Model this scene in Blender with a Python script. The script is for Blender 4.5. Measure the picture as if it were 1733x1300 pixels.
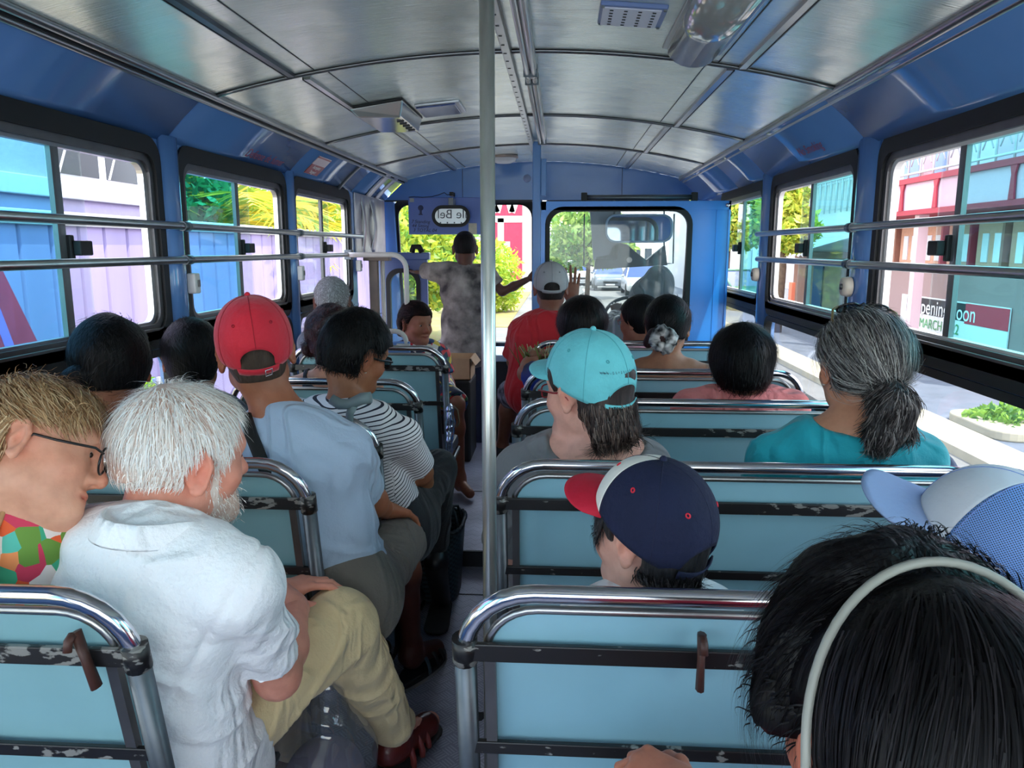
import bpy, bmesh, math, random
import numpy as np
from mathutils import Vector, Matrix, noise as mnoise
for _o in list(bpy.data.objects): bpy.data.objects.remove(_o)
SC = bpy.context.scene
COL = SC.collection
R = math.radians
PI = math.pi
# ------------------------------------------------------------------ camera
FPX = 1290.0
TH = math.atan(230 / FPX)
PS = math.atan(81.5 / FPX * math.cos(TH))
EYE = np.array([0.0, 0.0, 1.42])
cd = bpy.data.cameras.new('camera'); cam = bpy.data.objects.new('camera', cd); COL.objects.link(cam)
cd.sensor_width = 36.0; cd.lens = 36.0 * FPX / 1733.0; cd.clip_start = 0.02; cd.clip_end = 500
cam.location = EYE; cam.rotation_euler = (PI/2 - TH, 0, PS)
SC.camera = cam
# ------------------------------------------------------------------ light
SC.view_settings.view_transform = 'Standard'; SC.view_settings.look = 'None'
SC.view_settings.gamma = 1.0; SC.view_settings.use_curve_mapping = False
SC.view_settings.exposure = 1.85
W = bpy.data.worlds.new('sky'); SC.world = W; W.use_nodes = True
_n = W.node_tree.nodes; _l = W.node_tree.links; _n.clear()
_out = _n.new('ShaderNodeOutputWorld'); _bg = _n.new('ShaderNodeBackground')
_tc = _n.new('ShaderNodeTexCoord'); _sp = _n.new('ShaderNodeSeparateXYZ'); _rp = _n.new('ShaderNodeValToRGB')
_nz = _n.new('ShaderNodeTexNoise'); _nz.inputs['Scale'].default_value = 2.2; _nz.inputs['Detail'].default_value = 6
_rp2 = _n.new('ShaderNodeValToRGB'); _mx = _n.new('ShaderNodeMixRGB')
_rp.color_ramp.elements[0].position = 0.0; _rp.color_ramp.elements[0].color = (0.86, 0.92, 1.0, 1)
_rp.color_ramp.elements[1].position = 0.7; _rp.color_ramp.elements[1].color = (0.38, 0.58, 0.92, 1)
_rp2.color_ramp.elements[0].position = 0.45; _rp2.color_ramp.elements[1].position = 0.6
_l.new(_tc.outputs['Generated'], _sp.inputs[0]); _l.new(_sp.outputs['Z'], _rp.inputs[0])
_l.new(_tc.outputs['Generated'], _nz.inputs['Vector']); _l.new(_nz.outputs[0], _rp2.inputs[0])
_l.new(_rp2.outputs[0], _mx.inputs[0]); _l.new(_rp.outputs[0], _mx.inputs[1]); _mx.inputs[2].default_value = (1, 0.99, 0.97, 1)
_l.new(_mx.outputs[0], _bg.inputs[0]); _bg.inputs[1].default_value = 1.55; _l.new(_bg.outputs[0], _out.inputs[0])
sd = bpy.data.lights.new('sun', 'SUN'); sun = bpy.data.objects.new('sun', sd); COL.objects.link(sun)
sd.energy = 2.4; sd.angle = R(0.6); sd.color = (1.0, 0.95, 0.86)
sun.rotation_euler = Vector((-0.36, 0.40, -1.25)).to_track_quat('-Z', 'Y').to_euler()
# ------------------------------------------------------------------ camera maths: a pixel and a distance give a place in the bus
_F = np.array([-math.sin(PS)*math.cos(TH), math.cos(PS)*math.cos(TH), -math.sin(TH)])
_R = np.array([math.cos(PS), math.sin(PS), 0.0]); _U = np.cross(_R, _F)
def ray(u, v): return (u-866.5)/FPX*_R + (650-v)/FPX*_U + _F
def at(u, v, y):
    d = ray(u, v); return EYE + d*(y/d[1])
def atx(u, v, x):
    d = ray(u, v); return EYE + d*(x/d[0])
def atz(u, v, z):
    d = ray(u, v); return EYE + d*((z-EYE[2])/d[2])
V = lambda *a: np.array(a, float)
# ------------------------------------------------------------------ object helpers
def tag(o, label=None, cat=None, group=None, kind=None):
    if label: o['label'] = label
    if cat: o['category'] = cat
    if group: o['group'] = group
    if kind: o['kind'] = kind
    return o
def empty(name, loc=(0, 0, 0), label=None, cat=None, group=None, kind=None, rz=0):
    o = bpy.data.objects.new(name, None); COL.objects.link(o); o.location = loc; o.rotation_euler = (0, 0, rz)
    o.empty_display_size = 0.05
    return tag(o, label, cat, group, kind)
def link_mesh(name, me, mat, parent=None):
    o = bpy.data.objects.new(name, me); COL.objects.link(o)
    if mat is not None and len(me.materials) == 0: me.materials.append(mat)
    if parent: o.parent = parent
    return o
def copy_tree(o, parent=None):
    c = o.copy(); COL.objects.link(c)
    if parent: c.parent = parent
    for ch in list(o.children): copy_tree(ch, c)
    return c
def np_mesh(name, verts, faces, mat, parent=None, smooth=True, world=True):
    verts = np.asarray(verts, np.float32); faces = np.asarray(faces, np.int32)
    if parent is not None and world: verts = verts - np.array(root_loc(parent), np.float32)
    me = bpy.data.meshes.new(name); k = faces.shape[1]
    me.vertices.add(len(verts)); me.vertices.foreach_set('co', verts.ravel())
    me.loops.add(faces.size); me.loops.foreach_set('vertex_index', faces.ravel())
    me.polygons.add(len(faces)); me.polygons.foreach_set('loop_start', np.arange(0, faces.size, k, dtype=np.int32))
    me.polygons.foreach_set('loop_total', np.full(len(faces), k, np.int32))
    me.update(); me.validate()
    if smooth: me.polygons.foreach_set('use_smooth', np.ones(len(me.polygons), bool))
    return link_mesh(name, me, mat, parent)
def root_loc(o):
    l = Vector(o.location)
    while o.parent: o = o.parent; l = l + Vector(o.location)
    return l
def set_col(o, cols, name='col'):
    a = o.data.color_attributes.new(name, 'FLOAT_COLOR', 'POINT')
    c = np.ones((len(o.data.vertices), 4), np.float32); c[:, :3] = cols
    a.data.foreach_set('color', c.ravel())
def set_float(o, vals, name):
    a = o.data.attributes.new(name, 'FLOAT', 'POINT'); a.data.foreach_set('value', np.asarray(vals, np.float32))
class MB:
    def __init__(s): s.v = []; s.f = []; s.m = []; s.sm = []
    def add(s, vs, fs, sm=False, m=0):
        b = len(s.v); s.v += [tuple(map(float, p)) for p in vs]
        for f in fs: s.f.append([i+b for i in f]); s.sm.append(sm); s.m.append(m)
        return s
    def box(s, x0, x1, y0, y1, z0, z1, m=0):
        return s.add([(x0,y0,z0),(x1,y0,z0),(x1,y1,z0),(x0,y1,z0),(x0,y0,z1),(x1,y0,z1),(x1,y1,z1),(x0,y1,z1)],
                     [(0,3,2,1),(4,5,6,7),(0,1,5,4),(1,2,6,5),(2,3,7,6),(3,0,4,7)], m=m)
    def obox(s, M, sx, sy, sz, m=0):
        vs = [M @ Vector((x*sx/2, y*sy/2, z*sz/2)) for z in (-1, 1) for x, y in ((-1,-1),(1,-1),(1,1),(-1,1))]
        return s.add(vs, [(0,3,2,1),(4,5,6,7),(0,1,5,4),(1,2,6,5),(2,3,7,6),(3,0,4,7)], m=m)
    def beam(s, a, b, w, h, up=(0, 0, 1), m=0):
        a = Vector(a); b = Vector(b); d = (b-a); L = d.length; d.normalize(); u = Vector(up)
        x = d.cross(u); x.normalize(); u = x.cross(d)
        M = Matrix((x, d, u)).transposed().to_4x4(); M.translation = (a+b)/2
        return s.obox(M, w, L, h, m)
    def tube(s, pts, r, n=10, caps=True, m=0, closed=False, flat=None):
        pts = [Vector(p) for p in pts]; N = len(pts); rs = r if isinstance(r, (list, tuple)) else [r]*N
        t0 = (pts[1]-pts[0]).normalized(); a = Vector((0, 0, 1)) if abs(t0.z) < .9 else Vector((1, 0, 0))
        x = t0.cross(a).normalized(); vs = []; 
        for i, p in enumerate(pts):
            if closed: t = (pts[(i+1) % N]-pts[i-1]).normalized()
            else: t = (pts[min(i+1, N-1)]-pts[max(i-1, 0)]).normalized()
            x = (x - t*x.dot(t)).normalized(); y = t.cross(x)
            for k in range(n):
                an = 2*PI*k/n; vs.append(p + (x*math.cos(an) + y*math.sin(an)*(flat or 1))*rs[i])
        fs = []
        for i in range(N if closed else N-1):
            j = (i+1) % N
            for k in range(n): fs.append((i*n+k, i*n+(k+1) % n, j*n+(k+1) % n, j*n+k))
        s.add(vs, fs, True, m)
        if caps and not closed:
            s.add(vs[:n], [tuple(range(n))[::-1]], False, m); s.add(vs[-n:], [tuple(range(n))], False, m)
        return s
    def lathe(s, prof, c=(0, 0, 0), n=24, axis='z', sm=True, m=0, M=None):
        vs = []; 
        for r, h in prof:
            for k in range(n):
                a = 2*PI*k/n; p = Vector((r*math.cos(a), r*math.sin(a), h))
                if axis == 'x': p = Vector((p.z, p.x, p.y))
                if axis == 'y': p = Vector((p.x, p.z, p.y))
                if M is not None: p = M @ p
                vs.append(p + Vector(c))
        fs = [(i*n+k, i*n+(k+1) % n, (i+1)*n+(k+1) % n, (i+1)*n+k) for i in range(len(prof)-1) for k in range(n)]
        return s.add(vs, fs, sm, m)
    def ball(s, c, r, n=16, m=0, rot=None):
        rr = r if isinstance(r, (tuple, list)) else (r, r, r); vs = []; h = n//2
        for i in range(h+1):
            for k in range(n):
                p = Vector((math.sin(PI*i/h)*math.cos(2*PI*k/n)*rr[0], math.sin(PI*i/h)*math.sin(2*PI*k/n)*rr[1], math.cos(PI*i/h)*rr[2]))
                if rot is not None: p = rot @ p
                vs.append(p+Vector(c))
        fs = [(i*n+k, (i+1)*n+k, (i+1)*n+(k+1) % n, i*n+(k+1) % n) for i in range(h) for k in range(n)]
        return s.add(vs, fs, True, m)
    def prism(s, loop, ext, m=0, sm=False):
        n = len(loop); e = Vector(ext); a = [Vector(p) for p in loop]; b = [p+e for p in a]
        s.add(a+b, [tuple(range(n))[::-1], tuple(range(n, 2*n))], False, m)
        return s.add(a+b, [(i, (i+1) % n, n+(i+1) % n, n+i) for i in range(n)], sm, m)
    def ring(s, outer, inner, ext, m=0):
        n = len(outer); e = Vector(ext); O = [Vector(p) for p in outer]; I = [Vector(p) for p in inner]
        vs = O + I + [p+e for p in O] + [p+e for p in I]; fs = []
        for i in range(n):
            j = (i+1) % n
            fs += [(i, j, n+j, n+i), (2*n+i, 3*n+i, 3*n+j, 2*n+j), (i, 2*n+i, 2*n+j, j), (n+i, n+j, 3*n+j, 3*n+i)]
        return s.add(vs, fs, False, m)
    def build(s, name, mat, parent=None, bevel=0, world=True, smooth=None, recalc=True):
        me = bpy.data.meshes.new(name); off = root_loc(parent) if (parent is not None and world) else Vector((0, 0, 0))
        me.from_pydata([(p[0]-off.x, p[1]-off.y, p[2]-off.z) for p in s.v], [], s.f)
        mats = mat if isinstance(mat, (list, tuple)) else [mat]
        for k in mats: me.materials.append(k)
        me.polygons.foreach_set('material_index', s.m)
        me.polygons.foreach_set('use_smooth', [True]*len(s.f) if smooth else s.sm)
        if recalc:
            bm = bmesh.new(); bm.from_mesh(me); bmesh.ops.remove_doubles(bm, verts=bm.verts, dist=1e-5)
            bmesh.ops.recalc_face_normals(bm, faces=bm.faces); bm.to_mesh(me); bm.free()
        o = link_mesh(name, me, None, parent)
        if bevel:
            b = o.modifiers.new('bevel', 'BEVEL'); b.width = bevel; b.segments = 2; b.limit_method = 'ANGLE'; b.angle_limit = R(40)
        return o
def rrect(x0, x1, y0, y1, r, k=6):
    "rounded rectangle, counter-clockwise; k+1 points per corner"
    pts = []
    for cx, cy, a0 in ((x1-r, y0+r, -90), (x1-r, y1-r, 0), (x0+r, y1-r, 90), (x0+r, y0+r, 180)):
        for i in range(k+1):
            a = R(a0 + 90*i/k); pts.append((cx+r*math.cos(a), cy+r*math.sin(a)))
    return pts
def rect_match(x0, x1, y0, y1, inner, k=6):
    "points on a rectangle that pair up with a rounded rectangle's points"
    out = []
    for q in range(4):
        cs = ((x1, y0), (x1, y1), (x0, y1), (x0, y0))[q]
        P = inner[q*(k+1):(q+1)*(k+1)]
        for i in range(k+1):
            p = P[i]; t = i/k
            if q == 0: a, b = (p[0], y0), (x1, p[1])
            elif q == 1: a, b = (x1, p[1]), (p[0], y1)
            elif q == 2: a, b = (p[0], y1), (x0, p[1])
            else: a, b = (x0, p[1]), (p[0], y0)
            first = P[0]; last = P[k]
            if q == 0: a, b = (first[0], y0), (x1, last[1])
            elif q == 1: a, b = (x1, first[1]), (last[0], y1)
            elif q == 2: a, b = (first[0], y1), (x0, last[1])
            else: a, b = (x0, first[1]), (last[0], y0)
            if t <= .5: out.append((a[0]+(cs[0]-a[0])*2*t, a[1]+(cs[1]-a[1])*2*t))
            else: out.append((cs[0]+(b[0]-cs[0])*(2*t-1), cs[1]+(b[1]-cs[1])*(2*t-1)))
    return out
def text_mesh(name, body, size, M, mat, parent=None, ext=0.0006, align='CENTER', shear=0.0, space=1.0, world=True):
    cu = bpy.data.curves.new(name, 'FONT'); cu.body = body; cu.size = size; cu.extrude = ext; cu.align_x = align; cu.align_y = 'CENTER'
    cu.shear = shear; cu.space_line = space
    t = bpy.data.objects.new(name, cu); COL.objects.link(t)
    dg = bpy.context.evaluated_depsgraph_get(); me = bpy.data.meshes.new_from_object(t.evaluated_get(dg))
    bpy.data.objects.remove(t); me.name = name
    if parent is not None and world: M = Matrix.Translation(-root_loc(parent)) @ M
    me.transform(M); me.materials.clear()
    return link_mesh(name, me, mat, parent)
def frame_m(o, x, y):
    "matrix with origin o and text running along x, up along y"
    x = Vector(x).normalized(); y = Vector(y).normalized(); z = x.cross(y)
    M = Matrix((x, y, z)).transposed().to_4x4(); M.translation = Vector(o); return M
# ------------------------------------------------------------------ materials
def S2L(c):
    f = lambda x: x/12.92 if x <= .04045 else ((x+.055)/1.055)**2.4
    return tuple(f(x/255.0) for x in c)
MATS = {}
def nodes_of(name):
    m = bpy.data.materials.new(name); m.use_nodes = True; MATS[name] = m
    nt = m.node_tree; b = nt.nodes['Principled BSDF']; return m, nt, b
def mat(name, c, rough=.5, metal=0.0, var=0.0, scale=20, bump=0.0, bscale=60, spec=.5, stretch=None, c2=None, vcol=False, sheen=0, detail=4, hsv=None, coat=0):
    if name in MATS: return MATS[name]
    m, nt, b = nodes_of(name); N = nt.nodes; L = nt.links
    c = S2L(c); b.inputs['Roughness'].default_value = rough; b.inputs['Metallic'].default_value = metal
    b.inputs['Specular IOR Level'].default_value = spec
    if sheen: b.inputs['Sheen Weight'].default_value = sheen
    if coat: b.inputs['Coat Weight'].default_value = coat; b.inputs['Coat Roughness'].default_value = .05
    tc = N.new('ShaderNodeTexCoord'); vec = tc.outputs['Object']
    if stretch:
        mp = N.new('ShaderNodeMapping'); mp.inputs['Scale'].default_value = stretch; L.new(vec, mp.inputs[0]); vec = mp.outputs[0]
    src = None
    if vcol:
        at_ = N.new('ShaderNodeAttribute'); at_.attribute_name = 'col'; src = at_.outputs['Color']
    if var > 0 or c2 is not None:
        nz = N.new('ShaderNodeTexNoise'); nz.inputs['Scale'].default_value = scale; nz.inputs['Detail'].default_value = detail
        L.new(vec, nz.inputs['Vector']); rp = N.new('ShaderNodeValToRGB')
        rp.color_ramp.elements[0].position = .35; rp.color_ramp.elements[1].position = .65
        d = S2L(c2) if c2 is not None else tuple(min(1, x*(1+var)) for x in c)
        a = c if c2 is not None else tuple(x*(1-var) for x in c)
        if vcol:
            rp.color_ramp.elements[0].color = (1-var,)*3+(1,); rp.color_ramp.elements[1].color = (1+var,)*3+(1,)
            mu = N.new('ShaderNodeMixRGB'); mu.blend_type = 'MULTIPLY'; mu.inputs[0].default_value = 1
            L.new(nz.outputs[0], rp.inputs[0]); L.new(src, mu.inputs[1]); L.new(rp.outputs[0], mu.inputs[2]); src = mu.outputs[0]
        else:
            rp.color_ramp.elements[0].color = a+(1,); rp.color_ramp.elements[1].color = d+(1,)
            L.new(nz.outputs[0], rp.inputs[0]); src = rp.outputs[0]
    if src is not None: L.new(src, b.inputs['Base Color'])
    else: b.inputs['Base Color'].default_value = c+(1,)
    if bump:
        nb = N.new('ShaderNodeTexNoise'); nb.inputs['Scale'].default_value = bscale; nb.inputs['Detail'].default_value = 3
        L.new(vec, nb.inputs['Vector']); bp = N.new('ShaderNodeBump'); bp.inputs['Strength'].default_value = bump; bp.inputs['Distance'].default_value = .01
        L.new(nb.outputs[0], bp.inputs['Height']); L.new(bp.outputs[0], b.inputs['Normal'])
    return m
def glass(name, tint, gloss=.08, dirt=0.0):
    m = bpy.data.materials.new(name); m.use_nodes = True; nt = m.node_tree; N = nt.nodes; L = nt.links; N.clear(); MATS[name] = m
    o = N.new('ShaderNodeOutputMaterial'); t = N.new('ShaderNodeBsdfTransparent'); g = N.new('ShaderNodeBsdfGlossy'); mx = N.new('ShaderNodeMixShader')
    t.inputs[0].default_value = tuple(tint)+(1,); g.inputs['Roughness'].default_value = .02
    fr = N.new('ShaderNodeLayerWeight'); fr.inputs[0].default_value = .5; pw = N.new('ShaderNodeMath'); pw.operation = 'POWER'; pw.inputs[1].default_value = 5
    L.new(fr.outputs['Facing'], pw.inputs[0]); mu = N.new('ShaderNodeMath'); mu.operation = 'MULTIPLY_ADD'; mu.inputs[1].default_value = .6; mu.inputs[2].default_value = gloss*.3
    L.new(pw.outputs[0], mu.inputs[0]); L.new(mu.outputs[0], mx.inputs[0]); L.new(t.outputs[0], mx.inputs[1]); L.new(g.outputs[0], mx.inputs[2])
    res = mx.outputs[0]
    if dirt:
        d = N.new('ShaderNodeBsdfDiffuse'); d.inputs[0].default_value = (.8, .85, .9, 1); m2 = N.new('ShaderNodeMixShader')
        tc = N.new('ShaderNodeTexCoord'); nz = N.new('ShaderNodeTexNoise'); nz.inputs['Scale'].default_value = 9; nz.inputs['Detail'].default_value = 8
        L.new(tc.outputs['Object'], nz.inputs[0]); mm = N.new('ShaderNodeMath'); mm.operation = 'MULTIPLY'; mm.inputs[1].default_value = dirt*2
        L.new(nz.outputs[0], mm.inputs[0]); L.new(mm.outputs[0], m2.inputs[0]); L.new(res, m2.inputs[1]); L.new(d.outputs[0], m2.inputs[2]); res = m2.outputs[0]
    L.new(res, o.inputs[0]); return m
BLUE = mat('blue_gloss_paint', (92, 132, 188), .16, var=.06, scale=3, coat=.3)
BLUE2 = mat('blue_panel_paint', (66, 140, 222), .22, var=.05, scale=3)
CHROME = mat('chrome_tube', (205, 205, 210), .16, 1.0)
ALU = mat('aluminium', (176, 176, 176), .32, 1.0, var=.08, scale=8)
ALUD = mat('dull_window_aluminium', (112, 110, 110), .42, .9, var=.1, scale=10)
BLACKR = mat('black_rubber', (16, 16, 18), .6)
DARK = mat('dark_metal', (30, 30, 33), .5)
WHITEP = mat('white_plastic', (214, 208, 204), .4, var=.03)
CREAM = mat('cream_paint', (226, 216, 206), .3, var=.04)
PANELB = mat('pale_blue_seat_panel', (143, 190, 206), .36, var=.07, scale=4)
VINYL = mat('dark_blue_vinyl', (34, 46, 66), .45, bump=.1, bscale=30)
STEEL = mat('worn_grey_steel', (92, 98, 104), .38, .7, var=.15, scale=12)
CLEAR = glass('clear_glass', (.95, .98, .97))
DUSTY = glass('dusty_glass', (.93, .96, .95), .08, .07)
TEAL = glass('teal_tinted_glass', (.44, .80, .89), .08, .02)
TEALG = glass('green_teal_tinted_glass', (.50, .86, .88), .08, .02)
def worn_black():
    m, nt, b = nodes_of('worn_black_paint'); N = nt.nodes; L = nt.links
    tc = N.new('ShaderNodeTexCoord'); mp = N.new('ShaderNodeMapping'); mp.inputs['Scale'].default_value = (1, 1, 2.2); L.new(tc.outputs['Object'], mp.inputs[0])
    nz = N.new('ShaderNodeTexNoise'); nz.inputs['Scale'].default_value = 34; nz.inputs['Detail'].default_value = 6; L.new(mp.outputs[0], nz.inputs[0])
    n2 = N.new('ShaderNodeTexNoise'); n2.inputs['Scale'].default_value = 3.0; L.new(tc.outputs['Object'], n2.inputs[0])
    ad = N.new('ShaderNodeMath'); ad.operation = 'ADD'; L.new(nz.outputs[0], ad.inputs[0])
    mu = N.new('ShaderNodeMath'); mu.operation = 'MULTIPLY'; mu.inputs[1].default_value = .55; L.new(n2.outputs[0], mu.inputs[0]); L.new(mu.outputs[0], ad.inputs[1])
    rp = N.new('ShaderNodeValToRGB'); e = rp.color_ramp.elements; e[0].position = .90; e[0].color = S2L((20, 18, 20))+(1,); e[1].position = .94; e[1].color = S2L((128, 126, 122))+(1,)
    L.new(ad.outputs[0], rp.inputs[0]); L.new(rp.outputs[0], b.inputs['Base Color']); b.inputs['Roughness'].default_value = .4
    return m
WORN = worn_black()
def brushed():
    m, nt, b = nodes_of('brushed_ceiling_sheet'); N = nt.nodes; L = nt.links
    tc = N.new('ShaderNodeTexCoord'); mp = N.new('ShaderNodeMapping'); mp.inputs['Scale'].default_value = (3, 42, 3); L.new(tc.outputs['Object'], mp.inputs[0])
    nz = N.new('ShaderNodeTexNoise'); nz.inputs['Scale'].default_value = 4; nz.inputs['Detail'].default_value = 5; L.new(mp.outputs[0], nz.inputs[0])
    rp = N.new('ShaderNodeValToRGB'); rp.color_ramp.elements[0].color = S2L((224, 232, 222))+(1,); rp.color_ramp.elements[1].color = S2L((246, 248, 238))+(1,)
    L.new(nz.outputs[0], rp.inputs[0]); L.new(rp.outputs[0], b.inputs['Base Color'])
    b.inputs['Metallic'].default_value = .62; b.inputs['Roughness'].default_value = .25
    n2 = N.new('ShaderNodeTexNoise'); n2.inputs['Scale'].default_value = 2.2; n2.inputs['Detail'].default_value = 3; L.new(tc.outputs['Object'], n2.inputs[0])
    ad = N.new('ShaderNodeMath'); ad.operation = 'MULTIPLY_ADD'; ad.inputs[1].default_value = .05; L.new(nz.outputs[0], ad.inputs[0]); L.new(n2.outputs[0], ad.inputs[2])
    bp = N.new('ShaderNodeBump'); bp.inputs['Strength'].default_value = .3; bp.inputs['Distance'].default_value = .06; L.new(ad.outputs[0], bp.inputs['Height']); L.new(bp.outputs[0], b.inputs['Normal'])
    return m
CEIL = brushed()
def tread():
    m, nt, b = nodes_of('tread_plate'); N = nt.nodes; L = nt.links
    tc = N.new('ShaderNodeTexCoord'); mp = N.new('ShaderNodeMapping'); mp.inputs['Rotation'].default_value = (0, 0, R(45)); mp.inputs['Scale'].default_value = (26, 26, 26); L.new(tc.outputs['Object'], mp.inputs[0])
    sp = N.new('ShaderNodeSeparateXYZ'); L.new(mp.outputs[0], sp.inputs[0])
    def M(op, a, b_=None):
        n = N.new('ShaderNodeMath'); n.operation = op
        for i, x in enumerate((a, b_)):
            if x is None: continue
            if isinstance(x, (int, float)): n.inputs[i].default_value = x
            else: L.new(x, n.inputs[i])
        return n.outputs[0]
    X, Y = sp.outputs[0], sp.outputs[1]
    par = M('FLOORED_MODULO', M('ADD', M('FLOOR', X), M('FLOOR', Y)), 2)
    fx, fy = M('FRACT', X), M('FRACT', Y)
    def bars(a, c):
        w = M('SINE', M('MULTIPLY', a, 2*PI*4)); env = M('LESS_THAN', M('ABSOLUTE', M('SUBTRACT', c, .5)), .42)
        return M('MULTIPLY', M('GREATER_THAN', w, .25), env)
    h = M('ADD', M('MULTIPLY', bars(fx, fy), par), M('MULTIPLY', bars(fy, fx), M('SUBTRACT', 1, par)))
    nz = N.new('ShaderNodeTexNoise'); nz.inputs['Scale'].default_value = 3.5; nz.inputs['Detail'].default_value = 6; L.new(tc.outputs['Object'], nz.inputs[0])
    rp = N.new('ShaderNodeValToRGB'); e = rp.color_ramp.elements; e[0].position = .35; e[0].color = S2L((150, 150, 166))+(1,); e[1].position = .7; e[1].color = S2L((206, 204, 220))+(1,)
    L.new(nz.outputs[0], rp.inputs[0]); L.new(rp.outputs[0], b.inputs['Base Color'])
    b.inputs['Metallic'].default_value = .45; b.inputs['Roughness'].default_value = .4
    tm = N.new('ShaderNodeMixRGB'); tm.blend_type = 'MULTIPLY'; hm = N.new('ShaderNodeMath'); hm.operation = 'MULTIPLY_ADD'; hm.inputs[1].default_value = -.55; hm.inputs[2].default_value = .55; L.new(h, hm.inputs[0]); L.new(hm.outputs[0], tm.inputs[0]); L.new(rp.outputs[0], tm.inputs[1]); tm.inputs[2].default_value = (.42, .42, .46, 1); L.new(tm.outputs[0], b.inputs['Base Color'])
    bp = N.new('ShaderNodeBump'); bp.inputs['Strength'].default_value = .9; bp.inputs['Distance'].default_value = .004; L.new(h, bp.inputs['Height']); L.new(bp.outputs[0], b.inputs['Normal'])
    return m
TREAD = tread()
# ================================================================== THE BUS BODY
XL, XR = -1.30, 1.02
CL, CR = -1.14, 0.86            # ceiling edges
ZE, ZC = 1.912, 2.038
def ceil_z(x):
    t = (x-(CL+CR)/2)/((CR-CL)/2); return ZC-(ZC-ZE)*t*t
WIN_L = [(-.75, .25), (.37, 1.37), (1.49, 2.465), (2.60, 3.62), (3.73, 4.74)]
WIN_R = [(-.72, .36), (.48, 1.50), (1.63, 2.585), (2.77, 3.845), (4.00, 5.02)]
YB, YF = -.9, 5.72
mb = MB(); mb.box(XL, XR, YB, 3.25, -.05, 0); mb.box(XL, XR, 3.25, 5.2, -.05, .07); mb.box(XL, XR, 5.2, 6.1, -.2, -.15); mb.box(XL, XR, 5.19, 5.2, -.2, .07)
o = mb.build('floor', TREAD); tag(o, kind='structure')
# floor strip joints
o = MB().box(-.52, -.13, 2.95, 2.957, 0, .002).box(-.52, -.13, 4.1, 4.107, .07, .072).box(XL, XR, 3.235, 3.25, .0, .073).build('trim_1', DARK); tag(o, kind='structure')
def side_wall(name, X, out, wins, lz0, lz1, y_end, extra=None):
    mb = MB(); k = 6
    segs = []; y = YB
    for a, b in wins:
        segs.append((y, a-.03, None)); segs.append((a-.03, b+.03, (a, b))); y = b+.03
    segs.append((y, y_end, None))
    X2 = X+out*.045
    def flat(y0, y1, z0, z1):
        mb.box(min(X, X2), max(X, X2), y0, y1, z0, z1)
    for y0, y1, w in segs:
        if y1-y0 < 1e-4: continue
        if w is None: flat(y0, y1, 0, 1.78); continue
        for (z0, z1, h0, h1, r) in ((1.10, 1.78, 1.135, 1.757, .07), (.5, 1.10, lz0, lz1, .06)):
            inner = rrect(w[0], w[1], h0, h1, r, k); outer = rect_match(y0, y1, z0, z1, inner, k)
            mb.ring([(X, p[0], p[1]) for p in outer], [(X, p[0], p[1]) for p in inner], (X2-X, 0, 0))
        flat(y0, y1, 0, .5)
    # rounded pillars
    ys = [(wins[i][1]+wins[i+1][0])/2 for i in range(len(wins)-1)]
    for i, yp in enumerate(ys):
        hw = (wins[i+1][0]-wins[i][1])/2-.012
        prof = [(X+(-out)*.028*math.cos(a), yp+hw*math.sin(a)) for a in [R(-90+18*j) for j in range(11)]]
        mb.prism([(p[0], p[1], .82) for p in prof], (0, 0, .96), sm=True)
    o = mb.build(name, BLUE); tag(o, kind='structure'); return o
side_wall('wall_left', XL, -1, WIN_L, .60, 1.085, 4.80)
side_wall('wall_right', XR, 1, WIN_R, .80, 1.085, 5.72)
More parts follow.
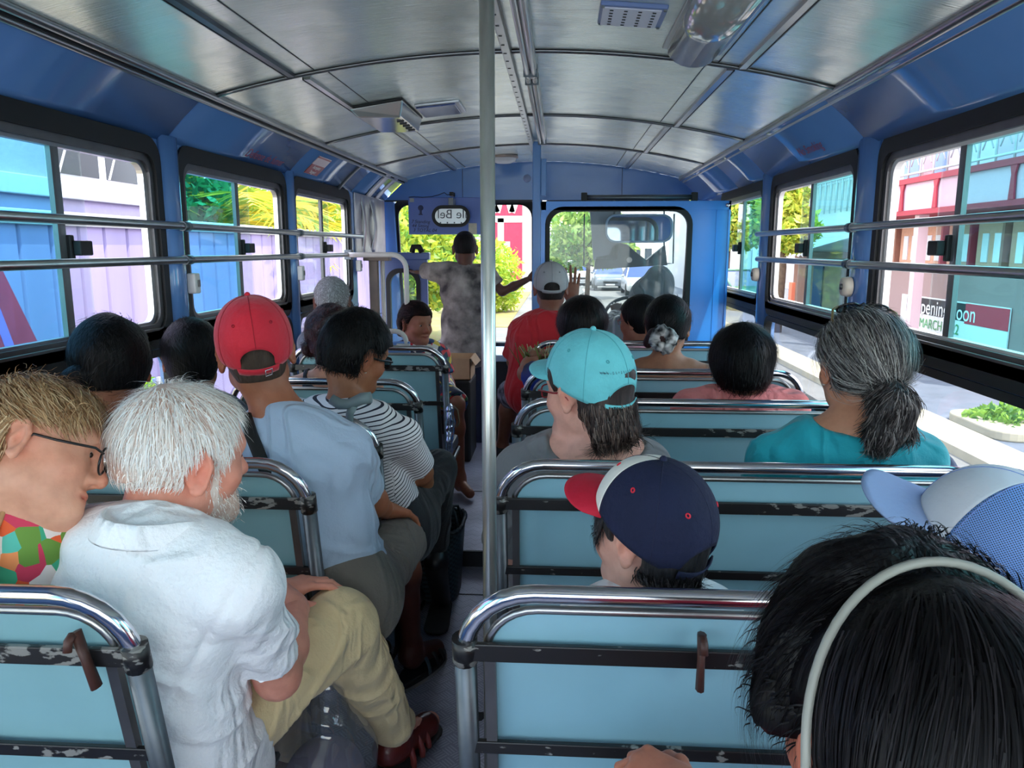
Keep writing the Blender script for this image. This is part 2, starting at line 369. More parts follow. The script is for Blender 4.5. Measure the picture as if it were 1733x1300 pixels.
# left wall ahead of the last window: sheet metal with the door opening under it
o = MB().box(XL-.045, XL, 4.80, 5.72, 1.36, 1.78).box(XL-.045, XL, 5.52, 5.72, -.15, 1.36).box(XL-.045, XL, 4.80, 4.88, -.15, 1.36).build('wall_doorway', BLUE); tag(o, kind='structure')
def window(n, X, out, w, lz0, lz1, tint_rear, rear_mat, front_mat, latch=True):
    a, b = w; mid = (a+b)/2; k = 6
    root = empty('window_%d' % n, (X, mid, 1.1)); tag(root, kind='structure')
    def ringx(name, o0, i0, x0, dx, m, bev=0):
        return MB().ring([(x0, p[0], p[1]) for p in o0], [(x0, p[0], p[1]) for p in i0], (dx, 0, 0)).build(name, m, root, bev)
    ringx('rubber_seal', rrect(a-.012, b+.012, 1.10, 1.768, .075, k), rrect(a+.022, b-.022, 1.158, 1.712, .06, k), X-out*.008, out*.03, BLACKR)
    f = ringx('sash_frame', rrect(a+.014, b-.014, 1.125, 1.722, .06, k), rrect(a+.052, b-.045, 1.178, 1.69, .045, k), X+out*.002, out*.035, ALUD)
    ringx('track', rrect(a+.05, b-.043, 1.17, 1.694, .045, k), rrect(a+.066, b-.066, 1.186, 1.68, .04, k), X+out*.012, out*.02, WHITEP if n > 5 else ALU)
    xg = X+out*.022
    MB().box(xg-.007, xg+.007, mid-.016, mid+.016, 1.15, 1.70).build('meeting_bar', ALUD, root)
    tr = (a+.04, mid, b-.04)
    MB().box(xg+out*.004-.002, xg+out*.004+.002, tr[0], mid+.005, 1.165, 1.70).build('tinted_pane', rear_mat, root)
    MB().box(xg-out*.006-.002, xg-out*.006+.002, mid-.005, mid+(tr[2]-mid)*(1 if front_mat is CLEAR else .24), 1.165, 1.70).build('sliding_pane', front_mat, root)
    if latch:
        l = MB().box(xg-out*.012-.008, xg-out*.012+.008, mid+.012, mid+.03, 1.385, 1.455)
        l.box(xg-out*.03-.012, xg-out*.03+.012, mid+.02, mid+.075, 1.40, 1.44).build('latch', BLACKR, root, .004)
    ringx('lower_seal', rrect(a-.01, b+.01, lz0-.012, lz1+.012, .07, k), rrect(a+.018, b-.018, lz0+.016, lz1-.012, .05, k), X-out*.006, out*.03, BLACKR)
    MB().box(X+out*.02-.002, X+out*.02+.002, a, b, lz0, lz1).build('lower_pane', DUSTY, root)
    MB().box(X-out*.004-.004, X-out*.004+.004, a+.0, b-.0, 1.128, 1.166).build('bottom_rail', ALUD, root, .002)
    return root
for i, w in enumerate(WIN_L): window(i+1, XL, -1, w, .60, 1.085, True, DUSTY if i == 4 else TEAL, DUSTY)
for i, w in enumerate(WIN_R): window(i+6, XR, 1, w, .80, 1.085, True, TEALG, DUSTY)
# coves above the windows, one sheet per bay
def cove(side, X, Cx, ys, n0):
    for i in range(len(ys)-1):
        mb = MB(); a, b = ys[i]+.0045, ys[i+1]-.0045; P = []
        for j in range(9):
            t = j/8; x = X+(Cx-X)*t; z = 1.765+(ZE-1.765)*t; bow = .006*math.sin(PI*t)
            P.append((x+(-bow if X < 0 else bow)*.7, z+bow*.7))
        vs = [(p[0], a, p[1]) for p in P]+[(p[0], b, p[1]) for p in P]
        mb.add(vs, [(j, j+1, 10+j, 9+j) for j in range(8)], True)
        o = mb.build('trim_%d' % (n0+i), BLUE); tag(o, kind='structure')
        s = o.modifiers.new('thick', 'SOLIDIFY'); s.thickness = .012; s.offset = 1 if X < 0 else -1
cove('left', XL, CL, [YB, .31, 1.43, 2.53, 3.675, 4.80, 5.72], 2)
cove('right', XR, CR, [YB, .42, 1.56, 2.68, 3.92, 4.55, 5.72], 10)
# backing behind the seams, so that they read dark
for s, X, Cx, n in ((-1, XL, CL, 18), (1, XR, CR, 19)):
    mb = MB(); mb.add([(X+s*.03, YB, 1.74), (X+s*.03, YF, 1.74), (Cx+s*.03, YF, 1.95), (Cx+s*.03, YB, 1.95)], [(0, 1, 2, 3)])
    o = mb.build('trim_%d' % n, DARK); tag(o, kind='structure'); q = o.modifiers.new('t', 'SOLIDIFY'); q.thickness = .004
# ceiling sheet
nx, ny = 48, 40; vs = []; fs = []
for j in range(ny+1):
    for i in range(nx+1):
        x = CL-.02+(CR-CL+.04)*i/nx; y = YB+(YF-YB)*j/ny; vs.append((x, y, ceil_z(x)))
for j in range(ny):
    for i in range(nx): fs.append((j*(nx+1)+i, (j+1)*(nx+1)+i, (j+1)*(nx+1)+i+1, j*(nx+1)+i+1))
o = np_mesh('ceiling', vs, fs, CEIL); tag(o, kind='structure'); q = o.modifiers.new('t', 'SOLIDIFY'); q.thickness = .03; q.offset = -1
# roof ribs, edge strips, long joints
def arc_pts(y, dz, n=28, x0=CL, x1=CR): return [(x0+(x1-x0)*i/n, y, ceil_z(x0+(x1-x0)*i/n)+dz) for i in range(n+1)]
nt_ = 20
for y in (.2, 1.37, 2.56, 3.74, 4.76):
    mb = MB(); mb.tube(arc_pts(y, -.001), .009, 8, flat=1.0); mb.tube(arc_pts(y+.012, 0), .004, 6, m=1); mb.tube(arc_pts(y-.012, 0), .004, 6, m=1)
    o = mb.build('trim_%d' % nt_, [ALU, DARK]); nt_ += 1; tag(o, kind='structure')
for Cx, s in ((CL, 1), (CR, -1)):
    mb = MB(); mb.tube([(Cx+s*.004, YB, ZE-.004), (Cx+s*.004, YF, ZE-.004)], .013, 8); mb.tube([(Cx-s*.02, YB, ZE-.022), (Cx-s*.02, YF, ZE-.022)], .009, 8); mb.box(min(Cx-s*.008, Cx-s*.012), max(Cx-s*.008, Cx-s*.012), YB, YF, ZE-.02, ZE-.008, 1)
    o = mb.build('trim_%d' % nt_, [ALU, DARK]); nt_ += 1; tag(o, kind='structure')
for x, ya, yb in ((-.87, YB, 2.54), (-.84, 2.6, 3.72), (-.80, 3.78, 4.74), (-.77, 4.78, 5.7), (.56, YB, 2.54), (.53, 2.58, 3.72), (.50, 3.76, 4.74), (.47, 4.78, 5.7)):
    mb = MB(); z = ceil_z(x); sx = -1 if x < 0 else 1
    mb.box(x-.012, x+.012, ya, yb, z-.010, z+.01); mb.box(x+sx*.012-.002, x+sx*.012+.002, ya, yb, z-.012, z+.01, 1); mb.box(x-sx*.075-.0015, x-sx*.075+.0015, ya, yb, ceil_z(x-sx*.075)-.002, z+.02, 1)
    o = mb.build('trim_%d' % nt_, [STEEL if x < -.86 else ALU, DARK]); nt_ += 1; tag(o, kind='structure')
# front header and windscreen surround
def front():
    # header sheet under the ceiling arc
    top = [(x, ceil_z(x)) for x in [CL+(CR-CL)*i/24 for i in range(25)]]
    loop = [(XL, 1.765)]+[(XR, 1.765)]+[(p[0], p[1]) for p in top[::-1]]
    mb = MB(); mb.prism([(p[0], YF, p[1]) for p in loop], (0, .05, 0)); 
    o = mb.build('wall_front', BLUE); tag(o, kind='structure')
    mb = MB(); mb.box(-.72, -.717, YF-.004, YF, 1.77, 1.99).box(.44, .443, YF-.004, YF, 1.77, 1.99).box(XL, -.17, YF-.006, YF, 1.757, 1.768)
    o = mb.build('trim_60', DARK); tag(o, kind='structure')
    mb = MB(); mb.beam((XL+.01, YF+.06, 1.8), (XL+.01, YF+.3, .5), .1, .1, (1, 0, 0)); mb.beam((XR-.01, YF+.06, 1.8), (XR-.01, YF+.3, .5), .1, .1, (1, 0, 0)); mb.beam((-.16, YF+.06, 1.8), (-.16, YF+.28, .6), .05, .05, (1, 0, 0))
    mb.box(XL, XR, YF+.22, YF+.4, -.2, .64); o = mb.build('trim_61', BLUE); tag(o, kind='structure')
    def screen(n, x0, x1):
        root = empty('window_%d' % n, ((x0+x1)/2, YF+.15, .65)); tag(root, kind='structure')
        def pt(x, z): return (x, YF+.06+(1.765-z)*.2, z)
        k = 6; I = rrect(x0+.03, x1-.03, .68, 1.735, .09, k); O_ = rrect(x0, x1, .64, 1.77, .06, k)
        MB().ring([pt(*p) for p in O_], [pt(*p) for p in I], (0, .03, .006)).build('rubber_seal', BLACKR, root)
        MB().prism([pt(x0+.02, .66), pt(x1-.02, .66), pt(x1-.02, 1.75), pt(x0+.02, 1.75)], (0, .004, .001)).build('windscreen_pane', CLEAR, root)
    screen(11, -1.25, -.185); screen(12, -.135, .97)
    # dashboard shelf
    mb = MB(); mb.box(-1.0, .95, YF-.28, YF+.24, .60, .66); mb.box(-.95, .9, YF-.2, YF+.2, .1, .60, 1)
    root = empty('dashboard', (-.1, YF, .0), 'pale blue dashboard shelf running under the windscreen', 'dashboard')
    MB().box(-1.0, .95, YF-.28, YF+.22, .61, .66).build('shelf', mat('dash_pale', (176, 190, 214), .3), root, .01)
    MB().box(-.95, .92, YF-.2, YF+.2, -.148, .61).build('front_panel', DARK, root)
front()
# rear wall with a wide rear window, behind the camera
k = 6; I = rrect(XL+.12, XR-.12, .85, 1.72, .09, k); O_ = rect_match(XL, XR, .5, 1.78, I, k); mb = MB()
mb.ring([(p[0], YB, p[1]) for p in O_], [(p[0], YB, p[1]) for p in I], (0, -.05, 0)); mb.box(XL, XR, YB-.05, YB, 0, .5)
top = [(x, ceil_z(x)) for x in [CL+(CR-CL)*i/24 for i in range(25)]]
mb.prism([(p[0], YB, p[1]) for p in [(XL, 1.78), (XR, 1.78)]+top[::-1]], (0, -.05, 0)); o = mb.build('wall_back', BLUE); tag(o, kind='structure')
root = empty('window_13', (0, YB, .85)); tag(root, kind='structure')
MB().box(XL+.11, XR-.11, YB-.03, YB-.026, .84, 1.73).build('rear_pane', CLEAR, root)
# ------------------------------------------------------------------ driver's partition
def partition():
    Y = 4.6; x0, x1, zt = -.115, .985, 1.69
    root = empty('driver_partition', ((x0+x1)/2, Y, .07), 'blue metal partition with a rounded glass window behind the driver', 'partition')
    k = 6; I = rrect(-.085, .765, .80, 1.655, .10, k); O_ = rect_match(x0, .80, .75, zt, I, k)
    mb = MB(); mb.ring([(p[0], Y, p[1]) for p in O_], [(p[0], Y, p[1]) for p in I], (0, .03, 0)); mb.box(x0, .80, Y, Y+.03, .07, .75); mb.box(.80, x1, Y, Y+.03, .07, zt)
    mb.build('panel', BLUE2, root)
    MB().box(x0, x1, Y-.008, Y, zt-.05, zt).box(x0, x0+.03, Y-.008, Y, .07, zt).box(x1-.012, x1, Y-.008, Y, .07, zt).box(.905, .909, Y-.003, Y, .07, zt-.05).build('edge_strip', BLUE2, root)
    I2 = rrect(-.062, .742, .823, 1.632, .085, k)
    MB().ring([(p[0], Y-.008, p[1]) for p in rrect(-.09, .77, .795, 1.66, .105, k)], [(p[0], Y-.008, p[1]) for p in I2], (0, .046, 0)).build('rubber_seal', BLACKR, root)
    MB().box(-.08, .76, Y+.012, Y+.017, .81, 1.65).build('pane', DUSTY, root)
    b = MB(); b.lathe([(.0, -.01), (.012, -.01), (.012, .004), (0, .004)], (.965, Y-.008, 1.665), 14, 'y'); b.build('bolt', CHROME, root)
    MB().box(-.165, -.117, Y-.02, Y+.03, .07, ceil_z(-.14)-.01).build('post', mat('post_blue', (84, 128, 186), .3), root, .006)
    MB().box(-.115, -.085, Y-.025, Y-.005, 1.72, 1.93).build('post_bracket', mat('post_blue', (84, 128, 186), .3), root, .003)
    # roller blind tube above the partition
    r = empty('blind_roller', (.43, Y+.02, zt), 'dark blind roller lying along the top of the driver partition', 'blind')
    MB().tube([(.12, Y+.02, zt+.022), (.78, Y+.02, zt+.022)], .016, 10).build('roller', STEEL, r)
    for x in (.12, .76): MB().box(x, x+.035, Y, Y+.04, zt, zt+.05).build('roller_bracket', BLACKR, r, .004)
partition()
# ------------------------------------------------------------------ handrails beside the windows
def handrail(name, X, y0, y1, z, clamps, label):
    root = empty(name, (X, (y0+y1)/2, z), label, 'handrail', 'window handrails')
    mb = MB(); mb.tube([(X, y0, z), (X, y1-.01, z), (X, y1, z)], [.0125, .0125, .007], 12); mb.build('rail', ALU, root)
    for y in clamps:
        c = MB(); c.tube([(X, y-.022, z), (X, y+.022, z)], .0165, 12); wx = XL if X < 0 else XR
        c.box(min(X, wx), max(X, wx), y-.016, y+.016, z-.012, z+.012); c.build('clamp', STEEL, root)
handrail('window_handrail', XL+.045, YB+.02, 4.86, 1.492, (.31, 1.43, 2.535, 3.675), 'upper grey steel rail running along the left windows')
handrail('window_handrail', XL+.045, YB+.02, 4.84, 1.381, (.31, 1.43, 2.535, 3.675), 'lower grey steel rail running along the left windows')
handrail('window_handrail', XR-.045, YB+.02, 3.93, 1.488, (.42, 1.565, 2.68), 'upper grey steel rail running along the right windows')
handrail('window_handrail', XR-.045, YB+.02, 3.90, 1.367, (.42, 1.565, 2.68), 'lower grey steel rail running along the right windows')
# bell pushes and clips on the pillars
for X, y, z, s, lab in ((XL+.03, 2.585, 1.30, 1, 'small white box under the handrails on the nearest left pillar'), (XL+.03, 3.69, 1.30, 1, 'small white box under the handrails on the second left pillar'), (XL+.03, 4.79, 1.31, 1, 'small pinkish box on the foremost left pillar')):
    r = empty('bell_push', (X, y, z), lab, 'bell push', 'bell pushes on the left pillars')
    MB().box(X-.01, X+.022, y-.02, y+.02, z-.035, z+.035).build('housing', WHITEP, r, .006); MB().box(X+.022, X+.026, y-.004, y+.01, z-.012, z+.012).build('button', ALUD, r, .001)
for y, lab in ((2.69, 'round cream bell push on the nearest right pillar in view'), (3.93, 'round cream bell push on the right pillar beside the middle window')):
    X = XR-.03; z = 1.29; r = empty('round_bell_push', (X, y, z), lab, 'bell push', 'round bell pushes on the right pillars')
    MB().lathe([(0, -.028), (.03, -.026), (.034, -.01), (.034, .0)], (X, y, z), 20, 'x').build('housing', mat('aged_cream', (226, 210, 190), .45), r); MB().lathe([(0, -.034), (.01, -.033), (.011, -.026)], (X, y, z), 14, 'x').build('button', ALUD, r)
# ------------------------------------------------------------------ pole
r = empty('grab_pole', (-.14, 1.5, 0), 'tall vertical steel grab pole standing in the aisle', 'pole')
MB().tube([(-.14, 1.5, 0), (-.14, 1.5, 1.0), (-.14, 1.5, ceil_z(-.14))], .0145, 18).build('tube', mat('pole_steel', (196, 198, 192), .3, .85, var=.12, scale=14, stretch=(3, 3, .6)), r)
MB().lathe([(0, .012), (.03, .012), (.03, 0), (0, 0)], (-.14, 1.5, 0), 20).build('foot_flange', STEEL, r)
MB().lathe([(0, 0), (.03, 0), (.03, -.012), (.014, -.02)], (-.14, 1.5, ceil_z(-.14)), 20).build('ceiling_flange', STEEL, r)
# ------------------------------------------------------------------ ceiling fittings
def ceiling_rail():
    x = -.142; z = ceil_z(x)-.035
    for (ya, yb, lab) in ((.1, 2.78, 'long tubular ceiling light nearest the camera along the roof centre line'), (2.8, 4.5, 'farther tubular ceiling light ending by the blue post')):
        r = empty('tube_light', (x+.035, (ya+yb)/2, z), lab, 'ceiling light', 'tube lights along the roof')
        X = x+.035
        MB().box(X-.022, X+.022, ya, yb, z+.012, z+.04).build('base', ALU, r, .003)
        pts = [(X-.012, ya, z), (X-.012, yb-.03, z), (X-.008, yb-.01, z), (X, yb-.002, z), (X+.008, yb-.01, z), (X+.012, yb-.03, z), (X+.012, ya, z)]
        MB().tube(pts, .0085, 10).build('tube', mat('tube_glass_frosted', (214, 206, 204), .22, .35), r)
        for y in (ya+.05, yb-.06): MB().box(X-.024, X+.024, y, y+.012, z-.012, z+.03).build('clip', STEEL, r, .002)
    r = empty('cable_channel', (x-.03, 2.3, z), 'slim slotted aluminium cable channel beside the ceiling tubes', 'cable channel')
    MB().box(x-.045, x-.018, .1, 5.1, z+.012, z+.04).build('channel', ALU, r, .003)
    y = 1.2
    while y < 4.5: MB().box(x-.04, x-.03, y, y+.006, z+.0105, z+.013).build('slot', DARK, r); y += .1
ceiling_rail()
def ceil_frame(x, y):
    "frame on the ceiling: x right, y forward along the sheet, normal downward"
    t = (x-(CL+CR)/2)/((CR-CL)/2); sl = -2*(ZC-ZE)*t/((CR-CL)/2)
    ex = Vector((1, 0, sl)).normalized(); ey = Vector((0, 1, 0)); n = -(ex.cross(ey))
    M = Matrix((ex, ey, -n)).transposed().to_4x4(); M.translation = Vector((x, y, ceil_z(x))); return M
def ceil_box(mb, M, cx, cy, sx, sy, z0, z1, m=0):
    return mb.obox(M @ Matrix.Translation((cx, cy, -(z0+z1)/2)), sx, sy, abs(z1-z0), m)
# white perforated plate
M = ceil_frame(.18, 2.14); r = empty('speaker_grille', M.translation, 'white perforated square plate on the ceiling right of the pole', 'speaker grille')
ceil_box(MB(), M, 0, 0, .17, .17, 0, .012).build('rim', mat('grille_blue_rim', (108, 128, 180), .35), r, .003)
ceil_box(MB(), M, -.004, 0, .148, .150, .012, .016).build('plate', mat('grille_white', (214, 214, 228), .4), r, .001)
for i in range(6):
    for j in range(4): ceil_box(MB(), M, -.055+.036*j, -.06+.024*i, .009, .006, .016, .0175).build('hole', DARK, r)
for i, (a, b) in enumerate(((-1, -1), (1, -1), (1, 1), (-1, 1))): ceil_box(MB(), M, a*.078, b*.078, .008, .008, .012, .016).build('screw', STEEL, r)
# clear plastic shade
M = ceil_frame(.385, 2.12); r = empty('ceiling_lamp', M.translation, 'long curved clear plastic ceiling lamp shade on the right near the camera', 'ceiling light')
mb = MB(); n = 10; vs = []; L_ = .62
for s in (-1, 1):
    for j in range(n+1):
        a = PI*j/n; vs.append(M @ Vector((.075*math.cos(a), s*L_/2*.5-.02*0+ (0 if s < 0 else .0)+ (L_/4 if s > 0 else -L_/4), -.05*math.sin(a)-.004)))
mb.add(vs, [(j, j+1, n+2+j, n+1+j) for j in range(n)]+[tuple(range(n+1))[::-1], tuple(range(n+1, 2*n+2))], True)
mb.build('shade', mat('glossy_silver_plastic', (196, 194, 192), .12, .55, bump=.2, bscale=7), r)
ceil_box(MB(), M, 0, 0, .175, .64, 0, .008).build('base', ALU, r, .003)
# wedge lamp on the left
M = ceil_frame(-.74, 3.36); r = empty('ceiling_lamp', M.translation, 'wedge shaped pale ceiling lamp on the left beside the blue plate', 'ceiling light')
ceil_box(MB(), M, 0, 0, .22, .46, 0, .01).build('base', BLACKR, r, .003)
mb = MB(); mb.add([M @ Vector(p) for p in ((-.11, -.22, -.01), (.11, -.22, -.01), (.11, .22, -.01), (-.11, .22, -.01), (-.085, -.2, -.045), (.085, -.2, -.07), (.085, .2, -.07), (-.085, .2, -.045))],
   [(0, 3, 2, 1), (4, 5, 6, 7), (0, 1, 5, 4), (1, 2, 6, 5), (2, 3, 7, 6), (3, 0, 4, 7)]); mb.build('shade', mat('lamp_shade_silver', (206, 200, 196), .16, .6), r, .006)
for i in range(5): ceil_box(MB(), M, .07, -.12+.06*i, .03, .008, .066, .073).build('vent_slot', DARK, r)
# blue vent plate
M = ceil_frame(-.52, 3.42); r = empty('vent_plate', M.translation, 'small dark blue square plate on the ceiling left of the pole', 'vent')
ceil_box(MB(), M, 0, 0, .19, .24, 0, .012).build('rim', mat('vent_silver', (190, 190, 196), .3, .6), r, .003); ceil_box(MB(), M, -.008, 0, .165, .225, .012, .018).build('plate', mat('vent_blue', (62, 80, 138), .12), r, .002)
# dome lamp
M = ceil_frame(-.385, 5.3); r = empty('dome_lamp', M.translation, 'round white dome lamp on the ceiling near the windscreen', 'ceiling light')
c = M.translation; MB().lathe([(.095, 0), (.098, -.012), (.085, -.018)], c, 24).build('rim', mat('dome_rim', (160, 140, 130), .4), r); MB().lathe([(.088, -.014), (.078, -.034), (.05, -.047), (0, -.052)], c, 24).build('lens', WHITEP, r)
# ------------------------------------------------------------------ left front corner: sheet covers, door leaf, rails
SHEET = mat('bare_sheet_metal', (196, 190, 192), .36, .55, var=.12, scale=9, bump=.25, bscale=5)
r = empty('corner_cover', (XL+.01, 5.2, 1.36), 'crumpled bare metal sheet covering the front left corner above the door', 'metal cover')
MB().box(XL, XL+.012, 4.84, 5.66, 1.365, 1.765).build('sheet', SHEET, r, .004)
for y, w in ((5.02, .07), (5.28, .13)):
    mb = MB(); vs = []; fs = []; n = 14
    for i in range(n+1):
        t = i/n; z = 1.39+.36*t; bow = .018+.028*math.sin(PI*t)*(1 if w > .1 else .6)
        for q in range(5): vs.append((XL+bow-.02*abs(q-2)/2*.5, y-w/2*(1-.25*math.sin(PI*t))+w*(1-.25*math.sin(PI*t))*q/4, z))
    fs = [(i*5+q, i*5+q+1, i*5+q+6, i*5+q+5) for i in range(n) for q in range(4)]
    o = mb.add(vs, fs, True).build('strap', SHEET, r); s = o.modifiers.new('t', 'SOLIDIFY'); s.thickness = .004
for i, (y, w) in enumerate(((4.50, .05), (5.18, .12), (5.42, .10))):
    mb = MB(); P = []
    for j in range(9):
        t = j/8; bow = .006*math.sin(PI*t)-.006; P.append((XL+(CL-XL)*t-bow*.7, 1.765+(ZE-1.765)*t+bow*.7))
    vs = [(p[0], y-w/2, p[1]) for p in P]+[(p[0], y+w/2, p[1]) for p in P]
    o = mb.add(vs, [(j, j+1, 10+j, 9+j) for j in range(8)], True).build('cove_strap', SHEET if i else STEEL, None); q = o.modifiers.new('t', 'SOLIDIFY'); q.thickness = .006; q.offset = -1
    tag(o, ['narrow grey metal strip across the left cove over the third window', 'wide bare metal strip across the left cove before the windscreen', 'wrinkled metal strip across the left cove at the very front'][i], 'metal strip', 'metal strips across the left cove')
def door():
    Y = 5.36; x0, x1, z0, z1 = -1.27, -.93, -.13, 1.34
    root = empty('door_1', ((x0+x1)/2, Y, z0)); tag(root, kind='structure')
    k = 6; I = rrect(x0+.055, x1-.06, .52, 1.27, .09, k); O_ = rect_match(x0, x1, .45, z1, I, k); B = mat('door_grey_blue', (78, 96, 150), .3)
    mb = MB(); mb.ring([(p[0], Y, p[1]) for p in O_], [(p[0], Y, p[1]) for p in I], (0, .03, 0)); mb.box(x0, x1, Y, Y+.03, z0, .45); mb.build('door_leaf', B, root)
    MB().ring([(p[0], Y-.006, p[1]) for p in rrect(x0+.045, x1-.05, .51, 1.28, .095, k)], [(p[0], Y-.006, p[1]) for p in rrect(x0+.075, x1-.08, .54, 1.25, .08, k)], (0, .042, 0)).build('rubber_seal', BLACKR, root)
    MB().box(x0+.06, x1-.07, Y+.012, Y+.016, .53, 1.26).build('door_pane', glass('door_glass', (.8, .92, .9), .08, .05), root)
    MB().box(x0, x1+.02, Y-.03, Y+.04, z1, z1+.05).build('top_bar', B, root, .006)
    MB().tube([(x1-.1, Y-.02, z1+.05), (x1-.09, Y-.02, z1+.09), (x1-.05, Y-.02, z1+.09), (x1-.03, Y-.02, z1+.05)], .02, 10).build('hinge_cover', BLACKR, root)
door()
r = empty('door_post', (-1.2, 4.9, 0), 'brown weathered post beside the front door', 'post'); MB().box(-1.225, -1.17, 4.88, 4.93, .07, 1.36).build('post', mat('brown_post', (116, 98, 88), .5, var=.15, scale=8), r, .004)
MB().box(-1.255, -1.09, 4.86, 4.95, 1.34, 1.365).build('cap_strip', mat('brown_post', (0, 0, 0)), r, .003)
r = empty('door_rod', (-1.15, 4.92, 0), 'pale painted rod standing right of the brown door post', 'rod'); MB().tube([(-1.148, 4.94, .07), (-1.148, 4.94, 1.338)], .014, 10).build('rod', CREAM, r)
def cream_rail():
    Y = 4.3; a = at(598, 432, Y); pts = [V(XL+.01, 4.62, a[2]), V(-1.14, 4.3, a[2]+.002)]
    b = at(650, 431, Y); c = at(690, 560, Y); rr = .08
    zt = b[2]; xr = c[0]
    pts += [V(xr-rr, Y, zt)]+[V(xr-rr+rr*math.sin(t), Y, zt-rr+rr*math.cos(t)) for t in [R(15*i) for i in range(1, 7)]]+[V(xr, Y, .95), V(xr+.002, Y, .07)]
    r = empty('entrance_handrail', (xr, Y, .07), 'cream painted handrail bent down beside the entrance', 'handrail'); MB().tube(pts, .0145, 12).build('tube', CREAM, r)
    MB().lathe([(0, .012), (.03, .012), (.03, 0)], (xr+.002, Y, .07), 16).build('foot', CREAM, r)
    MB().box(XL, XL+.045, 4.59, 4.65, a[2]-.03, a[2]+.03).build('wall_bracket', STEEL, r, .004)
cream_rail()
# sign board and mirror on the windscreen header
def signboard():
    Y = 5.62; p0 = at(692, 397, Y); p1 = at(828, 334, Y); cx = (p0[0]+p1[0])/2
    r = empty('sign_board', (cx, Y, p0[2]), 'blue painted board with hand lettering hanging over the windscreen', 'sign')
    MB().box(p0[0], p1[0], Y, Y+.008, p0[2], p1[2]).build('board', mat('board_blue', (88, 112, 184), .35, var=.06, scale=6), r, .003)
    def T(s, u, v, px, align='LEFT'):
        p = at(u, v, Y); return text_mesh('lettering', s, px*Y/FPX, frame_m((p[0], Y-.002, p[2]), (1, 0, -.02), (0, 0, 1)), mat('sign_ink', (22, 24, 40), .6), r, align=align, shear=.25)
    T('7 Standing', 696, 375.2, 7.6); T('44 Sitting', 697, 382.2, 7.6); T('3 TOTAL 04', 699, 389.6, 7.6)
    INK = mat('faded_grey_ink', (56, 62, 96), .6)
    mb = MB(); p = at(712, 352, Y); mb.lathe([(.0, -.0012), (.02, -.0012), (.02, .0)], (p[0], Y, p[2]), 18, 'y'); mb.box(p[0]-.008, p[0]+.008, Y-.0012, Y, p[2]-.045, p[2]-.018); mb.box(p[0]-.016, p[0]+.014, Y-.0012, Y, p[2]-.05, p[2]-.042); mb.build('emblem', INK, r)
    p = at(697, 339, Y); MB().box(p[0]-.016, p[0]+.016, Y-.002, Y, p[2]-.013, p[2]+.014).build('tape', mat('old_tape', (160, 156, 150), .5), r)
    p = at(800, 385, Y); MB().box(p[0]-.03, p[0]+.03, Y-.002, Y, p[2]-.05, p[2]+.03).build('paper_note', mat('note_paper', (196, 188, 170), .6, var=.1, scale=30), r)
    w = empty('loose_wire', at(745, 330, Y-.03), 'thin black wire straggling along the top of the blue sign board', 'wire')
    pts = [at(u, v, Y-.02) for u, v in ((692, 334), (700, 333), (715, 334), (730, 333), (742, 330), (752, 326), (757, 330), (763, 329))]
    MB().tube(pts, .003, 6).build('wire', BLACKR, w); p = at(764, 328, Y); MB().box(p[0]-.012, p[0]+.012, Y-.02, YF, p[2]-.015, p[2]+.012).build('wire_clip', BLACKR, w)
    # mirror
    Ym = 5.50; c = at(763, 366, Ym); hw, hh = .118, .056
    m = empty('rear_view_mirror', c, 'oval black rimmed mirror hanging before the blue sign board', 'mirror')
    def oval(a, b, y): return [(c[0]+p[0], y, c[2]+p[1]) for p in rrect(-a, a, -b, b, b*.98, 8)]
    MB().ring(oval(hw+.018, hh+.02, Ym-.008), oval(hw-.004, hh-.004, Ym-.008), (0, .03, 0)).build('rim', BLACKR, m, .004)
    MB().prism(oval(hw, hh, Ym), (0, .006, 0)).build('mirror_glass', mat('mirror_silver', (225, 228, 228), .25, .35), m)
    MB().prism(oval(hw+.016, hh+.018, Ym+.008), (0, .03, 0)).build('mirror_back', BLACKR, m)
    p = at(763, 342, Ym); MB().box(p[0]-.018, p[0]+.018, Ym, Y, c[2]+hh+.0, p[2]+.03).build('stem', mat('stem_grey', (120, 124, 130), .4), m, .003)
    # reflection put on the mirror face as dark reversed lettering and specks
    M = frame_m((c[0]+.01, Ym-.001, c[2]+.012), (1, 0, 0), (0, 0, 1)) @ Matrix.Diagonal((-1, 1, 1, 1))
    text_mesh('mirrored_lettering', 'ile Bel', .088, M, mat('painted_reflection', (70, 72, 78), .5), m)
    for k_ in range(4): MB().box(c[0]-.08+.05*k_, c[0]-.07+.05*k_, Ym-.0012, Ym, c[2]-.05, c[2]-.04).build('mirrored_speck', mat('painted_reflection', (0, 0, 0)), m)
signboard()
p = at(892, 302, YF); MB().lathe([(0, -.006), (.026, -.006), (.028, 0)], (p[0], YF, p[2]), 18, 'y').build('emblem_badge', mat('badge_grey', (140, 150, 180), .4)); tag(bpy.data.objects['emblem_badge'], 'small pale round badge on the blue header left of the partition post', 'badge')
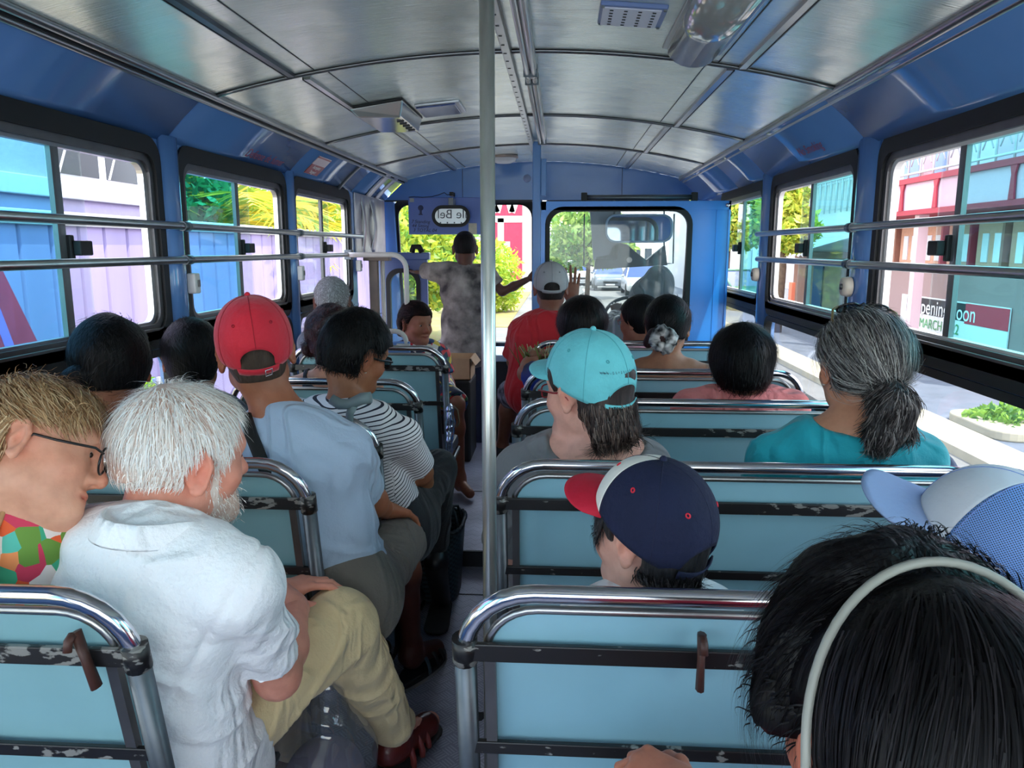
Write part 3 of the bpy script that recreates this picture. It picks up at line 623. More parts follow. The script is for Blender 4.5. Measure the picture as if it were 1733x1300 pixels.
# writing on the coves
def cove_text(s, u, v, X, size, m):
    p = atx(u, v, X); sg = 1 if X < 0 else -1
    Cx = CL if X < 0 else CR; up = Vector((Cx-X, 0, ZE-1.765)).normalized(); x = Vector((0, sg, 0)); n = x.cross(up)
    t = (p[2]-1.765)/(ZE-1.765); bow = .006*math.sin(PI*t); q = Vector((X+(Cx-X)*t-sg*bow*.7, p[1], p[2]+bow*.7))+n*.004
    return text_mesh('wall_lettering', s, size, frame_m(q, x, up), m, shear=.2, ext=.0003)
RED_INK = mat('faded_red_ink', (140, 44, 74), .5)
o = cove_text('Defense de fumer', 440, 268, -1.27, .055, RED_INK); tag(o, 'red handwriting on the left blue cove above the second window', 'lettering')
o = cove_text('No Smoking', 1383, 252, .99, .055, RED_INK); tag(o, 'red handwriting on the right blue cove above the middle window', 'lettering')
r = empty('notice_sticker', atx(527, 287, -1.26), 'red and white notice sticker on the left cove over the third window', 'sticker')
up = Vector((CL-XL, 0, ZE-1.765)).normalized(); nrm = Vector((0, 1, 0)).cross(up)
M = frame_m(Vector((XL+.070, 3.93, 1.829))+nrm*.0, (0, 1, 0), up)
MB().obox(M, .20, .115, .003).build('sheet', mat('sticker_pink', (226, 196, 200), .3), r); MB().obox(M @ Matrix.Translation((0, -.026, .001)), .20, .06, .003).build('red_field', mat('sticker_red', (170, 30, 48), .3), r)
MB().obox(M @ Matrix.Translation((0, .05, .001)), .20, .008, .003).build('red_edge', mat('sticker_red', (0, 0, 0)), r)
text_mesh('lettering', 'Acceptez\nl\'argent', .03, M @ Matrix.Translation((0, -.026, .003)), mat('sticker_white', (240, 226, 226), .4), r)
# ================================================================== SEATS
def make_seat(name, w, zt, label, group, hook=None, base=0.0, tone=PANELB):
    "origin on the floor under the top rail, back leaning towards the camera at the top"
    root = empty(name, (0, 0, 0), label, 'seat', group)
    zb = .40; H = zt-zb; tl = .19; hw = w/2; rr = .10
    def P(x, z, d=0.0):            # a point on the leaning back; d = distance forward of the back face
        return Vector((x, (zt-z)*tl+d, z))
    def loop(off, r, z0, n=7):
        pts = [P(-hw+off, z0)]
        for cx, a0 in ((-hw+off+r, 180), (hw-off-r, 90)):
            for i in range(n+1):
                a = R(a0-90*i/n); pts.append(P(cx+r*math.cos(a), zt-off-r+r*math.sin(a)))
        pts.append(P(hw-off, z0)); return pts
    zbar = zt-.088
    top = MB(); top.tube(loop(0, rr, zbar-.01), .0132, 14); top.build('top_rail', CHROME, root, world=False)
    inn = MB(); inn.tube([p+Vector((0, .008, 0)) for p in loop(.030, rr-.025, zbar)], .0065, 10); inn.build('inner_rail', ALU, root, world=False)
    for s in (-1, 1):
        t = MB(); t.tube([P(s*hw, zbar), P(s*hw, zb), P(s*hw, zb)+Vector((0, .02, -.05))], .0165, 12); t.build('side_tube', STEEL, root, world=False)
        c = MB(); c.tube([P(s*hw, zbar+.012), P(s*hw, zbar-.028)], .0185, 14); c.build('collar', WORN, root, world=False)
        e = MB(); e.beam(P(s*(hw-.036), zbar), P(s*(hw-.036), zb), .014, .016, (1, 0, 0)); e.build('edge_strip', ALUD, root, world=False)
    # back sheet
    lp = [P(x, z, .012) for x, z in [(-hw+.04, zb)]]+[p+Vector((0, .012, 0)) for p in loop(.034, rr-.03, zb)[1:-1]]+[P(hw-.04, zb, .012)]
    pn = MB(); pn.prism(lp[::-1], (0, .012, 0)); pn.build('back_panel', tone, root, world=False)
    pd = MB(); lp2 = [p+Vector((0, .026, 0)) for p in loop(.05, rr-.03, zb+.02)]; pd.prism(lp2[::-1], (0, .035, 0)); pd.build('back_pad', VINYL, root, .012, world=False)
    for z, h in ((zbar-.008, .027), (zt-.268, .020)):
        b = MB(); b.beam(P(-hw+.0, z, -.006), P(hw-.0, z, -.006), .010, h, (0, 0, 1)); b.build('cross_bar', WORN, root, .002, world=False)
    mb = MB(); mb.box(-hw, hw, H*tl-.02, H*tl+.37, zb-.02+base*0, zb+.045); mb.build('cushion', VINYL, root, .018, world=False)
    mb = MB(); mb.tube([(-hw, H*tl-.02, zb-.035), (-hw, H*tl+.37, zb-.035), (hw, H*tl+.37, zb-.035), (hw, H*tl-.02, zb-.035)], .013, 8); mb.build('seat_frame', STEEL, root, world=False)
    for s in (-1, 1):
        g = MB(); x = s*(hw-.04); g.tube([(x, H*tl+.0, zb-.03), (x, H*tl+.02, .0+base), (x, H*tl+.30, .0+base), (x, H*tl+.32, zb-.03)], .0125, 8); g.build('leg', DARK, root, world=False)
    if hook is not None:
        hk = MB(); c = P(hook, zbar, -.014); tlt = .012 if hook > 0 else 0
        hk.tube([c+Vector((-tlt, -.004, .036)), c+Vector((0, -.006, .0)), c+Vector((tlt, -.006, -.045))], [.011, .009, .0105], 8, flat=.6); hk.tube([c+Vector((-tlt, -.01, .034)), c+Vector((-tlt, -.02, .03)), c+Vector((-tlt, -.024, .016))], .006, 8)
        hk.build('hook', mat('rusty_hook', (74, 42, 34), .5, var=.2, scale=40), root, world=False)
    return root
SEATS = {}
XA, XB = -.13, .93
GL, GR = 'passenger seats left of the aisle', 'passenger seats right of the aisle'
rows_r = [('R0', .32, .955, .42, None, 'right hand bench seat nearest the camera, behind the person with the headband'),
          ('R1', .985, .950, 0, -.075+.015, 'pale blue bench seat with a rusty hook, nearest on the right'),
          ('R2', 1.625, .950, 0, None, 'pale blue bench seat back behind the grey and teal shirts, second on the right'),
          ('R3', 2.33, .950, 0, None, 'pale blue bench seat back behind the salmon shirt, third on the right'),
          ('R4', 2.93, .950, 0, None, 'pale blue bench seat back behind the white strap top, fourth on the right'),
          ('R5', 3.55, .985, .07, None, 'foremost pale blue bench seat on the right, by the partition')]
for key, y, zt, b, hook, lab in rows_r:
    if key == 'R0': continue
    s = make_seat('bench_seat', XB-XA, zt, lab, GR, None if hook is None else -.20, b if b < .2 else 0); s.location = ((XA+XB)/2, y, 0); SEATS[key] = s
rows_l = [('L1', .93, .955, 0, True, 'pale blue seat back with a rusty hook, nearest on the left behind the white shirt'),
          ('L2', 1.58, .955, 0, None, 'pale blue seat back right of the white haired head, behind the light blue shirt'),
          ('L3', 2.12, .93, 0, None, 'seat behind the striped shirt, only its right rail corner in view'),
          ('L4', 2.78, .925, 0, None, 'low pale blue seat back in front of the striped shirt'),
          ('L5', 3.46, .965, .07, None, 'tall pale blue seat back beside the cardboard box')]
for key, y, zt, b, hook, lab in rows_l:
    s = make_seat('double_seat', .72, zt, lab, GL, (.30 if hook else None), b, tone=mat('shaded_seat_panel', (134, 178, 186), .36, var=.07, scale=4)); s.location = ({'L1': -.945, 'L2': -.915}.get(key, -.89), y, 0); SEATS[key] = s  # left panels: the same pale blue with shade put into the colour
# backward facing blue seat at the entrance
r = empty('blue_bench', (-.9, 4.06, .07), 'blue painted seat back with a cream rail near the entrance', 'seat')
xr = at(694, 585, 4.05)[0]; zr = at(690, 578, 4.05)[2]
MB().box(-1.24, xr+.0, 4.04, 4.065, .55, zr).build('back_panel', mat('entrance_blue', (120, 160, 222), .3), r, .006)
MB().box(xr-.07, xr+.004, 4.028, 4.04, zr-.035, zr-.01).build('bracket', WHITEP, r, .002)
MB().box(-1.22, xr, 4.06, 4.42, .47, .54).build('cushion', VINYL, r, .015); MB().box(-1.2, xr-.03, 4.1, 4.38, .07, .47).build('base', DARK, r, .01)
xe = xr-.02; zz = zr+.055
MB().tube([(-1.2, 4.05, zz), (xe-.06, 4.05, zz)]+[(xe-.06+.06*math.sin(R(t)), 4.05, zz-.06+.06*math.cos(R(t))) for t in (20, 40, 60, 80)]+[(xe, 4.05, zr-.02)], .0135, 12).build('rail', CREAM, r)
# ================================================================== THE STREET
GZ = -.85
rng = np.random.default_rng(7)
ASPH = mat('asphalt', (116, 112, 110), .85, var=.12, scale=3, bump=.3, bscale=40)
PAVE = mat('pavement_concrete', (168, 158, 138), .85, var=.08, scale=4)
LAV = mat('lavender_stucco', (170, 160, 192), .8, bump=.5, bscale=16, var=.04, scale=5)
LAVM = mat('lavender_metal_sheet', (150, 136, 178), .6, var=.08, scale=1.2, stretch=(1, 2.5, .5))
WHT = mat('white_render', (196, 194, 198), .8, var=.03)
GLASSD = mat('dark_window_glass', (52, 58, 66), .12)
o = MB().box(-3.0, 4.4, -8, 120, GZ-.1, GZ).build('ground', ASPH); tag(o, kind='structure')
o = MB().box(4.4, 5.0, -8, 60, GZ-.1, GZ+.10).box(-3.8, -3.0, -8, 16, GZ-.1, GZ+.1).build('ground_pavement', PAVE); tag(o, kind='structure')
o = MB().box(5.0, 40, -8, 120, GZ-.1, GZ+.0).build('ground_forecourt', mat('shadowed_asphalt', (92, 96, 108), .85, var=.1, scale=3)); tag(o, kind='structure')  # asphalt toned blue-grey, the shadow lying there put into its colour
o = MB().box(-40, -3.0, 16, 120, GZ-.1, GZ+.02).box(-3.0, -1.5, 22, 40, GZ-.1, GZ+.02).box(-40, -3.8, -8, 16, GZ-.1, GZ+.02).build('ground_verge', mat('dry_grass', (132, 128, 66), .9, c2=(150, 126, 84), scale=3)); tag(o, kind='structure')
mb = MB()
for i in range(9): 
    r = empty('road_marking', (1.35, 12+6*i, GZ), 'white dash of the broken centre line on the road ahead', 'road marking', 'centre line dashes')
    MB().box(1.28, 1.42, 10.5+6*i, 13.5+6*i, GZ, GZ+.004).build('paint', WHT, r)
# --- left: fence with mural, house behind it
def fence():
    X = -3.62
    r = empty('metal_fence', (X, 8, GZ), 'tall lavender sheet metal fence beside the road, seen through the left windows', 'fence')
    mb = MB(); y = 2.4; i = 0
    pts = []
    while y < 16:
        pts += [(X, y), (X, y+.27), (X-.03, y+.285), (X-.03, y+.31), (X, y+.325)]; y += .325
    vs = [(p[0], p[1], GZ+.35) for p in pts]+[(p[0], p[1], 1.60) for p in pts]; n = len(pts)
    mb.add(vs, [(i, i+1, n+i+1, n+i) for i in range(n-1)]); o = mb.build('sheet', LAVM, r); s = o.modifiers.new('t', 'SOLIDIFY'); s.thickness = .01
    MB().box(X-.08, X+.05, 2.4, 16, 1.58, 1.68).build('coping', WHT, r, .01); MB().box(X-.1, X+.06, 2.4, 16, GZ, GZ+.36).build('plinth', WHT, r, .01)
    MUR = mat('mural_red', (190, 48, 76), .7, var=.08, scale=4); x = X+.006
    for a, nm, m in ((4.55, 'mural_stripe', MUR), (7.02, 'mural_stripe', MUR)):
        mb = MB(); mb.prism([(x, a, 1.5), (x, a+.12, 1.5), (x, a+1.15, GZ+.36), (x, a-.4, GZ+.36)] if a < 5 else [(x, a, 1.5), (x, a+.10, 1.5), (x, a+.42, GZ+.36), (x, a-.1, GZ+.36)], (.004, 0, 0)); mb.build(nm, m, r)
    mb = MB(); mb.prism([(x+.002, 4.62, 1.1), (x+.002, 4.7, 1.1), (x+.002, 5.05, .1), (x+.002, 4.95, .1)], (.004, 0, 0)); mb.build('mural_shade', mat('mural_purple', (150, 110, 190), .7), r)
    mb = MB()
    p = empty('railing', (X+.25, 6, GZ), 'white and blue painted vertical railing along the foot of the fence', 'railing')
    for k in range(16): MB().box(X+.24, X+.26, 5.6+k*.075, 5.635+k*.075, GZ+.1, .35).build('picket', WHT if k % 2 else mat('picket_blue', (130, 150, 196), .6), p)
fence()
def house_left():
    X = -4.3; r = empty('house', (X-1.5, 5.2, GZ), 'lavender stucco house with white window band behind the fence', 'house')
    MB().box(X-3, X, .5, 8.3, GZ, 5.5).build('wall', LAV, r); MB().box(X-.02, X+.06, .5, 8.35, 1.84, 2.0).build('sill_band', WHT, r, .01)
    for y0, y1 in ((6.4, 7.0), (7.12, 7.75), (4.5, 5.4)):
        f = MB().box(X-.02, X+.05, y0-.06, y1+.06, 2.0, 3.5).build('window', WHT, r, .008)
        MB().box(X+.05, X+.056, y0, y1, 2.05, 3.4).build('pane', GLASSD, f)
        mb = MB(); ym = (y0+y1)/2; mb.add([(X+.06, ym-.22, 2.6), (X+.06, ym+.22, 2.6), (X+.06, ym, 2.28)], [(0, 1, 2)]); o = mb.build('curtain_point', WHT, f); s = o.modifiers.new('t', 'SOLIDIFY'); s.thickness = .004
        mb = MB(); mb.prism([(X+.057, ym-.3, 2.05), (X+.057, ym-.27, 2.05), (X+.057, ym-.02, 2.5), (X+.057, ym-.05, 2.5)], (.004, 0, 0)); mb.build('glazing_bar', WHT, f)
house_left()
# --- plants
def leaf_mat(name, a, b, trans=.0):
    m, nt, bs = nodes_of(name); N = nt.nodes; L = nt.links
    at_ = N.new('ShaderNodeAttribute'); at_.attribute_name = 'col'; L.new(at_.outputs['Color'], bs.inputs['Base Color']); bs.inputs['Roughness'].default_value = .45
    tr = N.new('ShaderNodeBsdfTranslucent'); mx = N.new('ShaderNodeMixShader'); mx.inputs[0].default_value = .4
    L.new(at_.outputs['Color'], tr.inputs[0]); L.new(bs.outputs[0], mx.inputs[1]); L.new(tr.outputs[0], mx.inputs[2]); L.new(mx.outputs[0], nt.nodes['Material Output'].inputs[0])
    return m
LEAF = leaf_mat('leaf', 0, 0)
def foliage(parent, blobs, n, size, c1, c2, name='foliage'):
    vs = []; cs = []; tot = sum(b[1]**2 for b in blobs); c1 = np.array(S2L(c1)); c2 = np.array(S2L(c2))
    for c, rad, *sq in blobs:
        k = int(n*rad*rad/tot); d = rng.normal(size=(k, 3)); d /= np.linalg.norm(d, axis=1)[:, None]; q = rad*(rng.random(k)**.35)[:, None]
        lump = 1+.22*np.sin(d[:, :1]*7+c[0]*3)*np.sin(d[:, 1:2]*6+c[1])*np.sin(d[:, 2:]*7)
        p = np.array(c)+d*q*lump*np.array(sq[0] if sq else (1, 1, .85))
        a = rng.normal(size=(k, 3))+d*.5; a /= np.linalg.norm(a, axis=1)[:, None]; b = np.cross(a, rng.normal(size=(k, 3))); b /= np.linalg.norm(b, axis=1)[:, None]
        s = size*(.6+.8*rng.random((k, 1)))
        quad = np.stack([p-a*s, p+b*s*.45, p+a*s, p-b*s*.45], 1); vs.append(quad.reshape(-1, 3))
        t = rng.random((k, 1)); col = c1*(1-t)+c2*t; cs.append(np.repeat(col, 4, 0))
    v = np.concatenate(vs); o = np_mesh(name, v, np.arange(len(v)).reshape(-1, 4), LEAF, parent, smooth=False); set_col(o, np.concatenate(cs)); return o
BARK = mat('bark', (92, 74, 58), .9, var=.2, scale=10, bump=.5, bscale=20)
def tree(name, base, blobs, n, size, c1, c2, label, cat, group=None, tr=.12):
    r = empty(name, base, label, cat, group); top = blobs[0][0]
    mb = MB(); mb.tube([base, (base[0]+.05, base[1], base[2]+(top[2]-base[2])*.5), top], [tr, tr*.8, tr*.4], 9)
    for b in blobs[1:]: mb.tube([(base[0]+.05, base[1], base[2]+(top[2]-base[2])*.5), tuple((np.array(b[0])+np.array(top))/2-V(0, 0, .2)), b[0]], [tr*.5, tr*.35, tr*.15], 7)
    mb.build('trunk', BARK, r); foliage(r, blobs, n, size, c1, c2); return r
YG, G1, G2, G3 = (214, 214, 70), (150, 190, 70), (96, 150, 62), (60, 110, 52)
GT = 'trees and bushes ahead of the bus'
tree('bush', (-4.0, 18.4, GZ), [((-4.1, 18.4, 1.5), 2.0), ((-4.6, 18.2, .2), 1.4), ((-3.1, 19.0, 1.0), 1.35)], 13000, .10, YG, G2, 'big yellow green bush left of the road, behind the sign board', 'bush', GT)
tree('bush', (-2.6, 27, GZ), [((-2.6, 27, .7), 1.25), ((-2.2, 27.4, -.1), .9), ((-3.0, 26.6, .2), 1.1)], 6000, .10, YG, G1, 'rounded light green bush between the grab pole and the white building', 'bush', GT)
tree('tree', (-8.0, 25, GZ), [((-8.0, 25, 3.6), 3.2), ((-6.4, 25.5, 2.4), 2.2)], 6000, .16, G1, G3, 'tall darker green tree farther left behind the bushes', 'tree', GT)
tree('tree', (1.2, 34, GZ), [((1.2, 34, 2.3), 1.7), ((2.1, 35, 1.6), 1.3), ((.3, 34.5, 1.2), 1.1)], 6000, .15, (190, 206, 110), G2, 'green roadside tree seen in the left half of the partition window', 'tree', GT)
tree('tree', (5.95, 21.2, GZ), [((5.9, 21.2, 2.7), .8, (.8, 1, 1.2)), ((6.1, 21.0, 1.9), .7)], 5000, .13, (226, 214, 90), G1, 'yellow green tree by the awning, seen through the right middle window', 'tree', GT)
tree('tree', (7.0, 33.0, GZ), [((7.0, 33.0, 3.6), 1.7), ((7.3, 32.4, 2.4), 1.3)], 5000, .15, (222, 210, 90), G2, 'yellow green tree seen through the foremost right window', 'tree', GT)
tree('low_plant', (-3.05, 4.9, GZ+.1), [((-3.05, 4.9, .25), .40), ((-3.05, 5.3, .1), .32), ((-3.05, 4.5, .3), .38)], 2500, .07, (200, 220, 40), (110, 180, 40), 'bright green shrub at the foot of the fence by the nearest left window', 'bush', None, .03)
tree('low_plant', (5.9, 9.9, GZ), [((5.8, 9.9, GZ+.12), .5, (1, 1, .3)), ((6.3, 9.6, GZ+.12), .4, (1, 1, .3))], 1500, .06, G1, G3, 'low green planting on the traffic island right of the bus', 'bush', None, .02)
r = empty('traffic_island', (6.0, 9.8, GZ), 'concrete kerbed traffic island on the right', 'kerb'); MB().prism([(p[0], p[1], GZ) for p in rrect(5.2, 7.0, 9.1, 10.5, .3)], (0, 0, .12)).build('kerb', PAVE, r, .02)
def palm(base, n, L_, label, seed):
    g = np.random.default_rng(seed); r = empty('palm', base, label, 'palm', 'palms behind the fence')
    MB().tube([base, (base[0], base[1], base[2]+1.2), (base[0]+.05, base[1], base[2]+2.6)], [.09, .07, .06], 9).build('trunk', BARK, r)
    top = np.array(base)+V(.05, 0, 2.6)
    for k in range(n):
        az = 2*PI*k/n+g.random()*.4; el = .2+g.random()*1.0; d = V(math.cos(az)*math.cos(el), math.sin(az)*math.cos(el), math.sin(el)); pts = []; p = top.copy()
        for j in range(12): pts.append(p.copy()); p = p+d*L_/12; d = d+V(0, 0, -.13); d /= np.linalg.norm(d)
        vs = []; cs = []
        for j in range(1, 12):
            t = pts[j]-pts[j-1]; t /= np.linalg.norm(t); sd_ = np.cross(t, V(0, 0, 1)); sd_ /= np.linalg.norm(sd_); l = L_*.42*math.sin(PI*(j/12)**.7)+.08
            for s in (-1, 1):
                for h in (0, .5):
                    b = pts[j-1]*(1-h)+pts[j]*h; e = b+(sd_*s*.75+t*.6+V(0, 0, -.25+.2*g.random()))*l; w = t*.035
                    vs += [b-w*.6, b+w*.6, (b+e)/2+w+V(0, 0, .03), e]; c = np.array(S2L((236, 214, 70)))*(.6+.5*g.random()) if g.random() > .35 else np.array(S2L((130, 160, 50))); cs += [c]*4
        o = np_mesh('frond', vs, np.arange(len(vs)).reshape(-1, 4), LEAF, r, smooth=False); set_col(o, np.array(cs))
palm((-4.7, 10.3, GZ), 15, 1.9, 'yellow green palm behind the fence, in the second left window', 1)
palm((-5.2, 12.2, GZ), 13, 2.0, 'palm behind the fence seen between the second and third left windows', 2)
palm((-4.7, 14.0, GZ), 14, 1.8, 'palm behind the fence in the third left window', 3)
tree('shrub', (-5.0, 9.6, GZ), [((-5.0, 9.5, 2.1), .85), ((-5.6, 10.0, 1.8), .8)], 3500, .10, (60, 170, 110), (40, 130, 70), 'dark green shrub behind the fence in the second left window', 'bush', GT)
# --- right: pink building, shop, shed
PINK = mat('pink_render', (206, 168, 182), .8, bump=.3, bscale=10, var=.03)
REDT = mat('red_trim', (158, 34, 56), .6); BRN = mat('brown_boards', (150, 104, 86), .7, var=.1, scale=6); TERR = mat('terracotta_render', (208, 156, 132), .8, var=.05)
def pink_building():
    X = 8.0; r = empty('pink_building', (X+2, 16, GZ), 'pink building with red trimmed balcony and white railing, seen through the nearest right window', 'building')
    MB().box(X+.3, X+5, 12, 20.2, GZ, 7).build('wall', PINK, r); MB().box(X+.1, X+.3, 12, 20.2, GZ, 1.0).build('plinth_wall', mat('mauve_render', (160, 130, 126), .8, bump=.2, bscale=12), r)
    MB().box(X+.05, X+.3, 12, 20.2, .98, 1.08).build('plinth_cap', WHT, r)
    for y in np.arange(12.6, 20, 1.15):
        f = MB().box(X+.22, X+.32, y, y+.95, 1.08, 2.0).build('shutter', TERR, r, .01)
        for dy in (.1, .52): MB().box(X+.2, X+.225, y+dy, y+dy+.22, 1.15, 1.7).build('pane', mat('pale_pane', (226, 222, 230), .3), f)
    for y in np.arange(12.5, 20, 1.15): MB().box(X+.12, X+.3, y-.04, y+.04, 1.05, 2.1).build('frame_post', REDT if int(y*10) % 2 else BRN, r)
    MB().box(X-.7, X+.3, 12, 19.6, 2.1, 2.2).build('soffit_trim', REDT, r); MB().box(X-.66, X+.3, 12, 19.56, 2.2, 2.75).build('balcony_front', PINK, r); MB().box(X-.72, X+.3, 12, 19.62, 2.75, 2.86).build('balcony_trim', REDT, r)
    for y in (13.2, 15.8, 17.3, 18.4): MB().prism([(X-.68, y-.1, 2.75), (X-.68, y+.1, 2.75), (X-.68, y+.05, 2.6), (X-.68, y+.08, 2.2), (X-.68, y-.08, 2.2), (X-.68, y-.05, 2.6)], (-.03, 0, 0)).build('bracket', REDT, r)
    rl = MB(); 
    for z in (2.95, 3.9): rl.tube([(X-.66, 12, z), (X-.66, 19.5, z)], .025, 6)
    for y in np.arange(12.2, 19.5, .55):
        rl.tube([(X-.66, y, 2.86), (X-.66, y, 3.9)], .02, 6); rl.tube([(X-.66, y+.1, 3.1), (X-.66, y+.3, 3.4), (X-.66, y+.1, 3.7)], .014, 5); rl.tube([(X-.66, y+.45, 3.1), (X-.66, y+.27, 3.4), (X-.66, y+.45, 3.7)], .014, 5)
    rl.build('balcony_railing', WHT, r)
    for y in (17.2, 18.6): 
        f = MB().box(X+.25, X+.33, y, y+1.0, 2.9, 4.6).build('window', WHT, r); MB().box(X+.235, X+.25, y+.12, y+.88, 3.0, 4.5).build('pane', mat('blue_pane', (120, 150, 200), .15), f)
    MB().box(X-.6, X-.4, 16.6, 16.8, GZ, 6).build('column', mat('mauve_column', (214, 184, 186), .8), r)
    MB().box(X-.2, X+.3, 14.7, 16.5, 2.9, 5.5).build('upper_wall_panel', mat('lilac_panel', (222, 212, 232), .8), r)
    b = empty('banner', (X+.08, 16.4, -.35), 'white banner announcing an opening, hung on the mauve wall', 'banner')
    MB().box(X+.06, X+.085, 14.2, 18.6, -.72, .36).build('cloth', mat('banner_white', (236, 230, 228), .6), b)
    MB().box(X+.05, X+.06, 14.2, 15.7, -.06, .34).build('red_patch', mat('banner_red', (206, 50, 70), .6), b)
    def T(s, y, z, size, c, col): text_mesh('lettering', s, size, frame_m((X+.045, y, z), (0, -1, 0), (0, 0, 1)), mat(col, c, .6), b, align='LEFT')
    MB().box(X+.052, X+.06, 15.7, 18.3, -.02, .33).build('black_band', mat('banner_black', (40, 30, 36), .6), b)
    T('Opening Soon', 17.95, .13, .46, (244, 240, 240), 'banner_letter_white'); T('MARCH 2022', 17.6, -.22, .30, (70, 150, 80), 'banner_green'); T('5006', 15.4, -.52, .26, (60, 70, 70), 'banner_grey')
pink_building()
def shop():
    X = 8.2; r = empty('shop', (X+2, 24, GZ), 'shop with brown front and white awning, seen through the right middle window', 'building')
    MB().box(X+.4, X+5, 20.6, 30, GZ, 6).build('wall', mat('pale_shop_wall', (220, 206, 206), .8), r); MB().box(X+.3, X+.42, 23.6, 28.6, GZ, 1.3).build('shop_front', BRN, r); MB().box(X+.25, X+.3, 25.4, 26.3, GZ, .9).build('doorway', mat('shop_dark_blue', (40, 48, 96), .6), r)
    mb = MB(); n = 24
    vs = [(X+.35, 23.4+5.4*i/n, 1.75) for i in range(n+1)]+[(X-1.0, 23.4+5.4*i/n, 1.35) for i in range(n+1)]+[(X-1.02, 23.4+5.4*i/n, 1.16+(.06 if i % 2 else 0)) for i in range(n+1)]
    mb.add(vs, [(i, i+1, n+2+i, n+1+i) for i in range(n)]+[(n+1+i, n+2+i, 2*n+3+i, 2*n+2+i) for i in range(n)]); o = mb.build('awning', WHT, r); s = o.modifiers.new('t', 'SOLIDIFY'); s.thickness = .015
    MB().prism([(X-.7, 25.0, 1.46), (X-.7, 25.9, 1.46), (X-.3, 26.3, 1.575), (X-.3, 25.6, 1.575)], (0, 0, .012)).build('awning_mark', REDT, r)
    MB().box(X+.25, X+.42, 20.8, 23.3, .9, 1.05).build('red_ledge', REDT, r); MB().box(X+.3, X+.4, 20.8, 23.3, 1.05, 2.2).build('pale_panel', PINK, r)
    rl = MB()
    for y in np.arange(20.8, 27, .5): rl.tube([(X+.3, y, 2.5), (X+.3, y, 3.5)], .025, 5); rl.tube([(X+.3, y, 2.6), (X+.3, y+.4, 2.6), (X+.3, y+.4, 3.4), (X+.3, y, 3.4)], .018, 5)
    rl.tube([(X+.3, 20.8, 3.5), (X+.3, 27.2, 3.5)], .03, 5); rl.build('upper_railing', WHT, r)
    g = empty('gate', (7.0, 24.6, GZ), 'dark gate of thin white bars standing before the shop', 'gate'); mb = MB()
    for y in np.arange(23.9, 25.6, .14): mb.tube([(7.0, y, GZ), (7.0, y, .35)], .018, 5)
    for z in (GZ+.1, .2): mb.tube([(7.0, 23.9, z), (7.0, 25.6, z)], .022, 5)
    mb.build('bars', WHT, g); MB().box(6.95, 7.05, 23.5, 23.8, GZ, .4).build('gate_post', mat('orange_brick', (206, 110, 80), .8), g)
shop()
def box_building(name, x0, x1, y0, y1, h, m, label, win=None, rows=3, cols=4):
    r = empty(name, ((x0+x1)/2, (y0+y1)/2, GZ), label, 'building', 'buildings far ahead'); MB().box(x0, x1, y0, y1, GZ, h).build('wall', m, r); MB().box(x0-.1, x1+.1, y0-.1, y1+.1, h, h+.2).build('roof_slab', WHT, r)
    if win:
        for i in range(rows):
            for j in range(cols):
                w = (x1-x0)/cols; zb = GZ+.9+(h-GZ-.6)*i/rows; f = MB().box(x0+w*j+w*.2, x0+w*j+w*.8, y0-.05, y0, zb, zb+(h-GZ)/rows*.5).build('window', win, r)
    return r
b = box_building('white_building', -5.5, -1.0, 42, 50, 9, WHT, 'white building with a red sign far ahead left of the post')
s = empty('shop_sign', (-3.0, 41.9, 1), 'tall red sign with white marks on the white building', 'sign'); MB().box(-4.0, -2.05, 41.7, 41.9, -.4, 4.6).build('sign_panel', mat('sign_red', (206, 44, 78), .5), s)
mb = MB(); Y = 41.69
for a, c in (((-3.9, 4.4), (-3.4, 3.3)), ((-3.4, 3.3), (-3.1, 4.4)), ((-2.9, 4.4), (-2.6, 3.3)), ((-2.6, 3.3), (-2.2, 4.4)), ((-4.0, 2.95), (-2.05, 2.95)), ((-3.2, 3.0), (-3.2, .0)), ((-3.7, 1.6), (-2.7, 1.6)), ((-3.6, 1.2), (-3.6, .5)), ((-2.8, 1.4), (-2.8, .4)), ((-3.6, .4), (-2.5, .3))):
    f = MB().beam((a[0], Y, a[1]), (c[0], Y, c[1]), .34, .02, (0, 1, 0)).build('white_mark', WHT, s)
box_building('white_building', 6.9, 12, 37.5, 50, 7, WHT, 'white columned building at the right end of the partition window', mat('pale_pane', (0, 0, 0)), 3, 5)
box_building('grey_building', -1.7, .2, 66, 74, 2.6, mat('slate_grey', (150, 152, 160), .8), 'low grey building at the end of the road', GLASSD, 1, 2)
box_building('cream_building', 2.5, 9, 75, 85, 4.5, mat('cream_render', (220, 206, 186), .8), 'cream building closing the view down the road', GLASSD, 2, 6)
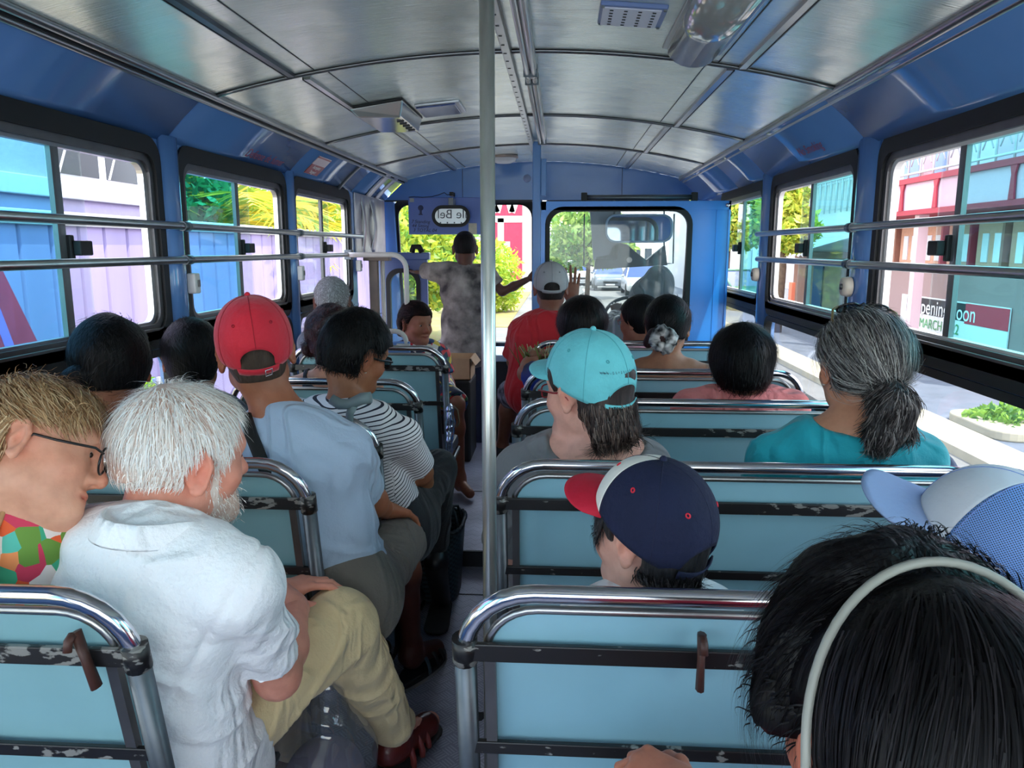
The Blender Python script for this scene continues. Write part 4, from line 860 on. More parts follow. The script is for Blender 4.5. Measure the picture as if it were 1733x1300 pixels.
# --- cars
def car(x, y, rz, paint, label, s=1.0):
    r = empty('car', (x, y, GZ), label, 'car', 'cars on the road ahead', rz=rz); k = s
    def lf(sections, name, m, bev=.0):
        mb = MB(); vs = []; n = len(sections[0])
        for sec in sections: vs += sec
        fs = [(i*n+j, i*n+(j+1) % n, (i+1)*n+(j+1) % n, (i+1)*n+j) for i in range(len(sections)-1) for j in range(n)]+[tuple(range(n))[::-1], tuple(range((len(sections)-1)*n, len(sections)*n))]
        mb.add(vs, fs, True); o = mb.build(name, m, r, world=False); return o
    def sec(yy, hw, z0, z1, cr=.12):
        return [(p[0]*k, yy*k, p[1]*k) for p in rrect(-hw, hw, z0, z1, cr, 4)]
    body = [sec(-2.05, .70, .32, .62), sec(-1.95, .80, .26, .72), sec(-1.2, .85, .22, .88), sec(0, .86, .2, .93), sec(1.3, .86, .22, .92), sec(1.9, .80, .28, .85), sec(2.0, .72, .34, .74)]
    lf(body, 'body', paint)
    def csec(yy, hw0, hw1, z0, z1): return [(q*k, yy*k, z*k) for q, z in ((-hw0, z0), (hw0, z0), (hw1, z1), (-hw1, z1))]
    # glasshouse, as a tapered shell with a roof
    gh = MB(); b0 = [(-.80, -1.15), (.80, -1.15), (.80, 1.55), (-.80, 1.55)]; t0 = [(-.60, -.35), (.60, -.35), (.60, 1.05), (-.60, 1.05)]
    vs = [(p[0]*k, p[1]*k, .88*k) for p in b0]+[(p[0]*k, p[1]*k, 1.42*k) for p in t0]; gh.add(vs, [(0, 1, 5, 4), (1, 2, 6, 5), (2, 3, 7, 6), (3, 0, 4, 7), (4, 5, 6, 7)])
    gh.build('windows', mat('car_glass', (60, 72, 120), .06, spec=.8), r, world=False)
    MB().prism([(p[0]*k*1.03, (p[1]+(.02 if p[1] > 0 else -.02))*k, 1.41*k) for p in t0], (0, 0, .06*k)).build('roof', paint, r, .02, world=False)
    for a, c in zip(b0, t0): MB().tube([(a[0]*k, a[1]*k, .88*k), (c[0]*k, c[1]*k, 1.43*k)], .035*k, 6).build('pillar', paint, r, world=False)
    for sx in (-1, 1):
        for yy in (-1.3, 1.3): MB().lathe([(0, -.09), (.2, -.1), (.31, -.08), (.31, .08), (.2, .1), (0, .09)], (sx*.76*k, yy*k, .31*k), 18, 'x').build('wheel', BLACKR, r, world=False)
        MB().ball((sx*.58*k, -1.98*k, .60*k), (.16*k, .06*k, .08*k), 12).build('headlight', CHROME, r, world=False); MB().ball((sx*.93*k, -.75*k, .95*k), (.09*k, .05*k, .07*k), 10).build('wing_mirror', paint, r, world=False)
    MB().box(-.4*k, .4*k, -2.06*k, -2.0*k, .40*k, .52*k).build('grille', DARK, r, .01, world=False); MB().box(-.25*k, .25*k, -2.075*k, -2.05*k, .3*k, .38*k).build('number_plate', WHT, r, world=False)
CARS = mat('silver_car_paint', (206, 206, 212), .25, .4); CARD = mat('grey_car_paint', (120, 124, 134), .25, .4); CARW = mat('white_car_paint', (232, 230, 232), .3)
car(4.0, 38.5, 0, CARS, 'silver car facing the bus, rightmost in the partition window'); car(2.7, 43.4, 0, CARD, 'grey car behind the silver one in the partition window'); car(1.15, 49, 0, CARW, 'white car farther down the road, left in the partition window')
car(-2.1, 58, PI, CARW, 'white vehicle far down the left side of the road beside the bush', 1.1)
car(6.6, 30.2, .4, mat('green_car_paint', (90, 130, 110), .3), 'parked car seen through the foremost right window')
# ================================================================== SOFT FORMS: smooth unions of tapered limbs, meshed on a grid
def nrm(v): v = np.asarray(v, float); return v/max(1e-9, np.linalg.norm(v))
def rotm(yaw=0, pitch=0, roll=0):
    "columns: right, forward, up. yaw left +, pitch up +, roll clockwise seen from behind +"
    return np.array(Matrix.Rotation(yaw, 3, 'Z') @ Matrix.Rotation(pitch, 3, 'X') @ Matrix.Rotation(roll, 3, 'Y'))
class Form:
    def __init__(s): s.p = []
    def cap(s, a, b, ra, rb=None, k=.02, op='u', clip=None):
        s.p.append(('c', np.array(a, float), np.array(b, float), ra, ra if rb is None else rb, k, op, clip)); return s
    def ecap(s, a, b, w, ra, rb, k=.05, op='u', clip=None):
        s.p.append(('e', np.array(a, float), np.array(b, float), nrm(w), ra, rb, k, op, clip)); return s
    def ell(s, c, r, Rm=None, k=.02, op='u', clip=None):
        s.p.append(('l', np.array(c, float), np.array(r, float), np.eye(3) if Rm is None else Rm, k, op, clip)); return s
    def copy(s): f = Form(); f.p = list(s.p); return f
    def bbox(s):
        lo = np.full(3, 1e9); hi = -lo
        for q in s.p:
            if q[-2] != 'u': continue
            a, b = Form.pb(q); lo = np.minimum(lo, a); hi = np.maximum(hi, b)
        return lo, hi
    @staticmethod
    def pb(q):
        if q[0] == 'c': r = max(q[3], q[4]); return np.minimum(q[1], q[2])-r, np.maximum(q[1], q[2])+r
        if q[0] == 'e': r = max(max(q[4]), max(q[5])); return np.minimum(q[1], q[2])-r, np.maximum(q[1], q[2])+r
        r = np.abs(q[3]) @ q[2]; return q[1]-r, q[1]+r
    @staticmethod
    def dist(q, P):
        if q[0] == 'c':
            a, b = q[1], q[2]; ab = b-a; L2 = max(1e-9, ab @ ab); pa = P-a.astype(np.float32)
            t = np.clip(pa @ (ab/L2).astype(np.float32), 0, 1); d = np.linalg.norm(pa-t[..., None]*ab.astype(np.float32), axis=-1)-(q[3]+(q[4]-q[3])*t)
        elif q[0] == 'e':
            a, b = q[1], q[2]; ab = b-a; L = max(1e-6, np.linalg.norm(ab)); ax = ab/L; w = nrm(q[3]-ax*(q[3] @ ax)); v = np.cross(ax, w); pa = P-a.astype(np.float32)
            al = pa @ ax.astype(np.float32); t = np.clip(al/L, 0, 1); z = al-t*L; x = pa @ w.astype(np.float32); y = pa @ v.astype(np.float32)
            rx = q[4][0]+(q[5][0]-q[4][0])*t; ry = q[4][1]+(q[5][1]-q[4][1])*t; rz = np.minimum(rx, ry)
            d = (np.sqrt((x/rx)**2+(y/ry)**2+(z/rz)**2)-1)*rz
        else:
            l = (P-q[1].astype(np.float32)) @ q[3].astype(np.float32); r = q[2].astype(np.float32)
            k0 = np.linalg.norm(l/r, axis=-1); k1 = np.linalg.norm(l/(r*r), axis=-1); d = k0*(k0-1)/np.maximum(k1, 1e-6)
        if q[-1] is not None:
            for n, o in (q[-1] if isinstance(q[-1], list) else [q[-1]]): d = np.maximum(d, P @ np.array(n, np.float32)-np.float32(o))
        return d
    def mesh(s, h, lo=None, hi=None, extra=None):
        L, H = s.bbox(); pad = 3*h
        lo = L-pad if lo is None else np.maximum(lo, L-pad); hi = H+pad if hi is None else np.minimum(hi, H+pad)
        n = np.maximum(2, np.ceil((hi-lo)/h).astype(int)+1); D = np.full(n, 1.0, np.float32)
        axs = [lo[i]+h*np.arange(n[i]) for i in range(3)]
        for q in s.p:
            k, op = q[-3], q[-2]; a, b = Form.pb(q); m = k+2.5*h
            i0 = np.clip(np.floor((a-m-lo)/h).astype(int), 0, n); i1 = np.clip(np.ceil((b+m-lo)/h).astype(int)+1, 0, n)
            if np.any(i1 <= i0): continue
            sl = tuple(slice(i0[i], i1[i]) for i in range(3))
            G = np.stack(np.meshgrid(*[axs[i][i0[i]:i1[i]] for i in range(3)], indexing='ij'), -1).astype(np.float32)
            d = Form.dist(q, G); A = D[sl]
            if op == 'u': hh = np.clip(.5+.5*(A-d)/k, 0, 1); D[sl] = A+(d-A)*hh-k*hh*(1-hh)
            elif op == 's': d = -d; hh = np.clip(.5-.5*(A-d)/k, 0, 1); D[sl] = A+(d-A)*hh+k*hh*(1-hh)
        if extra is not None:
            G = np.stack(np.meshgrid(*axs, indexing='ij'), -1).astype(np.float32); D = extra(D, G)
        return surface_nets(D, lo, h)
def surface_nets(D, lo, h):
    S = D < 0; nx, ny, nz = D.shape
    c = np.zeros((nx-1, ny-1, nz-1), np.int8)
    for dx in (0, 1):
        for dy in (0, 1):
            for dz in (0, 1): c += S[dx:nx-1+dx, dy:ny-1+dy, dz:nz-1+dz]
    act = (c > 0) & (c < 8); idx = np.full(act.shape, -1, np.int64); I = np.argwhere(act); idx[act] = np.arange(len(I))
    if len(I) == 0: return np.zeros((0, 3)), np.zeros((0, 4), int)
    acc = np.zeros((len(I), 3)); cnt = np.zeros(len(I))
    cor = [(0,0,0),(1,0,0),(0,1,0),(1,1,0),(0,0,1),(1,0,1),(0,1,1),(1,1,1)]
    val = [D[I[:, 0]+x, I[:, 1]+y, I[:, 2]+z] for x, y, z in cor]
    for a, b in ((0,1),(2,3),(4,5),(6,7),(0,2),(1,3),(4,6),(5,7),(0,4),(1,5),(2,6),(3,7)):
        va, vb = val[a], val[b]; m = (va < 0) != (vb < 0); t = np.where(m, va/np.where(m, va-vb, 1), 0)[:, None]
        ca, cb = np.array(cor[a], float), np.array(cor[b], float); acc += np.where(m[:, None], ca+(cb-ca)*t, 0); cnt += m
    V_ = lo+h*(I+acc/cnt[:, None]); F = []
    for ax in range(3):
        u, v = [(1, 2), (2, 0), (0, 1)][ax]
        sa = [slice(None)]*3; sb = [slice(None)]*3; sa[ax] = slice(0, -1); sb[ax] = slice(1, None)
        ed = S[tuple(sa)] != S[tuple(sb)]; E_ = np.argwhere(ed)
        ok = (E_[:, u] > 0) & (E_[:, v] > 0) & (E_[:, u] < D.shape[u]-1) & (E_[:, v] < D.shape[v]-1); E_ = E_[ok]
        if len(E_) == 0: continue
        q = []
        for du, dv in ((-1, -1), (0, -1), (0, 0), (-1, 0)):
            e = E_.copy(); e[:, u] += du; e[:, v] += dv; q.append(idx[e[:, 0], e[:, 1], e[:, 2]])
        q = np.stack(q, 1); ins = S[E_[:, 0], E_[:, 1], E_[:, 2]]; q[~ins] = q[~ins][:, ::-1]; F.append(q)
    F = np.concatenate(F); F = F[(F >= 0).all(1)]
    return V_, F
def smooth_mesh(Vv, F, it=1, lam=.5):
    n = len(Vv); e = np.concatenate([F[:, [0, 1]], F[:, [1, 2]], F[:, [2, 3]], F[:, [3, 0]]])
    for _ in range(it):
        acc = np.zeros_like(Vv); cnt = np.zeros(n)
        for i, j in ((0, 1), (1, 0)):
            for ax in range(3): acc[:, ax] += np.bincount(e[:, i], Vv[e[:, j], ax], n)
            cnt += np.bincount(e[:, i], minlength=n)
        Vv = Vv*(1-lam)+lam*acc/np.maximum(cnt, 1)[:, None]
    return Vv
def vnormals(Vv, F):
    a = np.cross(Vv[F[:, 2]]-Vv[F[:, 0]], Vv[F[:, 3]]-Vv[F[:, 1]]); N = np.zeros_like(Vv)
    for j in range(4):
        for ax in range(3): N[:, ax] += np.bincount(F[:, j], a[:, ax], len(Vv))
    return N/np.maximum(1e-12, np.linalg.norm(N, axis=1))[:, None]
def vnoise(P, seed=0):
    "value noise in -1..1"
    P = np.asarray(P, float); i = np.floor(P).astype(np.int64); f = P-i; f = f*f*(3-2*f); out = 0
    for dx in (0, 1):
        for dy in (0, 1):
            for dz in (0, 1):
                x, y, z = i[:, 0]+dx, i[:, 1]+dy, i[:, 2]+dz
                hsh = (x*374761393+y*668265263+z*2147483647+seed*144269504088896) & 0xffffffff
                hsh = ((hsh ^ (hsh >> 13))*1274126177) & 0xffffffff; hsh = (hsh ^ (hsh >> 16)) & 0xffff
                w = (f[:, 0] if dx else 1-f[:, 0])*(f[:, 1] if dy else 1-f[:, 1])*(f[:, 2] if dz else 1-f[:, 2]); out = out+w*hsh/65535.0
    return out*2-1
# ------------------------------------------------------------------ people
def skin_mat():
    m, nt, b = nodes_of('skin'); N = nt.nodes; L = nt.links
    at_ = N.new('ShaderNodeAttribute'); at_.attribute_name = 'col'; tc = N.new('ShaderNodeTexCoord'); nz = N.new('ShaderNodeTexNoise'); nz.inputs['Scale'].default_value = 38; nz.inputs['Detail'].default_value = 5
    L.new(tc.outputs['Object'], nz.inputs[0]); rp = N.new('ShaderNodeValToRGB'); rp.color_ramp.elements[0].position = .3; rp.color_ramp.elements[0].color = (.84, .78, .76, 1); rp.color_ramp.elements[1].position = .6; rp.color_ramp.elements[1].color = (1.04, 1.03, 1.02, 1)
    mu = N.new('ShaderNodeMixRGB'); mu.blend_type = 'MULTIPLY'; mu.inputs[0].default_value = .7; L.new(nz.outputs[0], rp.inputs[0]); L.new(at_.outputs['Color'], mu.inputs[1]); L.new(rp.outputs[0], mu.inputs[2])
    L.new(mu.outputs[0], b.inputs['Base Color']); b.inputs['Roughness'].default_value = .48; b.inputs['Specular IOR Level'].default_value = .35
    b.inputs['Subsurface Weight'].default_value = .12; b.inputs['Subsurface Radius'].default_value = (.02, .008, .005); b.inputs['Subsurface Scale'].default_value = .3
    bp = N.new('ShaderNodeBump'); bp.inputs['Strength'].default_value = .12; bp.inputs['Distance'].default_value = .004; n2 = N.new('ShaderNodeTexNoise'); n2.inputs['Scale'].default_value = 160; L.new(tc.outputs['Object'], n2.inputs[0]); L.new(n2.outputs[0], bp.inputs['Height']); L.new(bp.outputs[0], b.inputs['Normal'])
    return m
SKIN = skin_mat()
HAIRM = mat('hair_strands', (128, 128, 128), .45, vcol=True, spec=.22)
EYEW = mat('eye_white', (226, 220, 214), .15); IRIS = mat('iris_brown', (52, 36, 28), .1); LENS = glass('spectacle_lens', (.9, .92, .92), .2); SUNLENS = glass('sunglass_lens', (.12, .14, .16), .2)
class Head:
    def __init__(s, pos, yaw=0, pitch=0, roll=0, sc=1.0):
        s.p = np.array(pos, float); s.R = rotm(R(yaw), R(pitch), R(roll)); s.s = sc
    def w(s, *l): return s.p+s.R @ (np.array(l, float)*s.s)
    def W(s, A): return s.p+(np.asarray(A)*s.s) @ s.R.T
    def inv(s, A): return ((np.asarray(A)-s.p) @ s.R)/s.s
def head_form(F, Hd, fem=False, ears=True, fine=True, chin=1.0, nose=1.0, beard=0, es=1.0):
    s = Hd.s; w = Hd.w; Rm = Hd.R
    E = lambda c, r, k, op='u', Q=None: F.ell(w(*c), np.array(r)*s, Rm if Q is None else Rm @ Q, k*s, op)
    C = lambda a, b, ra, rb, k, op='u': F.cap(w(*a), w(*b), ra*s, rb*s, k*s, op)
    E((0, -.014, .030), (.0765, .096, .088), .02); E((0, .02, .022), (.069, .074, .074), .03)
    E((0, .034, -.045), (.056, .056, .068), .035)
    C((-.045, .005, -.06), (-.016, .072, -.092), .02, .017, .03); C((.045, .005, -.06), (.016, .072, -.092), .02, .017, .03)
    C((0, .062, -.098*chin), (0, .078, -.094*chin), .019, .016, .025)
    C((-.034, .077, .023), (.034, .077, .023), .013, .013, .02)                       # brow
    for q in (-1, 1):
        E((q*.031, .098, .002), (.021, .016, .013), .014, 's')                          # eye socket
        E((q*.031, .0745, .002), (.0135, .0135, .0125), .004)                           # lids
        C((q*.017, .083, .010), (q*.045, .074, .010), .0045, .004, .006)                # upper lid
        C((q*.018, .082, -.010), (q*.044, .074, -.008), .004, .004, .008)
        E((q*.044, .056, -.032), (.022, .022, .018), .03)                               # cheekbone
    C((0, .088, .014), (0, .108*nose, -.030), .0085, .0115, .014); C((0, .100, -.034), (0, .108*nose, -.031), .011, .0115, .01)
    for q in (-1, 1): E((q*.0135, .094, -.036), (.009, .012, .008), .008); E((q*.007, .102, -.043), (.004, .006, .004), .004, 's')
    E((0, .088, -.0605), (.025, .0115, .0065), .008); E((0, .086, -.0725), (.021, .0115, .0075), .008); C((-.022, .092, -.0665), (.022, .092, -.0665), .0022, .0022, .004, 's')
    if ears:
        for q in (-1, 1):
            c0 = np.array((q*.078, -.012, -.006)); Q = rotm(-q*R(24), 0, 0)
            E(c0+(0, 0, .0), (.007, .017*es, .029*es), .008, 'u', Q)
            if fine:
                pts = []
                for j in range(11):
                    a = R(150-27*j); l = np.array((q*.005, .017*es*math.cos(a)*(1 if math.sin(a) > 0 else .75), .03*es*math.sin(a))); pts.append(c0+Q @ l)
                for a, b in zip(pts[:-1], pts[1:]): C(tuple(a), tuple(b), .0042, .0042, .003)
                E(c0+Q @ np.array((q*.008, .003, -.002)), (.0065, .010*es, .016*es), .003, 's', Q)
                C(tuple(c0+Q @ np.array((q*.005, .004, .012))), tuple(c0+Q @ np.array((q*.005, -.008, -.004))), .003, .003, .004)
                E(c0+Q @ np.array((q*.003, .004, -.029)), (.005, .007, .009), .006, 'u', Q)
def hand_form(F, Wp, d, pn, side, curl=(.5,)*4, spread=.12, thumb=.6, s=1.0):
    "Wp wrist, d finger direction, pn palm normal (out of the palm), side +1 = thumb towards cross(d,pn)"
    d = nrm(d); pn = nrm(pn-d*(np.dot(pn, d))); x = np.cross(d, pn)*side; Wp = np.array(Wp, float)
    kn = []
    for i, (lx, ly) in enumerate(((.030, .088), (.010, .093), (-.010, .089), (-.028, .078))):
        b = Wp+(d*ly+x*lx)*s; F.cap(Wp+(x*lx*.6+d*.01)*s, b, .0135*s, .0105*s, .013*s); kn.append(b)
    F.ell(Wp+(d*.045)*s, np.array((.034, .046, .014))*s, np.stack([x, d, pn], 1), .012*s); F.ell(Wp+(d*.035+x*.024+pn*.008)*s, np.array((.016, .03, .014))*s, np.stack([x, d, pn], 1), .012*s)
    for i, b in enumerate(kn):
        Ls = [(.043, .027, .021), (.047, .031, .022), (.044, .028, .021), (.034, .021, .019)][i]; a = spread*(1.5-i); dd = nrm(d*math.cos(a)+x*math.sin(a)); p = b; c = curl[i] if i < len(curl) else curl[-1]; r = (.0092, .0082, .0074, .0064)
        ang = 0
        for j, l in enumerate(Ls):
            ang += c*(.8, 1.1, .7)[j]; q = p+(dd*math.cos(ang)+pn*math.sin(ang))*l*s; F.cap(p, q, r[j]*s, r[j+1]*s, .0035*s); p = q
    b = Wp+(d*.022+x*.027+pn*.006)*s; td = nrm(d*.75+x*.75+pn*.25); p = b
    for j, l in enumerate((.040, .032, .026)):
        q = p+td*l*s; F.cap(p, q, (.0125, .0105, .0092)[j]*s, (.0105, .0092, .0075)[j]*s, .006*s); p = q; td = nrm(td*(1-.25*thumb)+d*.3*thumb+pn*.35*thumb-x*.15*thumb)
class Pose: pass
def seated(H, ty=0, pel=None, neck=None, sh=None, el=None, wr=None, kn=None, an=None, toe=None, g=1.0, base=0.0, shw=.17, seat=.435):
    "joint positions; anything not given falls back on a plain seated pose"
    P = Pose(); a = R(ty); f = V(-math.sin(a), math.cos(a), 0); r = V(math.cos(a), math.sin(a), 0); P.f, P.r, P.g = f, r, g
    P.neck = np.array(neck, float) if neck is not None else np.array(H.p)-V(0, 0, .150*g)-f*.022
    P.pel = np.array(pel, float) if pel is not None else V(P.neck[0]+f[0]*.10, P.neck[1]+f[1]*.10+.02, seat+.085+base)
    P.sh = [np.array(q, float) for q in sh] if sh is not None else [P.neck-V(0, 0, .062*g)+r*shw*g*q for q in (-1, 1)]
    P.el = []; P.wr = []; P.kn = []; P.an = []; P.toe = []
    for i, q in enumerate((-1, 1)):
        e = el[i] if el is not None and el[i] is not None else P.sh[i]+V(0, 0, -.255*g)+f*.075*g+r*q*.035
        w = wr[i] if wr is not None and wr[i] is not None else np.array(e, float)+f*.215*g-r*q*.09*g-V(0, 0, .035)
        k_ = kn[i] if kn is not None and kn[i] is not None else V(*(P.pel[:2]+(f[:2]*.36+r[:2]*q*.095)*g), .50+base)
        n_ = an[i] if an is not None and an[i] is not None else V(k_[0]+f[0]*.03, k_[1]+f[1]*.03, .09+base)
        t = toe[i] if toe is not None and toe[i] is not None else np.array(n_, float)+f*.14-V(0, 0, .055)
        for L, v in ((P.el, e), (P.wr, w), (P.kn, k_), (P.an, n_), (P.toe, t)): L.append(np.array(v, float))
    return P
def torso(F, P, inf=0.0, fat=1.0, top=True, hips=True):
    g = P.g; up = nrm(P.neck-P.pel); r = nrm(P.sh[1]-P.sh[0]); L = np.linalg.norm(P.neck-P.pel); A = lambda t: P.pel+(P.neck-P.pel)*t; i = inf; bw = nrm(np.cross(up, r))  # bw: pointing to the back? fixed below
    fw = nrm(np.cross(up, r)); 
    if fw @ P.f < 0: fw = -fw
    hr = nrm(P.r*1.0); q = fat
    if hips: F.ecap(P.pel-hr*.06*g, P.pel+hr*.06*g, up, (.115*q+i, .115*q+i), (.115*q+i, .115*q+i), .05)
    F.ecap(A(0)+fw*.01, A(.42)-fw*.012, r, (.155*g*q+i, .108*g*q+i), (.142*g*q+i, .100*g*q+i), .06); F.ecap(A(.42)-fw*.012, A(.74)-fw*.014, r, (.142*g*q+i, .100*g*q+i), (.150*g*q**.5+i, .102*g*q**.5+i), .05)
    F.ecap(A(.74)-fw*.014, A(.88)-fw*.012, r, (.150*g*q**.5+i, .102*g*q**.5+i), (.118*g+i, .072*g+i), .05)
    if top:
        for s_ in P.sh: F.cap(P.neck-up*.055*g, s_, .053*g+i, .052*g+i, .05); F.cap(P.neck-up*.022*g-fw*.012, P.neck*.45+s_*.55+up*.006*g, .040*g+i*.6, .034*g+i, .05)
def body_form(P, Hd, fat=1.0, armr=1.0, legs=True, shoes=False, lr=.86):
    F = Form(); g = P.g; torso(F, P, 0, fat)
    nk = .053*g*fat**.4; F.cap(P.neck-(P.neck-P.pel)*.06, Hd.w(0, -.028, -.055), nk*1.08, nk*.98, .035); F.cap(Hd.w(0, -.03, -.05), Hd.w(0, -.035, .0), nk*.95, nk*.9, .03)
    for i in range(2):
        F.cap(P.sh[i], P.el[i], .048*g*armr, .037*g*armr, .03); F.cap(P.el[i], P.el[i]*.6+P.wr[i]*.4, .037*g*armr, .0385*g*armr, .02); F.cap(P.el[i]*.6+P.wr[i]*.4, P.wr[i], .0385*g*armr, .024*g*armr, .02)
        if legs:
            hp = P.pel+P.r*(-1 if i == 0 else 1)*.09*g; ld = V(*(P.kn[i]-hp)[:2], 0); ld = nrm(ld) if np.linalg.norm(ld) > .05 else P.f; F.cap(hp, P.kn[i], .085*g*lr, .055*g*lr, .05); c = P.kn[i]*.68+P.an[i]*.32-ld*.012; F.cap(P.kn[i], c, .052*g*lr, .055*g*lr, .03); F.cap(c, P.an[i], .054*g*lr, .036*g*lr, .03)
            F.cap(P.an[i]-V(0, 0, .04)-nrm(P.toe[i]-P.an[i])*.03, P.toe[i], .033*g, .03*g, .02); F.cap(P.an[i], P.an[i]-V(0, 0, .05), .036, .033, .02)
    return F
FABN = {}
def fold_bump(m, strength=.55, scale=7.5, dist=.012):
    nt = m.node_tree; N = nt.nodes; L = nt.links; b = N['Principled BSDF']; tc = N.new('ShaderNodeTexCoord'); mp = N.new('ShaderNodeMapping'); mp.inputs['Rotation'].default_value = (.5, .35, .4); mp.inputs['Scale'].default_value = (1, 1, .32); L.new(tc.outputs['Object'], mp.inputs[0])
    nz = N.new('ShaderNodeTexNoise'); nz.inputs['Scale'].default_value = scale; nz.inputs['Detail'].default_value = 1.5; nz.inputs['Distortion'].default_value = 1.2; L.new(mp.outputs[0], nz.inputs[0])
    s1 = N.new('ShaderNodeMath'); s1.operation = 'SUBTRACT'; s1.inputs[1].default_value = .5; L.new(nz.outputs[0], s1.inputs[0]); ab = N.new('ShaderNodeMath'); ab.operation = 'ABSOLUTE'; L.new(s1.outputs[0], ab.inputs[0])
    mr = N.new('ShaderNodeMapRange'); mr.inputs[1].default_value = 0; mr.inputs[2].default_value = .13; mr.inputs[3].default_value = 1; mr.inputs[4].default_value = 0; mr.interpolation_type = 'SMOOTHSTEP'; L.new(ab.outputs[0], mr.inputs[0])
    bp = N.new('ShaderNodeBump'); bp.inputs['Strength'].default_value = strength; bp.inputs['Distance'].default_value = dist; L.new(mr.outputs[0], bp.inputs['Height'])
    if b.inputs['Normal'].is_linked: L.new(b.inputs['Normal'].links[0].from_socket, bp.inputs['Normal'])
    L.new(bp.outputs[0], b.inputs['Normal'])
def fabric(name, c, rough=.8, weave=.25, var=.05, c2=None, scale=10, vcol=False):
    new = 'fabric_'+name not in MATS; m = mat('fabric_'+name, c, rough, var=var, c2=c2, scale=scale, bump=weave, bscale=120, sheen=.15, vcol=vcol)
    if new: fold_bump(m)
    return m
def wrinkle(Vv, N, amp, fr, dirv, seed=0, mask=None):
    d = nrm(dirv); a = nrm(np.cross(d, V(.3, .2, .9))); b = np.cross(d, a); warp = vnoise(Vv*5, seed+9)*.35
    q = np.stack([Vv @ d*fr+warp*2, Vv @ a*fr*.22, Vv @ b*fr*.22], 1); n0 = vnoise(q, seed); n1 = vnoise(q*1.7+7, seed+3)
    n = (np.clip(1-np.abs(n0)/.28, 0, 1)**1.2-.3)*1.0*(.5+.8*np.clip(vnoise(Vv*4.2, seed+5)+.35, 0, 1))+.45*n1
    if mask is not None: n = n*mask
    return Vv+N*(n*amp)[:, None]
class Person:
    def __init__(s, base, label, skin=(200, 150, 120), group=None):
        s.root = empty('person', base, label, 'person', group); s.skin = np.array(S2L(skin)); s.kids = {}
    def body(s, F, Hd, P, tint=None, h=.0095, hh=.0048, hands=None, head_lo=.10):
        "one mesh: head at a fine grid, hands at a finer one, the rest coarser"
        Vs = []; Fs = []; n = 0; cut = P.neck-(P.neck-P.pel)*.02
        lo, hi = F.bbox(); zc = cut[2]+.0
        parts = [(h, None, V(1e9, 1e9, zc+.012)), (hh, V(-1e9, -1e9, zc), None)]
        hb = hi.copy()
        for hq, l, u in parts:
            if l is not None:     # head block only
                l = np.maximum(l, V(Hd.p[0]-.17, Hd.p[1]-.17, zc)); u = V(Hd.p[0]+.17, Hd.p[1]+.17, 1e9)
            v, f = F.mesh(hq, l, u)
            if len(v): v = smooth_mesh(v, f, 1, .4); Vs.append(v); Fs.append(f+n); n += len(v)
        # limbs that rise above the cut, outside the head block
        for hf in (hands or []):
            v, f = hf.mesh(.0034*max(1, s_hand)); v = smooth_mesh(v, f, 1, .3); Vs.append(v); Fs.append(f+n); n += len(v)
        v = np.concatenate(Vs); f = np.concatenate(Fs); o = np_mesh('body', v, f, SKIN, s.root)
        L = Hd.inv(v); c = np.tile(s.skin, (len(v), 1)); g = lambda p, r: np.exp(-(((L-np.array(p))/np.array(r))**2).sum(1))[:, None]
        red = np.clip(g((0, .09, -.0665), (.021, .02, .009))*1.0, 0, 1); c = c*(1-red)+c*np.array((.78, .42, .45))*red
        warm = np.clip(.5*g((.05, .06, -.03), (.03, .04, .025))+.5*g((-.05, .06, -.03), (.03, .04, .025))+.6*g((0, .11, -.03), (.02, .02, .02))+.7*g((.08, -.01, -.005), (.02, .03, .04))+.7*g((-.08, -.01, -.005), (.02, .03, .04)), 0, 1); c = c*(1-warm)+c*np.array((1.05, .72, .66))*warm
        if tint is not None: c = tint(c, L, v)
        set_col(o, c); s.b = o; return o
    def eyes(s, Hd, brow=(60, 44, 36), look=(0, 0)):
        for q in (-1, 1):
            e = MB(); e.ball(Hd.w(q*.031, .0765, .002), .0118*Hd.s, 14); o = e.build('eye', EYEW, s.root)
            i = MB(); c = Hd.w(q*.031+look[0]*.004, .0765+.0092, .002+look[1]*.003); i.ball(c, .0052*Hd.s, 10); i.build('iris', IRIS, o)
            b = MB(); pts = [Hd.w(q*x, y, z) for x, y, z in ((.012, .0925, .022), (.024, .0915, .0285), (.038, .085, .0275), (.048, .075, .020))]; b.tube(pts, [.002, .0036, .003, .001], 6, flat=1.2); b.build('eyebrow', mat('brow_%d_%d_%d' % brow, brow, .8), s.root)
    def garment(s, name, F, m, h=.0075, wr=(.004, 22, (0, 0, 1)), extra=None, seed=0, it=1, mask=None, post=None, col=None):
        v, f = F.mesh(h, extra=extra); v = smooth_mesh(v, f, it, .5); N = vnormals(v, f)
        if wr: v = wrinkle(v, N, wr[0], wr[1], wr[2], seed, None if mask is None else mask(v))
        if post is not None: v = post(v, N)
        o = np_mesh(name, v, f, m, s.root)
        if col is not None: set_col(o, col(v))
        return o, v
    def part(s, mb, name, m, bevel=0, parent=None): return mb.build(name, m, parent or s.root, bevel)
s_hand = 1.0
